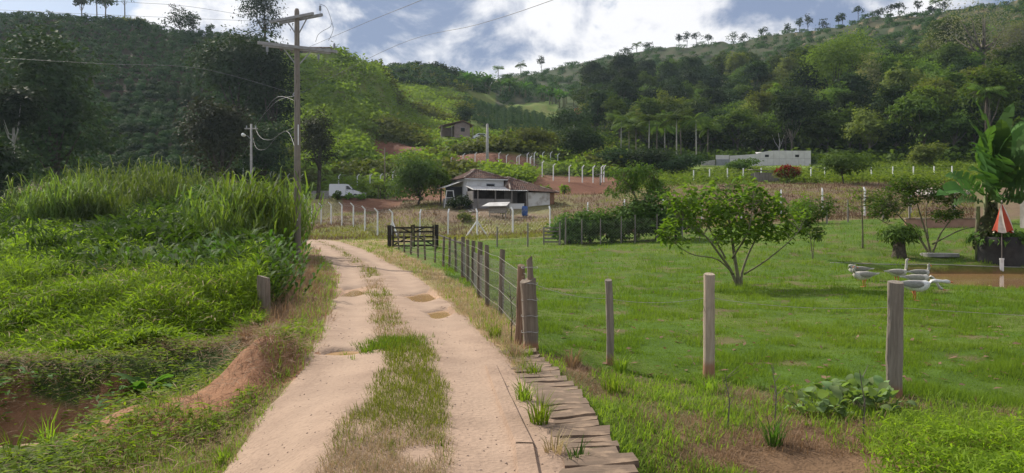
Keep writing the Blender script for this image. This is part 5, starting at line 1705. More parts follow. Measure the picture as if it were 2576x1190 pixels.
# ---- coffee rows in the middle and on the right terraces
def rows_stuff(name, pts, m, label, seed, size=1.0):
    r = np.random.default_rng(seed)
    parts = []
    v0, f0, t0 = crown_arrays(seed, [(0, 0, .8, .85, .85, .7)], 16, 5, .5, spread=.3, upb=.7, droop=.4, wr=.5)
    for x, y, z in pts:
        s = size * r.uniform(.8, 1.25)
        parts.append((v0 * s * np.array([1, 1, 1]) + np.array([x, y, z - .1]), f0, np.clip(t0 + r.uniform(-.3, .3), 0, 1)))
    V, Fc, tt = merge(parts)
    return stuff(name, V, Fc, m, tt, label, 'coffee bushes')
L_COF2 = leafmat('young_coffee_leaf', (.026, .056, .020), (.050, .090, .030), .20, .4)
pts = []
for k in range(20):
    for Yv in np.arange(186, 262, 1.9):
        px = 1172 + k * 19 + (Yv - 186) * .25 * 0 + rng.normal(0, 1.0)
        top = np.interp(px, [1170, 1290, 1400, 1500, 1560], [285, 270, 245, 215, 190])
        if Yv < top and Yv > np.interp(px, [1170, 1300, 1560], [215, 200, 180]): pts.append((px, Yv))
A_ = np.array([((p - CX) / F * Yv, Yv) for p, Yv in pts])
rows_stuff('coffee_rows', np.stack([A_[:, 0], A_[:, 1], zt(A_[:, 0], A_[:, 1])], 1), L_COF2, 'rows of young coffee below the banana plants on the middle hill', 97)
r, X, Y = scat(3200, 1260, 2640, 240, 455, .5, 98)
px, n1, n2, R = regions(X, Y)
Zt = zt(X, Y)
k = R['terrace'] & ((Zt / 2.6) % 1.0 < .62)
rows_stuff('terrace_coffee', np.stack([X[k], Y[k], Zt[k]], 1), L_COF2, 'coffee rows along the terraces of the right hill', 99, 1.35)
r, X, Y = scat(1000, 900, 1260, 215, 330, .5, 100)
k = Y > np.interp((X / Y * F + CX), [900, 1000, 1100, 1200, 1260], [262, 252, 262, 275, 300])
rows_stuff('ridge_coffee', np.stack([X[k], Y[k], zt(X[k], Y[k])], 1), L_COF2, 'dark coffee below the middle ridge', 101, 1.3)

# ---- scrub of the green hillside, pasture and field
def tufts(name, X, Y, m, size, per, seed, label, hgt=.6, tn=.05):
    r = np.random.default_rng(seed)
    n = len(X)
    k = np.repeat(np.arange(n), per)
    s = (size * (.55 + .9 * r.random(n)))
    o = r.normal(size=(len(k), 3)) * np.array([.5, .5, .3]) * s[k][:, None]
    P_ = np.stack([X, Y, zt(X, Y)], 1)[k] + o + np.array([0, 0, 1.]) * (s * hgt * .5)[k][:, None]
    a = r.random(len(k)) * 6.28
    D = unit(np.stack([np.cos(a), np.sin(a), r.uniform(-.1, 1.3, len(k))], 1))
    N = unit(o / s[k][:, None] * 1.6 + r.normal(size=(len(k), 3)) * .3 + np.array([0, 0, .7]))
    V, Fc = leaf_quads(P_, D, N, s[k] * .62, s[k] * .30, .25)
    patch = fnoise(X * tn, Y * tn, 3)
    t = np.clip((patch - .5) * 2.2 + .45 + r.normal(0, .15, n), 0, 1)[k] * .75 + r.random(len(k)) * .25
    return stuff(name, V, Fc, m, np.repeat(t, 4), label, 'scrub')
r, X, Y = scat(17000, 690, 1600, 107, 300, .55, 110)
px, n1, n2, R = regions(X, Y)
k = R['green'] & ~R['red'] & ~((px > 1105) & (px < 1235) & (Y > 155) & (Y < 174)) & ~((px > 1175) & (Y > 205))
k &= ~((px > 690) & (px < 835) & (Y > 185))
X, Y = X[k], Y[k]
dark = fnoise(X * .09 + 30, Y * .09, 3) > .61
tufts('hillside_scrub', X[~dark], Y[~dark], L_HILL, 1.2, 11, 111, 'bright green scrub covering the middle hillside')
tufts('hillside_bushes', X[dark], Y[dark], L_OLIVE, 1.5, 13, 112, 'darker scrub patches on the middle hillside', .8)
r, X, Y = scat(7500, 1560, 2640, 92, 172, .6, 113)
px, n1, n2, R = regions(X, Y)
k = R['strip'] & ~((px > 1740) & (px < 2110) & (Y > 126)) & ~((px > 1895) & (px < 1965) & (Y < 102))
tufts('pasture_grass', X[k], Y[k], L_HILL, .55, 8, 114, 'tall bright grass in the pasture before the forest', .9)
r, X, Y = scat(52000, 700, 2450, 59, 106, .6, 115)
px, n1, n2, R = regions(X, Y)
k = R['field'] & ~R['red'] & ~((px > 1110) & (px < 1385) & (Y > 79) & (Y < 93)) & ~((px > 770) & (px < 1000) & (Y > 98))
X, Y, px = X[k], Y[k], px[k]; n = len(X)
gr = (fnoise(X * .3, Y * .3, 3) + np.where((Y < 76) & (px < 1450), .12, -.05) + r.normal(0, .05, n)) > .56
V, Fc = blades(np.stack([X, Y, zt(X, Y)], 1), r.uniform(.15, .5, n), r.uniform(.03, .07, n), r.random(n) * 6.28, r.uniform(.1, 1.1, n), r.uniform(.1, .9, n))
V5 = V.reshape(-1, 5, 3)
def sub(mask, name, m, label):
    q_ = V5[mask]; n_ = len(q_); i_ = np.arange(n_)[:, None] * 5
    stuff(name, q_.reshape(-1, 3), [np.concatenate([i_, i_ + 1, i_ + 3, i_ + 2], 1), np.concatenate([i_ + 2, i_ + 3, i_ + 4], 1)], m, np.repeat(r.random(n_), 5), label, 'grass')
sub(~gr, 'field_stubble', L_DRY, 'dry brown stubble of the fallow field')
sub(gr, 'field_weeds', leafmat('yellowing_weed', (.12, .14, .035), (.19, .17, .06), .3), 'yellowing weeds of the fallow field')

# ---- rough ground right of the planks
r, X, Y = scat(9000, 1330, 2640, 4.4, 11, .9, 120)
_, n1, n2, R = regions(X, Y)
right_wet = (X > 2.0) & (Y < 6.4 + .5 * fnoise(X, Y))
k = R['rough'] & (X > np.interp(Y, [4, 5.2, 7.4, 9.6, 11], [1.05, .92, .66, .42, .3]))
X, Y, right_wet, n1 = X[k], Y[k], right_wet[k], n1[k]
pts = np.stack([X, Y, 0 * X], 1)
gsel = fnoise(X * 1.2 + 9, Y * 1.2, 2) + r.normal(0, .1, len(X)) > .45
g1 = gsel & ~right_wet
clump_grass('rough_tufts', pts[g1], L_VERGE, .07 + .13 * r.random(g1.sum()), .0085, 11, .09, 121, 'green grass tufts on the rough ground before the fence', 1.0, .9)
g2 = ~gsel & ~right_wet
clump_grass('rough_straw', pts[g2], L_BROWNDRY, .06 + .13 * r.random(g2.sum()), .0055, 10, .13, 122, 'dry straw on the rough ground before the fence', 1.35, .9)
r, X, Y = scat(16000, 2180, 2700, 4.3, 7.0, .9, 123)
k = (Y < 6.5 + .5 * fnoise(X * 1.2, Y) - np.interp(X, [2, 3.2], [1.4, 0]) + r.normal(0, .22, len(X))) & (X > 2.0)
X, Y = X[k], Y[k]
leafmass('corner_marsh_grass', X, Y, .10 + .34 * fnoise(X * 1.5, Y * 1.5, 2), L_MARSH, .13, .014, 124, 'bright broad bladed grass in the near right corner', .7, .1)

# scattered leaves and pebbles on the lawn and road
r, X, Y = scat(500, 1400, 2576, 9, 34, 1, 125)
k = (poly_sdf(X, Y, POND) > .2) & (fence_x(Y) + .3 < X)
litter('fallen_leaves', X[k], Y[k], L_BROWNDRY, .10, .05, .05, 126, 'fallen brown leaves scattered on the lawn')
r, X, Y = scat(2600, 500, 1400, 4.6, 30, .8, 127)
k = np.abs(road_d(X, Y)) < 1.0
X, Y = X[k], Y[k]; n = len(X)
s = (.003 + .009 * r.random(n) ** 3) * np.clip(Y / 8, 1, 1.6)
C0 = np.stack([X, Y, zt(X, Y) + .012 + s * .1], 1)
oct_ = np.array([(1, 0, 0), (-1, 0, 0), (0, 1, 0), (0, -1, 0), (0, 0, .7), (0, 0, -.7)], float)
V = (C0[:, None] + oct_[None] * s[:, None, None] * r.uniform(.6, 1.4, (n, 6, 1))).reshape(-1, 3)
fo = np.array([(0, 2, 4), (2, 1, 4), (1, 3, 4), (3, 0, 4), (2, 0, 5), (1, 2, 5), (3, 1, 5), (0, 3, 5)])
link('gravel', bigmesh('gravel', V, (fo[None] + np.arange(n)[:, None, None] * 6).reshape(-1, 3), plain('road_gravel', (.44, .33, .26), (.32, .23, .175), .9, .9, .2)), label='loose pebbles on the dirt road', cat='gravel', kind='stuff')


# ================================================================== TREES
def make_tree(loc, label, seed, h, cr, ch, trunk_h, tr, leafm, bark=M_BARKD, group=None, name='tree', **k):
    t = thing(name, loc, label, 'tree', group)
    mb, (v, f, tt) = tree_parts(seed, h, cr, ch, trunk_h, tr, **k)
    mb.build('trunk', bark, t, True)
    link('crown', bigmesh('crown', v, f, leafm, False, tt), t)
    return t
def tree_at(px, Y, top_py, half_px, label, seed, leafm, crown_frac=.8, bark=M_BARKD, dz=0, **k):
    g0 = G(px, Y, dz)
    h = p2z(Y, top_py) - g0.z
    cr = half_px / F * Y
    ch = h * crown_frac
    k.setdefault('tr', max(.08, h * .022))
    return make_tree(g0, label, seed, h, cr, ch, h - ch * .8, leafm=leafm, bark=bark, **k)


# big trees at the left
tree_at(135, 86, 145, 138, 'huge dark spreading tree at the foot of the coffee hill on the left', 200, L_DARK, .86, clusters=420, per=22, leaf=.55, nl=11, tr=.35, spread=.26)
tree_at(40, 73, 222, 72, 'slender tree with pale bare trunk at the left edge', 201, L_DARK, .42, bark=M_BARKP, clusters=160, per=18, leaf=.42, nl=6, tr=.14)
tree_at(8, 62, 370, 55, 'low dark tree at the far left edge beside the thicket', 202, L_DARK, .9, clusters=130, per=16, leaf=.4)
tree_at(552, 97, 268, 80, 'dense dark tree with reddish tint behind the lamp pole', 203, L_RUST, .92, clusters=320, per=20, leaf=.45, nl=9)
tree_at(600, 132, 92, 95, 'tall dark tree left of the utility pole on the coffee hill', 204, L_DARK, .9, clusters=360, per=20, leaf=.6, nl=10)
tree_at(690, 127, 110, 62, 'tall dark tree directly behind the utility pole', 205, L_DARK, .92, clusters=280, per=20, leaf=.55, nl=9)
tree_at(670, 108, 318, 66, 'lower dark tree behind the guy wires of the utility pole', 206, L_DARK, .95, clusters=260, per=20, leaf=.45, nl=8)
tree_at(800, 104, 288, 48, 'reddish dark tree standing alone right of the utility pole', 207, L_RUST, .72, clusters=200, per=18, leaf=.36, nl=7)
tree_at(1052, 92, 408, 64, 'round dark green tree beside the farmhouse', 208, L_SHRUB, .97, clusters=330, per=22, leaf=.30, nl=10)
tree_at(1108, 89.5, 425, 24, 'lighter leafy tree leaning over the farmhouse roof', 209, L_GUAVA, .6, clusters=70, per=16, leaf=.38, nl=5)
tree_at(1350, 137, 333, 56, 'spreading olive tree above the red terrace', 210, L_OLIVE, .78, clusters=200, per=18, leaf=.42, nl=8)
tree_at(1458, 136, 326, 56, 'round greyish dark tree behind the red terrace', 211, L_DARK, .9, clusters=260, per=20, leaf=.42, nl=9)
tree_at(1440, 165, 275, 52, 'dark domed tree below the banana row', 212, L_DARK, .9, clusters=220, per=20, leaf=.5, nl=8)
tree_at(1545, 128, 372, 46, 'dark bushy tree at the right end of the red terrace', 213, L_DARK, .93, clusters=180, per=18, leaf=.4)
tree_at(1640, 126, 380, 62, 'broad dark tree left of the long shed', 214, L_DARK, .93, clusters=240, per=18, leaf=.4, nl=8)
tree_at(1718, 124, 392, 48, 'dark low tree touching the left end of the long shed', 215, L_DARK, .93, clusters=180, per=18, leaf=.38)
tree_at(1168, 205, 262, 26, 'small dark tree beside the young coffee rows', 216, L_DARK, .85, clusters=90, per=14, leaf=.5)
tree_at(1870, 116, 405, 32, 'round dark shrubby tree before the long shed', 217, L_SHRUB, .85, clusters=110, per=16, leaf=.34)
tree_at(2122, 92, 392, 64, 'dark spreading tree with layered branches in the pasture', 218, L_SHRUB, .72, clusters=190, per=18, leaf=.30, nl=9)
tree_at(2330, 124, 372, 48, 'yellow green bushy tree behind the banana plant', 219, L_OLIVE, .9, clusters=160, per=18, leaf=.4)
tree_at(2105, 212, 98, 82, 'tall light green tree standing out above the right forest', 220, L_BRIGHT, .85, clusters=380, per=20, leaf=.62, nl=11, spread=.24)
tree_at(2478, 215, 2, 112, 'huge grey half bare tree at the top right', 221, L_GREY, .66, bark=M_BARK, clusters=330, per=9, leaf=.55, nl=13, tr=.75, spread=.3)
tree_at(2560, 190, 60, 60, 'greyish tall tree at the right edge below the huge grey tree', 222, L_GREY, .8, bark=M_BARK, clusters=220, per=14, leaf=.5, nl=9)
for i, (px, Y, tp, hp_) in enumerate(((2190, 200, 148, 30), (2170, 190, 178, 26))):
    tree_at(px, Y, tp, hp_, ('upper' if i == 0 else 'lower') + ' pale flowering tree below the terraces on the right', 223 + i, leafmat('pale_blossom_leaf', (.22, .24, .12), (.30, .31, .19), .3), .7, clusters=90, per=14, leaf=.5)

# skyline trees on the left hill
def eucalypt(px, Y, top, half, label, seed):
    tree_at(px, Y, top, half, label, seed, L_DARK, .45, bark=M_BARK, clusters=46, per=12, leaf=.55, nl=5, tr=.16, spread=.32)
eucalypt(206, 203, -8, 20, 'leftmost thin eucalyptus on the left skyline', 230)
eucalypt(243, 204, -40, 12, 'tall bare stemmed eucalyptus second on the left skyline', 231)
eucalypt(265, 201, -18, 32, 'fullest eucalyptus of the group on the left skyline', 232)
eucalypt(314, 203, -30, 20, 'rightmost thin eucalyptus of the group on the left skyline', 233)
tree_at(455, 197, 22, 34, 'loose crowned tree left of the cloud on the left skyline', 234, L_DARK, .8, clusters=90, per=13, leaf=.55, nl=6)
tree_at(488, 199, 36, 24, 'small sparse tree leaning right on the left skyline', 235, L_DARK, .6, clusters=38, per=10, leaf=.5, nl=5)
tree_at(530, 199, 62, 14, 'tiny flat topped tree on the left skyline', 236, L_DARK, .6, clusters=22, per=10, leaf=.5, nl=4)
tree_at(664, 193, -28, 58, 'large airy tree on the hilltop left of the utility pole', 237, L_DARK, .84, clusters=190, per=14, leaf=.6, nl=10, tr=.3)
for i, (px, Y, tp, hp_) in enumerate(((322, 199, 48, 34), (350, 198, 52, 24))):
    tree_at(px, Y, tp, hp_, ('left' if i == 0 else 'right') + ' one of two rounded shrubs on the edge of the left hilltop', 240 + i, L_OLIVE, .95, clusters=70, per=12, leaf=.5)
# skyline of the right hill: flat topped trees, each placed on the ridge
SKY = [(1362, 142, 14, .5), (1580, 118, 22, .9), (1625, 106, 16, .8), (1708, 84, 12, .6), (1728, 82, 14, .6), (1752, 78, 15, .6), (1782, 86, 14, .8), (1845, 78, 22, .8), (1872, 82, 14, .8), (1920, 66, 12, .7), (1980, 58, 10, .9), (2011, 44, 12, .5),
       (2033, 37, 13, .85), (2076, 45, 16, .9), (2110, 36, 9, .5), (2120, 34, 8, .5), (2159, 16, 15, .4), (2240, 10, 19, .5), (2262, 7, 17, .45), (2308, 1, 12, .4), (2210, 24, 20, .8), (2376, -2, 18, .8), (2340, 12, 10, .6)]
WHERE = ['above the far palms', 'with a bushy clump beside it', 'beside the bushy clump', 'first of the airy row on the right ridge', 'second of the airy row on the right ridge', 'third of the airy row on the right ridge', 'ending the airy row on the right ridge', 'broad and low mid ridge', 'just right of the broad low one',
         'alone on the ridge above the dark slope', 'small and round on the ridge', 'with bare stem left of the round one', 'tall and round on the right ridge', 'wide and low on the right ridge', 'thin left twin on the right ridge', 'thin right twin on the right ridge', 'umbrella shaped above the upper terrace', 'round and dark above the terraces', 'flat topped above the terraces', 'umbrella shaped nearest the huge grey tree', 'low and wide between the umbrella shaped ones', 'bushy at the top right', 'low one left of the bushy top right one']
for i, ((px, tp, hp_, fr), wh) in enumerate(zip(SKY, WHERE)):
    Y = float(np.interp(px, [1250, 1400, 1520, 1620, 1800, 2000, 2200, 2400], [402, 432, 440, 450, 450, 430, 400, 380]))
    tree_at(px, Y, tp + 2, hp_ * .85, 'skyline tree ' + wh, 260 + i, L_DARK, min(.9, fr + .12), clusters=34, per=11, leaf=.7, nl=5, tr=.14, group='trees on the right skyline', name='ridge_tree')

# ---- forest on the right hillside
FV = []
for i in range(9):
    hgt, cr, ch = [(9, 4.2, 6.5), (11, 4.6, 8), (8, 4.4, 5.5), (12, 4.0, 9.5), (10, 5.2, 6.5), (7, 3.6, 5.5), (11, 3.6, 8.5), (9, 4.8, 6), (13, 4.4, 9)][i]
    mb, (v, f, tt) = tree_parts(300 + i, hgt, cr, ch, hgt - ch * .85, .2, nl=10, clusters=210, per=15, leaf=.60, spread=.19, upb=.35)
    FV.append((mb.mesh('trunk', M_BARK), v, f, tt))
FM = {}
def fcrown(i, lm):
    if i not in FM: FM[i] = bigmesh('crown', FV[i][1], FV[i][2], L_FOREST, False, FV[i][3])
    return FM[i]
fr_ = np.random.default_rng(330)
cand = []
for _ in range(9000):
    px = fr_.uniform(1480, 2660); Y = fr_.uniform(130, 335)
    lo = np.interp(px, [1480, 1640, 1800, 2070, 2200, 2400, 2660], [190, 175, 170, 158, 148, 140, 128])
    hi = np.interp(px, [1480, 1600, 1800, 2000, 2200, 2400, 2660], [330, 335, 335, 300, 268, 258, 240])
    if not lo < Y < hi: continue
    X = (px - CX) / F * Y
    sp_ = np.interp(Y, [130, 200, 330], [5.0, 6.2, 9.0])
    if all((X - a) ** 2 + (Y - b) ** 2 > sp_ ** 2 for a, b, _ in cand): cand.append((X, Y, px))
    if len(cand) >= 290: break
for i, (X, Y, px) in enumerate(cand):
    v = int(fr_.integers(0, 9)); u = fr_.random()
    lm = L_DARK if (u < .30 or (px < 1800 and Y > 215 and u < .75)) else L_OLIVE if u < .46 else L_BRIGHT if u < .54 and px > 1800 else L_FOREST
    kind = {L_DARK.name: 'dark green', L_OLIVE.name: 'olive green', L_BRIGHT.name: 'light green', L_FOREST.name: 'mid green'}[lm.name]
    t = thing('forest_tree', (X, Y, z1(X, Y) - .3), kind + ' rounded tree in the forest on the right hillside', 'tree', kind + ' forest trees on the right hillside', fr_.uniform(0, 6.28), float(fr_.uniform(.8, 1.25)))
    link('trunk', FV[v][0], t); oc = link('crown', fcrown(v, lm), t)
    oc.material_slots[0].link = 'OBJECT'; oc.material_slots[0].material = lm
r, X, Y = scat(5600, 1480, 2650, 128, 330, .5, 331)
px, n1, n2, R = regions(X, Y)
k = R['forest']
tufts('forest_undergrowth', X[k], Y[k], L_FOREST, 1.7, 9, 332, 'leafy undergrowth beneath the forest on the right hillside', 1.1)
# pale bare trunks showing among the crowns
for i, (px, Y, tp, lab) in enumerate(((1958, 162, 335, 'pale forked bare tree at the edge of the forest above the long shed'), (1880, 215, 255, 'thin white leaning trunk in the dark part of the forest'), (1700, 250, 230, 'left of two white trunks high in the dark forest'), (1712, 250, 228, 'right of two white trunks high in the dark forest'))):
    g0 = G(px, Y); h = p2z(Y, tp) - g0.z
    t = thing('bare_tree', g0, lab, 'tree')
    MB().tube([(0, 0, -.5), (.1, 0, h * .4), (.3, 0, h * .7), (0, 0, h)], [.2, .16, .11, .04], 6).build('trunk', M_BARKP, t, True)
    for s in (-1, 1): MB().tube([(.2, 0, h * .5), (s * h * .12, 0, h * .72), (s * h * .2, 0, h * .95)], [.1, .06, .02], 5).build('limb', M_BARKP, t, True)


# ---- palms
def palm_crown(seed, nf=15, L_=2.6, m=None, dead=0):
    r = np.random.default_rng(seed)
    parts = []
    for i in range(nf):
        a = 6.28 * i / nf + r.normal(0, .2)
        el = r.uniform(-.1, 1.1)
        k = 15
        t = np.linspace(0, 1, k)
        ang = el - t * (1.0 + .6 * r.random())
        step = L_ / (k - 1)
        hx_ = np.concatenate([[0], np.cumsum(np.cos(ang[:-1]) * step)]); hz_ = np.concatenate([[0], np.cumsum(np.sin(ang[:-1]) * step)])
        C = np.stack([np.cos(a) * hx_, np.sin(a) * hx_, hz_], 1)
        fw = np.stack([np.cos(a) * np.cos(ang), np.sin(a) * np.cos(ang), np.sin(ang)], 1)
        sd = np.array([-np.sin(a), np.cos(a), 0])
        for s in (-1, 1):
            D = fw * .45 + sd * s * .8 - np.array([0, 0, .35])
            N = np.tile(np.array([0, 0, 1.]) + sd * s * .4, (k, 1))
            ll = L_ * .30 * np.sin(np.pi * (t * .85 + .12)) + .1
            V, Fc = leaf_quads(C, D, N, ll, L_ * .055, .3)
            parts.append((V, Fc, np.repeat(r.random(k), 4)))
        V, f2 = leaf_quads(C[:-1], C[1:] - C[:-1], np.tile(np.array([0, 0, 1.]), (k - 1, 1)), step * 1.3, .07)
        parts.append((V, f2, np.full(len(V), .6)))
    v, f, t = merge(parts)
    return bigmesh('fronds', v, f, m or L_FOREST, False, t)
PC = [palm_crown(400 + i) for i in range(3)]
PALMS = [(1632, 150, 300, 1), (1652, 158, 312, 0), (1702, 148, 296, 1), (1713, 153, 308, 0), (1752, 147, 302, 1), (1583, 158, 308, 0), (1600, 150, 322, 0), (1672, 165, 318, 1), (1562, 172, 300, 1), (1780, 162, 322, 0)]
for i, (px, Y, tp, pale) in enumerate(PALMS):
    g0 = G(px, Y); h = p2z(Y, tp) - g0.z
    t = thing('palm_tree', g0, 'slim palm with pale trunk in the row before the forest', 'palm', 'palms in a row before the forest', i * .7)
    MB().tube([(0, 0, -.4), (.05, 0, h * .5), (.12, 0, h)], [.15, .115, .09], 8).build('trunk', M_BARKP if pale else M_BARK, t, True)
    link('fronds', PC[i % 3], t, (.12, 0, h - .1), 0, 1.15 + .18 * (i % 3))
for i, (px, Y, tp, lab) in enumerate(((1253, 400, 172, 'left palm against the clouds in the saddle between the hills'), (1310, 408, 162, 'right palm against the clouds in the saddle between the hills'), (1602, 446, 112, 'palm on the right ridge beside the bushy clump'), (2355, 384, 4, 'palm near the top of the right ridge'))):
    g0 = G(px, Y); h = p2z(Y, tp) - g0.z
    t = thing('palm_tree', g0, lab, 'palm', None, i)
    MB().tube([(0, 0, -.4), (.1, 0, h)], [.22, .16], 7).build('trunk', M_BARK, t, True)
    link('fronds', PC[i % 3], t, (.1, 0, h - .1), 0, 1.35)
g0 = G(2482, 118); h = p2z(118, 228) - g0.z
t = thing('palm_tree', g0, 'thick palm with hanging dead fronds above the banana plant', 'palm')
MB().tube([(0, 0, -.4), (0, 0, h * .6), (0, 0, h)], [.28, .24, .2], 8).build('trunk', M_BARKD, t, True)
link('fronds', palm_crown(410, 18, 3.0), t, (0, 0, h - .2))
link('dead_fronds', palm_crown(411, 12, 2.4, L_RUST), t, (0, 0, h - .5)).rotation_euler = (0, 0, .3)


# ---- bananas
def banana_leaf(seed, L_, Wd, el, arch, torn=.35):
    """one big leaf along +x: stalk, midrib and two ragged halves folded along the rib"""
    r = np.random.default_rng(seed)
    k = 16
    t = np.linspace(0, 1, k)
    ang = el - arch * t ** 1.3
    step = L_ / (k - 1)
    x = np.concatenate([[0], np.cumsum(np.cos(ang[:-1]) * step)]); z = np.concatenate([[0], np.cumsum(np.sin(ang[:-1]) * step)])
    w = Wd * .5 * np.clip(np.sin(np.pi * np.clip((t - .16) / .84, 0, 1) ** .75), 0, 1) ** .55
    w[t < .16] = .03
    V, Fc, T = [], [], []
    for s in (-1, 1):
        for i in range(k - 1):
            wa, wb = w[i], w[i + 1]
            j = r.normal(0, .03); dr = torn * r.random() * (r.random() < .45)
            b = len(V)
            up = .30 - dr
            V += [(x[i], 0, z[i]), (x[i + 1], 0, z[i + 1]), (x[i + 1] - .02 + j, s * wb, z[i + 1] + up * wb - dr * .5 * wb), (x[i] + .02 * (r.random() < .5) + j, s * wa, z[i] + up * wa - dr * .5 * wa)]
            Fc.append((b, b + 1, b + 2, b + 3) if s > 0 else (b + 3, b + 2, b + 1, b))
            T += [r.random() * .5 + .3] * 4
    for i in range(k - 1):
        b = len(V); q0, q1 = .035 * (1 - t[i] * .8), .035 * (1 - t[i + 1] * .8)
        V += [(x[i], -q0, z[i] - .01), (x[i + 1], -q1, z[i + 1] - .01), (x[i + 1], q1, z[i + 1] - .01), (x[i], q0, z[i] - .01)]
        Fc.append((b, b + 1, b + 2, b + 3)); T += [1.0] * 4
    return bigmesh('leaf', np.array(V), np.array(Fc), L_BANANA, False, np.array(T))
M_PSEUDO = plain('banana_stem', (.16, .19, .07), (.10, .085, .045), 3, .7, .3, .3, 12, stretch=(1, 1, .3))
bg0 = G(2482, 36.0)
ban = thing('banana_plant', bg0, 'large banana plant with broad torn leaves at the right of the lawn', 'banana plant')
def bz(py): return p2z(36.0, py) - bg0.z
def bx(px): return (px - 2482) / F * 36.0
LEAF = [  # crown (px,py) -> tip (px,py), forward offset of tip, width
    ((2482, 470), (2328, 503), -.9, .80), ((2480, 465), (2378, 368), -.5, .95), ((2482, 450), (2396, 300), .3, .60), ((2488, 455), (2440, 322), -.9, .75), ((2500, 430), (2556, 325), -.8, .85),
    ((2505, 440), (2600, 360), -.6, .8), ((2484, 470), (2400, 470), -1.4, .6), ((2500, 450), (2530, 275), .4, .6), ((2490, 455), (2470, 262), .5, .28), ((2500, 450), (2620, 430), -.4, .75), ((2490, 480), (2560, 520), -1.2, .6),
    ((2486, 468), (2430, 430), 1.2, .7), ((2505, 460), (2640, 300), .5, .8), ((2500, 440), (2585, 290), 1.2, .7), ((2482, 480), (2420, 520), .8, .55), ((2496, 440), (2505, 330), -1.3, .8),
    ((2490, 460), (2420, 400), -1.2, .9), ((2500, 455), (2570, 400), -1.3, .95), ((2495, 445), (2480, 340), -.6, .85), ((2505, 470), (2590, 470), -1.4, .8), ((2485, 475), (2440, 500), -1.6, .7), ((2510, 450), (2660, 380), -.8, .9), ((2490, 470), (2380, 440), -1.0, .8), ((2515, 470), (2610, 540), -.9, .7)]
for i, ((cx_, cy_), (tx, ty), fy, wd) in enumerate(LEAF):
    a = Vector((bx(cx_), 0, bz(cy_ + 32))); b = Vector((bx(tx), fy, bz(ty)))
    d = b - a
    hor = math.hypot(d.x, d.y); L_ = d.length * 1.12
    e0 = math.atan2(d.z, hor)
    arch = 1.25 if ty > 400 else .95
    me = banana_leaf(420 + i, L_, wd * 1.3, e0 + arch * .45, arch)
    rz_ = math.atan2(d.y, d.x)
    link('leaf', me, ban, a, rz_).rotation_euler[0] = (1 if math.cos(rz_) > 0 else -1) * random.uniform(.45, .95) * max(.25, math.cos(e0))
for i, (x, lean, top_) in enumerate(((0, -.05, 498), (.35, .10, 474), (-.2, -.18, 525))):
    MB().tube([(x, .1 * i, -.1), (x + lean * .5, .1 * i, bz(top_) * .5), (x + lean, 0, bz(top_) + .1)], [.16, .13, .07], 10).build('pseudostem', M_PSEUDO, ban, True)
for i in range(9):
    a = 2.0 + i * .62
    me = banana_leaf(460 + i, 1.5, .5, -1.0, .35, .8)
    me.materials.clear(); me.materials.append(L_RUST)
    link('dead_leaf', me, ban, (.05, 0, 1.9 + .15 * i), a)
# dark planter drum at its foot
pd = G(2516, 36.0)
pl_ = thing('planter_drum', pd, 'wide dark drum with creepers at the foot of the banana plant', 'planter')
MB().tube([(0, 0, -.3), (0, 0, .0), (0, 0, .55), (0, 0, 1.15), (0, 0, 1.16), (0, 0, .9)], [1.02, 1.0, .98, 1.02, .92, .9], 28).build('drum', plain('sooty_drum', (.045, .042, .040), (.028, .027, .026), 3, .8, .3, .3, 12), pl_, True)
v, f, tt = crown_arrays(470, [(0, 0, 1.15, 1.05, 1.05, .25)], 90, 8, .22, shell=.9, droop=.8)
link('creeper', bigmesh('creeper', v, f, L_SHRUB, False, tt), pl_)
# distant banana row
BN = []
for i in range(3):
    r = np.random.default_rng(480 + i)
    parts = []
    for k in range(11):
        a = 6.28 * k / 11 + r.normal(0, .3)
        n_ = 5
        t_ = np.linspace(0, 1, n_); ang = r.uniform(.6, 1.25) - 1.2 * t_
        xx = np.concatenate([[0], np.cumsum(np.cos(ang[:-1]) * .55)]); zz_ = np.concatenate([[0], np.cumsum(np.sin(ang[:-1]) * .55)])
        C = np.stack([np.cos(a) * xx, np.sin(a) * xx, 2.0 + zz_], 1)
        D = C[1:] - C[:-1]
        V, Fc = leaf_quads(C[:-1], D, np.tile(np.array([0, 0, 1.]), (n_ - 1, 1)) + rdirs(r, n_ - 1) * .3, .85, .55, 0)
        parts.append((V, Fc, np.repeat(r.random(n_ - 1), 4)))
    v, f, tt = merge(parts)
    BN.append((bigmesh('leaves', v, f, L_BANANA, False, tt), MB().tube([(0, 0, -.4), (0, 0, 2.1)], [.18, .1], 6).mesh('stem', M_PSEUDO)))
rb = np.random.default_rng(490)
for i in range(46):
    t_ = rb.random()
    px = 1160 + 400 * t_ + rb.normal(0, 6)
    py = float(np.interp(px, [1160, 1200, 1290, 1400, 1500, 1560], [222, 226, 240, 262, 302, 342])) + rb.normal(0, 5)
    g0 = hit(px, py)
    t = thing('banana_plant', g0, 'small banana plant in the row along the edge of the middle hill', 'banana plant', 'banana plants along the middle hill', rb.uniform(0, 6.3), float(rb.uniform(1.2, 1.75)))
    link('stem', BN[i % 3][1], t); link('leaves', BN[i % 3][0], t)


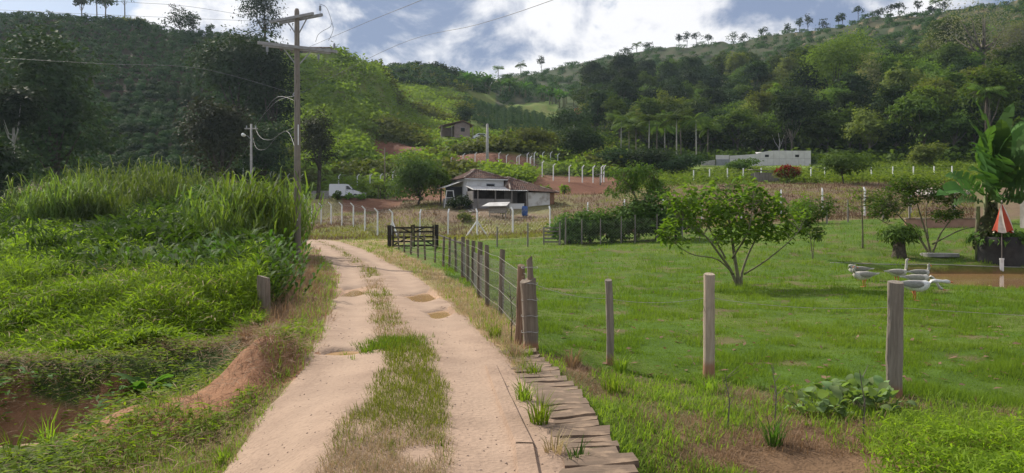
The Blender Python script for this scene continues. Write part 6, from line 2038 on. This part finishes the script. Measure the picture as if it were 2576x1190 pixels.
# ---- leafy trees near the camera: stems, twigs, clusters of big leaves
def leafy_tree(loc, label, seed, stems, lobes, ntips, per, L_, Wd, leafm, stem_r=.05, bark=M_TWIG, name='tree', cat='tree', droop=.5, twig=.012, picked=0, flower=None):
    r = np.random.default_rng(seed)
    t = thing(name, loc, label, cat)
    allp = []
    for s in stems:
        pts = curve([Vector(p) for p in s[0]], 12)
        n_ = len(pts)
        MB().tube(pts, [s[1] * (1 - .75 * i / (n_ - 1)) for i in range(n_)], 8).build('stem', bark, t, True)
        allp += [p for p in pts[n_ // 3:]]
    AP = np.array([tuple(p) for p in allp])
    lo = np.array(lobes, float)
    idx = r.choice(len(lo), ntips, p=(lo[:, 3] ** 2) / (lo[:, 3] ** 2).sum())
    T = lo[idx, :3] + rdirs(r, ntips) * lo[idx, 3:] * (.45 + .6 * r.random(ntips) ** .6)[:, None]
    m = MB()
    for p in T:
        j = int(np.argmin(((AP - p) ** 2).sum(1) + .3 * np.maximum(AP[:, 2] - p[2], 0)))
        a = Vector(AP[j]); b = Vector(p)
        m.tube([a, a.lerp(b, .5) + Vector((0, 0, .06)), b], [twig, twig * .7, twig * .35], 4, False)
    m.build('twigs', bark, t, kind='stuff')
    k = np.repeat(np.arange(ntips), per)
    a = r.random(len(k)) * 6.28
    P_ = T[k] + r.normal(size=(len(k), 3)) * L_ * .45
    D = unit(np.stack([np.cos(a), np.sin(a), r.normal(-droop + .3, .45, len(k))], 1))
    N = unit(r.normal(size=(len(k), 3)) * .45 + np.array([0, 0, 1.]))
    LL = L_ * (.6 + .6 * r.random(len(k)))
    V, Fc = leaf_quads(P_, D, N, LL, Wd * (.7 + .5 * r.random(len(k))), droop * .35)
    tt = np.repeat(np.clip(r.random(ntips)[k] * .5 + r.random(len(k)) * .5, 0, 1), 4)
    if picked:      # the biggest leaves are leaves of their own
        sel = r.choice(len(k), min(picked, len(k)), replace=False)
        big_ = bigmesh('leaf', np.array([(0, 0, 0), (.45, .5 * Wd / L_, .06), (1, 0, -.14), (.45, -.5 * Wd / L_, .06), (.45, 0, .0)]), np.array([(0, 4, 1), (4, 2, 1), (0, 3, 4), (3, 2, 4)]), leafm, False, np.array([.6] * 5))
        for s_ in sel:
            q = Vector(D[s_]).to_track_quat('X', 'Z')
            o = link('leaf', big_, t, P_[s_], 0, float(LL[s_]) * 1.1)
            o.rotation_euler = (q @ __import__('mathutils').Euler((random.uniform(-.7, .7), 0, 0)).to_quaternion()).to_euler()
    link('foliage', bigmesh('foliage', V, Fc, leafm, False, tt), t, kind='stuff')
    if flower:
        n_ = flower[1]
        ti = r.choice(ntips, n_); q = T[ti] + r.normal(size=(n_, 3)) * .1 + np.array([0, 0, .08])
        V, Fc = leaf_quads(np.repeat(q, 5, 0), rdirs(r, n_ * 5) + np.array([0, 0, .4]), np.tile(np.array([0, 0, 1.]), (n_ * 5, 1)) + rdirs(r, n_ * 5) * .4, flower[2], flower[2] * .5)
        link('flowers', bigmesh('flowers', V, Fc, flower[0], False, np.repeat(r.random(n_ * 5), 4)), t, kind='stuff')
    return t


g0 = hit(1862, 722)
k_ = g0.y / F
def lp_(px, py, dy=0.0): return ((px - 1862) * k_, dy, (722 - py) * k_)
leafy_tree(g0, 'broad leaved small tree with many spreading stems in the middle of the lawn', 500,
           [([(-.05, 0, -.1), lp_(1838, 680), lp_(1800, 635, -.3), lp_(1760, 590, -.5), lp_(1700, 560, -.6)], .055), ([(0, 0, -.1), lp_(1850, 660), lp_(1846, 600, .2), lp_(1835, 520, .3), lp_(1830, 470, .2)], .065),
            ([(.05, 0, -.1), lp_(1866, 690), lp_(1890, 640, .3), lp_(1925, 580, .5), lp_(1945, 520, .5)], .05), ([lp_(1872, 690), lp_(1915, 655, -.4), lp_(1965, 610, -.6), lp_(1990, 580, -.7)], .03), ([lp_(1846, 690), lp_(1790, 650, -.6), lp_(1720, 635, -.7), lp_(1645, 578, -.8)], .028),
            ([lp_(1842, 650), lp_(1870, 580, -.5), lp_(1880, 500, -.6)], .035), ([lp_(1825, 650), lp_(1790, 560, .6), lp_(1770, 490, .6)], .035)],
           [(*lp_(1760, 520, -.3), .95, .9, .65), (*lp_(1840, 500, 0), 1.0, 1.0, .65), (*lp_(1915, 525, .3), .8, .9, .6), (*lp_(1720, 555, -.5), .6, .7, .45), (*lp_(1950, 575, .2), .55, .7, .4), (*lp_(1690, 590, -.6), .35, .4, .25), (*lp_(1860, 585, 0), .8, .8, .35), (*lp_(1660, 580, -.7), .3, .3, .18), (*lp_(2000, 560, .1), .5, .6, .45), (*lp_(1700, 500, -.5), .4, .4, .3)],
           215, 10, .25, .115, L_GUAVA, picked=280)
g0 = hit(2045, 651)
k_ = g0.y / F
def lq(px, py, dy=0.0): return ((px - 2045) * k_, dy, (651 - py) * k_)
leafy_tree(g0, 'spindly sapling with a thin crown right of the broad leaved tree', 501, [([(0, 0, -.1), lq(2040, 610), lq(2035, 560), lq(2040, 500)], .03), ([(0, 0, -.1), lq(2052, 610, .2), lq(2062, 570, .2), lq(2060, 520)], .022)],
           [(*lq(2040, 585), .7, .7, .28), (*lq(2030, 540), .8, .8, .5), (*lq(2062, 520), .6, .7, .5), (*lq(2015, 560), .5, .5, .3)], 150, 10, .20, .08, L_SHRUB, droop=.35)
g0 = hit(2170, 625)
k_ = g0.y / F
def lr(px, py, dy=0.0): return ((px - 2170) * k_, dy, (625 - py) * k_)
leafy_tree(g0, 'staked young tree with a single thin mossy stem', 502, [([(0, 0, -.1), lr(2170, 580), lr(2168, 520), lr(2168, 478)], .06)], [(*lr(2180, 490), .9, .8, .35), (*lr(2150, 520), .5, .5, .25), (*lr(2205, 510), .6, .6, .3)], 60, 8, .2, .07, L_GUAVA, droop=.35)
g0 = hit(2342, 637)
k_ = g0.y / F
def ls(px, py, dy=0.0): return ((px - 2342) * k_, dy, (637 - py) * k_)
leafy_tree(g0, 'wide shrub tree with bare spreading branches before the banana plant', 503,
           [([(-.05, 0, -.1), ls(2310, 595), ls(2270, 560, -.3), ls(2230, 520, -.4)], .07), ([(0, 0, -.1), ls(2335, 590, .2), ls(2320, 530, .3), ls(2310, 480, .4)], .07), ([(.05, 0, -.1), ls(2365, 590), ls(2390, 545, -.2), ls(2400, 500)], .06),
            ([ls(2345, 615), ls(2400, 580, -.5), ls(2455, 568, -.6)], .045), ([ls(2335, 600), ls(2345, 550, .6), ls(2350, 500, .6)], .045), ([ls(2320, 600), ls(2270, 575, .6), ls(2215, 545, .6)], .04)],
           [(*ls(2250, 500, 0), 1.0, 1.0, .55), (*ls(2320, 480, 0), 1.1, 1.1, .6), (*ls(2390, 490, 0), .8, .9, .5), (*ls(2220, 530, 0), .7, .8, .4), (*ls(2290, 465, .4), .9, .9, .4), (*ls(2380, 540, 0), .7, .7, .25)], 320, 11, .22, .085, L_SHRUB, droop=.35, twig=.014)
st = hit(2350, 640)
m = MB(); m.tube([(0, 0, -.1), (0, 0, .05), (0, 0, .07)], [.85, .85, .8], 20)
m.build('stone_disc', M_CON, None, False, loc=st + Vector((.1, -.3, 0)), label='flat grey stone disc under the wide shrub tree', cat='stone')
# cycad
g0 = hit(2262, 648)
cyc = thing('cycad', g0, 'stout cycad with a thick dark trunk and tuft of fronds on the lawn', 'cycad')
MB().tube([(0, 0, -.1), (0, 0, .08), (.0, 0, .4), (.02, 0, .95)], [.40, .34, .28, .24], 14).build('trunk', plain('cycad_trunk', (.12, .10, .075), (.06, .05, .04), 9, .95, .1, .8, 20), cyc, True)
v, f, tt = crown_arrays(510, [(0, 0, 1.15, .75, .75, .42), (0, 0, .95, .6, .6, .3)], 90, 9, .28, wr=.28, droop=.6)
link('fronds', bigmesh('fronds', v, f, L_FOREST, False, tt), cyc)
# red flowering bush in the pasture
g0 = G(1981, 96)
leafy_tree(g0, 'round bush covered with red flowers near the long shed', 504, [([(0, 0, -.1), (.1, 0, .7), (.3, 0, 1.5)], .07), ([(0, 0, -.1), (-.2, .1, .7), (-.5, .1, 1.4)], .06)], [(0, 0, 1.25, 1.45, 1.3, .75)], 90, 7, .34, .15, L_OLIVE, name='flowering_bush', cat='bush', flower=(L_RED, 150, .36))
# tree above the hedge and the hedge itself
g0 = G(1605, 50.5)
k_ = 50.5 / F
leafy_tree(g0, 'drooping leaved tree rising above the hedge behind the lawn', 505, [([(0, 0, -.1), (.1, 0, 1.8), (-.4, 0, 3.2), (-1.0, 0, 3.9)], .11), ([(.1, 0, 1.5), (.6, .2, 2.9), (1.2, .2, 3.7)], .08)],
           [(-.6, 0, 4.0, 1.35, 1.1, .75), (.5, 0, 3.9, 1.2, 1.1, .75), (-1.3, 0, 3.2, .8, .8, .4), (1.3, 0, 3.3, .8, .8, .5), (0, 0, 4.5, .9, .9, .5)], 200, 9, .30, .085, L_SHRUB, droop=.75, twig=.018)
for i, (px, Y, w, h, lab) in enumerate(((1432, 49.2, 1.9, 1.95, 'leftmost clipped bush of the hedge beside the small gate'), (1485, 49.4, 2.1, 2.2, 'second bush of the hedge from the small gate'), (1540, 49.6, 2.1, 2.3, 'middle bush of the hedge under the drooping tree'), (1598, 49.2, 2.2, 3.0, 'tall dark bush of the hedge under the drooping tree'), (1652, 49.0, 2.4, 3.3, 'tallest dark bush at the right of the hedge'), (1700, 49.2, 2.0, 2.2, 'rightmost low bush of the hedge behind the broad leaved tree'))):
    add_bush(px, Y, w, h, L_SHRUB, lab, 520 + i, .21, 190, 16, name='hedge_bush', group='bushes of the hedge')
add_bush(2020, 57, 1.8, 2.0, L_GUAVA, 'loose green shrub by the fence behind the sapling', 530, .2, 90, 12)
for i, (px, Y, w, h) in enumerate(((908, 96.5, 1.0, .8), (880, 96.8, .9, .75), (848, 96.5, .9, 1.2))):
    add_bush(px, Y, w, h, L_GUAVA, ['low yellow green plant on the bank at the nose of the van', 'leafy plant in front of the van door', 'leafy plant in front of the van rear'][i], 540 + i, .3, 26, 9)
for i, (px, Y) in enumerate(((1372, 99.5), (1420, 99.5))):
    add_bush(px, Y, 1.3, 1.2, L_BRIGHT, ('left' if i == 0 else 'right') + ' of two young plants on the red terrace beside the low wing', 550 + i, .35, 24, 8)
v, f, tt = crown_arrays(555, [(.2, .8, 1.85, 2.3, 1.2, .25)], 70, 10, .5, shell=.3, droop=.5, wr=.3)
link('leaf_roof', bigmesh('leaf_roof', v, f, L_BRIGHT, False, tt), pg)
add_bush(1155, 84, 2.2, 1.6, L_DARK, 'dark weeds below the round tree by the farmhouse', 556, .25, 80, 12)
add_bush(1170, 76.5, 1.4, 1.1, L_OLIVE, 'yellow green weeds below the yard planks', 557, .25, 40, 10)
add_bush(1265, 79.8, .8, 1.3, L_OLIVE, 'grey green climber beside the ramshackle hutch', 558, .2, 40, 8)
# ridge shrubs that roughen the middle skyline
for i, (px, tp, hp_) in enumerate(((965, 168, 20), (1000, 160, 22), (1040, 158, 24), (1075, 160, 22), (1105, 162, 22), (1135, 172, 20))):
    tree_at(px, 287, tp, hp_, ['first', 'second', 'third', 'fourth', 'fifth', 'last'][i] + ' shrub from the left along the middle ridge', 560 + i, L_DARK, .95, clusters=60, per=12, leaf=.7, group='shrubs along the middle ridge', name='ridge_shrub')

# ---- broad leaved weeds in the foreground
def rosette(loc, label, seed, n, L_, Wd, m, el=(.1, 1.0), name='broadleaf_weed', hi=.08):
    r = np.random.default_rng(seed)
    t = thing(name, loc, label, 'weed')
    for i in range(n):
        a = 6.28 * i / n + r.normal(0, .3)
        e_ = r.uniform(*el); l = L_ * r.uniform(.7, 1.15)
        k = 6; tt = np.linspace(0, 1, k); ang = e_ - 1.0 * tt
        x = np.concatenate([[0], np.cumsum(np.cos(ang[:-1]) * l / (k - 1))]); z = np.concatenate([[0], np.cumsum(np.sin(ang[:-1]) * l / (k - 1))])
        w = Wd * .5 * np.sin(np.pi * np.clip(tt * .9 + .06, 0, 1)) ** .8
        V = [(x[j], s * w[j], z[j] + (.25 * w[j] if s else 0)) for j in range(k) for s in (-1, 0, 1)]
        Fc = [(j * 3 + q, j * 3 + 3 + q, j * 3 + 4 + q, j * 3 + 1 + q) for j in range(k - 1) for q in (0, 1)]
        me = bigmesh('leaf', np.array(V), np.array(Fc), m, True, np.full(len(V), r.random()))
        link('leaf', me, t, (math.cos(a) * hi * r.random(), math.sin(a) * hi * r.random(), .02 + hi * r.random()), a).rotation_euler[0] = r.normal(0, .4)
    MB().tube([(0, 0, -.03), (0, 0, .10)], [.015, .01], 6).build('stem', M_TWIG, t)
h0 = hit(368, 995)
rosette(h0, 'broad leaved green weed left of the road in the foreground', 600, 12, .42, .15, L_BUSHG)
for i, (px, py) in enumerate(((2085, 1020), (2120, 1010), (2150, 1030), (2180, 1020), (2110, 1045), (2060, 1050), (2020, 1040), (2200, 1045), (2230, 1035))):
    rosette(hit(px, py), 'pale broad leaved creeper beside the thick near post', 610 + i, 16, .15, .10, leafmat('pale_creeper_leaf', (.13, .20, .075), (.19, .25, .11), .25) if i == 0 else bpy.data.materials['pale_creeper_leaf'], (.1, 1.4), 'creeper', .20)
bpy.context.view_layer.update()
for o in COL.objects:
    if o.name.startswith('creeper') and o.get('label'): o['group'] = 'creepers beside the near post'; o['category'] = 'creeper'
# single grass clumps at the edge of the plank walk
def grass_clump(loc, label, seed, n, h, w, m, rad=.06):
    r = np.random.default_rng(seed)
    a = r.random(n) * 6.28
    P_ = np.stack([np.cos(a), np.sin(a), 0 * a], 1) * (rad * r.random(n) ** .5)[:, None] - np.array([0, 0, .02])
    V, Fc = blades(P_, h * r.uniform(.5, 1.1, n), w, a + r.normal(0, .5, n), r.uniform(.05, .5, n), r.uniform(.2, 1.0, n))
    link('grass_clump', bigmesh('grass_clump', V, Fc, m, False, np.repeat(r.random(n), 5)), None, loc, label=label, cat='grass clump')
for i, (px, py, h, n, m, lab) in enumerate(((1318, 1010, .30, 60, L_VERGE, 'yellow green grass clump at the far end of the concrete slabs'), (1358, 1068, .36, 70, L_VERGE, 'largest grass clump between the slabs and the planks'), (1395, 1140, .22, 50, L_PALEDRY, 'dry grass clump between the slabs and the near planks'), (1452, 1165, .22, 30, L_REED, 'dark weed on the near planks'),
        (1345, 945, .26, 50, L_VERGE, 'arching grass clump on the far planks'), (1330, 900, .2, 30, L_MARSH, 'small leafy weed at the foot of the gnarled post'), (1300, 900, .28, 60, L_PALEDRY, 'dry grass at the foot of the squared post'), (1245, 850, .3, 60, L_VERGE, 'green tuft in the right verge before the fence'), (560, 1165, .22, 60, L_VERGE, 'lone grass clump on the near left of the road'),
        (1560, 935, .32, 90, L_VERGE, 'arching grass clump at the foot of the thin near post'), (1545, 985, .26, 120, L_VERGE, 'wide green clump before the thin near post'), (1780, 985, .24, 120, L_VERGE, 'dense green clump at the foot of the pale round post'), (1440, 925, .34, 80, L_BROWNDRY, 'dead brown clump beside the plank walk'), (1945, 1120, .34, 70, L_REED, 'arching grass clump in the near right foreground'),
        (120, 1120, .42, 26, L_MARSH, 'tall single blades at the near left edge'), (30, 1150, .42, 26, L_MARSH, 'tall blades in the near left corner'), (620, 860, .32, 80, L_BROWNDRY, 'dry grass hanging round the foot of the mound post'))):
    grass_clump(hit(px, py), lab, 640 + i, n, h, .011, m, .07 + .06 * (n > 100))
# dry stalks by the corner post and in the rough ground
def stalk(px, py, h, label, seed, m=M_BARKD):
    r = random.Random(seed)
    g_ = hit(px, py); t = thing('dry_stalk', g_, label, 'stalk')
    MB().tube([(0, 0, -.05), (.02, 0, h * .5), (-.02, .02, h)], [.008, .006, .003], 5).build('stem', m, t)
    for k in range(6):
        z = h * r.uniform(.3, .95)
        MB().tube([(0, 0, z), (r.uniform(-.12, .12), r.uniform(-.1, .1), z + .1)], [.004, .002], 4).build('twig', m, t)
stalk(1285, 868, .85, 'dark twiggy weed beside the squared post', 1)
stalk(1830, 1075, .5, 'dry stalk standing in the rough ground left of centre', 2, M_BARK)
stalk(1948, 1062, .55, 'taller dry stalk standing in the rough ground', 3, M_BARK)
stalk(2170, 1100, .6, 'dry stalk beside the pale creepers', 4, M_BARK)

# ------------------------------------------------------------------ umbrella, hose, geese
ug = G(2520, 34.9)
um = thing('beach_umbrella', ug, 'closed red and white umbrella on a pole stuck in a white pipe', 'umbrella')
uk = 34.9 / F
M_URED = plain('red_cloth', (.40, .065, .030), (.32, .05, .025), 4, .8, .2)
M_UWHT = plain('white_cloth', (.62, .55, .48), (.52, .45, .38), 4, .8, .2)
ztop, zbot = (655 - 490) * uk, (655 - 560) * uk
for i in range(8):
    m = MB()
    rows = []
    for j in range(9):
        f = j / 8
        row = []
        for k in range(5):
            a = 6.283 * (i + k / 4) / 8 + f * .55
            q = (.03 + .35 * f ** .85) * (1 + .16 * math.cos(8 * (a - f * .55)) * f)
            sway = .04 * math.sin(f * 3)
            row.append((math.cos(a) * q + .05 * f + sway, math.sin(a) * q, ztop - (ztop - zbot) * f - (.06 * math.cos(a * 3) * f)))
        rows += row
    m.add(rows, [(j * 5 + k, j * 5 + k + 1, (j + 1) * 5 + k + 1, (j + 1) * 5 + k) for j in range(8) for k in range(4)])
    m.build('canopy_panel', M_URED if i % 2 else M_UWHT, um, True)
MB().tube([(0, 0, 0), (0, 0, ztop + .12)], .022, 8).build('pole', M_GREYW, um)
MB().tube([(0, 0, -.2), (0, 0, .42), (0, 0, .43), (0, 0, .5)], [.085, .085, .10, .10], 12).build('pipe', M_WCON, um)
MB().tube([(0, 0, ztop + .1), (0, 0, ztop + .17)], [.04, .02], 8).build('finial', M_UWHT, um)
hs_ = [hit(px, py, .03) for px, py in ((2080, 659), (2200, 658), (2320, 658), (2440, 657), (2560, 656))]
hs_ = [Vector((p.x, 35.0, z1(p.x, 35.0) + .02)) for p in hs_] + [Vector((29, 35.2, z1(29, 35.2) + .04))]
MB().tube(hs_, .016, 8).build('white_pipe', M_TILE2 if False else M_CON, None, True, label='long pale pipe lying across the lawn behind the pond', cat='pipe')

M_BILL = plain('orange_bill', (.55, .17, .055), (.48, .14, .05), 8, .5, .4)
def goose_mat():
    def bld(k):
        a = k.n('ShaderNodeAttribute', attribute_name='plume').outputs['Color']
        co = k.n('ShaderNodeTexCoord').outputs['Object']
        st = k.n('ShaderNodeVectorMath', {0: co, 1: (1, 3, 3)}, operation='MULTIPLY').outputs[0]
        nz = k.noise(st, 22.0, 3.0, .6)
        v = k.ramp(nz, .3, .7, .72, 1.15)
        return pbsdf(k, k.n('ShaderNodeVectorMath', {0: a, 3: v}, operation='SCALE').outputs[0], .8, .2)
    return mat('goose_plumage', bld)
M_GOOSE = goose_mat()
BODY = [(-.44, .40, .012, .010), (-.36, .40, .055, .025), (-.26, .395, .10, .060), (-.12, .37, .135, .115), (.02, .345, .150, .140), (.14, .345, .142, .140), (.23, .37, .110, .115), (.29, .41, .075, .080)]


def goose(loc, rz, neck, label, pal, seed, bill_dir, legs=True, s=1.0):
    """body rings along x, then the neck path (x,y,z) and head; one continuous skin"""
    t = thing('goose', loc, label, 'goose', 'geese by the pond', rz, s)
    rings = [(Vector((x, 0, z)), a, b) for x, z, a, b in BODY]
    n_ = len(neck)
    for i, p in enumerate(neck):
        q = .047 - .012 * min(1, i / max(1, n_ - 3))
        if i == n_ - 2: q = .043
        if i == n_ - 1: q = .036
        rings.append((Vector(p), q, q * (1.1 if i >= n_ - 2 else 1)))
    hd = Vector(neck[-1]) + Vector(bill_dir).normalized() * .035
    rings.append((hd, .020, .022))
    V, Cc, N = [], [], 14
    light, dark, white = [np.array(c) for c in pal]
    for i, (c, a, b) in enumerate(rings):
        p0 = rings[max(i - 1, 0)][0]; p1 = rings[min(i + 1, len(rings) - 1)][0]
        d = (p1 - p0).normalized()
        sd = Vector((0, 1, 0)); sd = (sd - d * sd.dot(d)); sd = sd.normalized() if sd.length > .1 else Vector((1, 0, 0))
        up_ = d.cross(sd) * -1
        if up_.z < 0 and abs(d.z) < .9 and i < 8: up_ = -up_
        for k in range(N):
            an = 6.283 * k / N
            V.append(c + sd * (math.cos(an) * a) + up_ * (math.sin(an) * b))
            sn = math.sin(an)
            if i < 8:
                col = dark if (sn > .15 and 1 <= i <= 5) else light
                if i <= 2 and sn < .25: col = white
                if i in (3, 4, 5) and sn < -.7: col = white
                if i == 0: col = white
                if i >= 6: col = light
            else: col = light * (.92 if i < 8 + n_ - 2 else .85)
            Cc.append(col)
    Fc = [(i * N + k, i * N + (k + 1) % N, (i + 1) * N + (k + 1) % N, (i + 1) * N + k) for i in range(len(rings) - 1) for k in range(N)]
    Fc += [tuple(range(N)), tuple((len(rings) - 1) * N + k for k in range(N))]
    me = bpy.data.meshes.new('body')
    me.from_pydata([tuple(v) for v in V], [], Fc)
    finish(me, True, M_GOOSE)
    at = me.attributes.new('plume', 'FLOAT_COLOR', 'POINT')
    at.data.foreach_set('color', np.concatenate([np.array(Cc), np.ones((len(Cc), 1))], 1).astype(np.float32).ravel())
    link('body', me, t)
    bd = Vector(bill_dir).normalized()
    MB().tube([hd - bd * .01, hd + bd * .03, hd + bd * .075], [.021, .017, .007], 8).build('bill', M_BILL, t, True)
    sdv = bd.cross(Vector((0, 0, 1)))
    sdv = sdv.normalized() if sdv.length > .1 else Vector((0, 1, 0))
    for s_ in (-1, 1):
        e_ = Vector(neck[-1]) + sdv * s_ * .032 + Vector((0, 0, .012))
        MB().tube([e_ - sdv * .004, e_ + sdv * s_ * .006], [.008, .004], 6).build('eye', M_DARK, t)
        # folded wing with dark flight feathers
        V = []
        for x, z0, z1_, y in ((.17, .36, .43, .142), (.06, .31, .46, .152), (-.10, .31, .465, .150), (-.24, .36, .455, .115), (-.36, .40, .44, .06), (-.47, .425, .44, .02)):
            V += [(x, s_ * (y + .008), z0), (x, s_ * y * .80, z1_)]
        me = bpy.data.meshes.new('wing')
        me.from_pydata(V + [(v[0], v[1] * .86, v[2] - .004) for v in V], [], [(2 * i, 2 * i + 2, 2 * i + 3, 2 * i + 1) for i in range(5)] + [(12 + 2 * i, 12 + 2 * i + 1, 12 + 2 * i + 3, 12 + 2 * i + 2) for i in range(5)] + [(2 * i, 12 + 2 * i, 14 + 2 * i, 2 + 2 * i) for i in range(5)])
        finish(me, True, M_GOOSE)
        at = me.attributes.new('plume', 'FLOAT_COLOR', 'POINT')
        wc = np.array([dark * 1.15 if k % 2 else dark * .9 for k in range(12)] * 2)
        wc[[8, 10, 20, 22]] = white
        at.data.foreach_set('color', np.concatenate([wc, np.ones((24, 1))], 1).astype(np.float32).ravel())
        link('wing', me, t)
        lg = MB()
        lg.tube([(-.02, s_ * .07, .25), (.01, s_ * .07, .14), (-.01, s_ * .07, .02)], [.026, .012, .011], 7)
        lo = lg.build('leg', M_BILL, t, True)
        MB().add([(-.03, s_ * .07, .012), (.10, s_ * .07 - .045, .004), (.115, s_ * .07, .004), (.10, s_ * .07 + .045, .004), (-.01, s_ * .07, .035)], [(0, 1, 4), (4, 1, 2), (4, 2, 3), (0, 4, 3), (0, 3, 2, 1)]).build('foot', M_BILL, lo)
    return t
PG = ((.52, .49, .43), (.36, .335, .30), (.74, .73, .71))
PW = ((.72, .71, .69), (.30, .29, .28), (.78, .78, .77))
PB = ((.46, .44, .40), (.27, .255, .235), (.70, .69, .67))
UPN = [(.33, 0, .47), (.345, 0, .55), (.35, 0, .64), (.355, 0, .72), (.37, 0, .775), (.395, 0, .79)]
def gl(px, py): return hit(px, py)
goose(gl(2162, 706), math.radians(150), [(.31, .02, .46), (.30, .06, .50), (.24, .10, .51), (.16, .12, .49), (.10, .12, .47)], 'grey goose at the back left bending its head over its back', PB, 1, (-.8, .3, -.4))
goose(gl(2174, 722), math.radians(178), [(.32, .02, .46), (.33, .04, .53), (.32, .05, .58), (.30, .05, .62), (.30, .05, .65)], 'pale grey goose with tucked head and orange bill, left of the others', PG, 2, (.8, .3, -.5))
goose(gl(2256, 714), math.radians(10), UPN, 'grey goose stretching its neck upright above the thick near post', PG, 3, (1, 0, -.12))
goose(gl(2312, 716), math.radians(8), [(.32, 0, .46), (.33, -.01, .53), (.32, -.02, .58), (.31, -.03, .62), (.31, -.05, .645)], 'goose with white face and orange bill lowered, at the water edge', PB, 4, (.6, -.5, -.7))
goose(gl(2306, 733), math.radians(-8), [(.36, 0, .42), (.44, 0, .37), (.52, 0, .28), (.57, 0, .18), (.62, 0, .10), (.67, 0, .075)], 'grey and white goose bending its neck down to drink', PG, 5, (.9, 0, -.35))
goose(gl(2300, 757), math.radians(-12), [(.36, 0, .45), (.44, 0, .47), (.53, 0, .465), (.61, 0, .46), (.68, 0, .455), (.73, 0, .45)], 'white goose with dark wing patches walking with outstretched neck', PW, 6, (1, 0, -.08), s=1.05)

# ------------------------------------------------------------------ haze
hz = MB().box(-1130, 1130, -125, 660, -4, 128)
def haze_mat():
    m = bpy.data.materials.new('valley_haze')
    m.use_nodes = True
    m.node_tree.nodes.clear()
    k = NT(m.node_tree)
    v = k.n('ShaderNodeVolumePrincipled', {'Color': (.66, .81, 1.0, 1), 'Density': .00012, 'Anisotropy': .45})
    k.n('ShaderNodeOutputMaterial', {'Volume': v.outputs[0]})
    return m
hz.build('haze', haze_mat(), kind='stuff', label='thin bluish haze filling the valley', cat='haze')
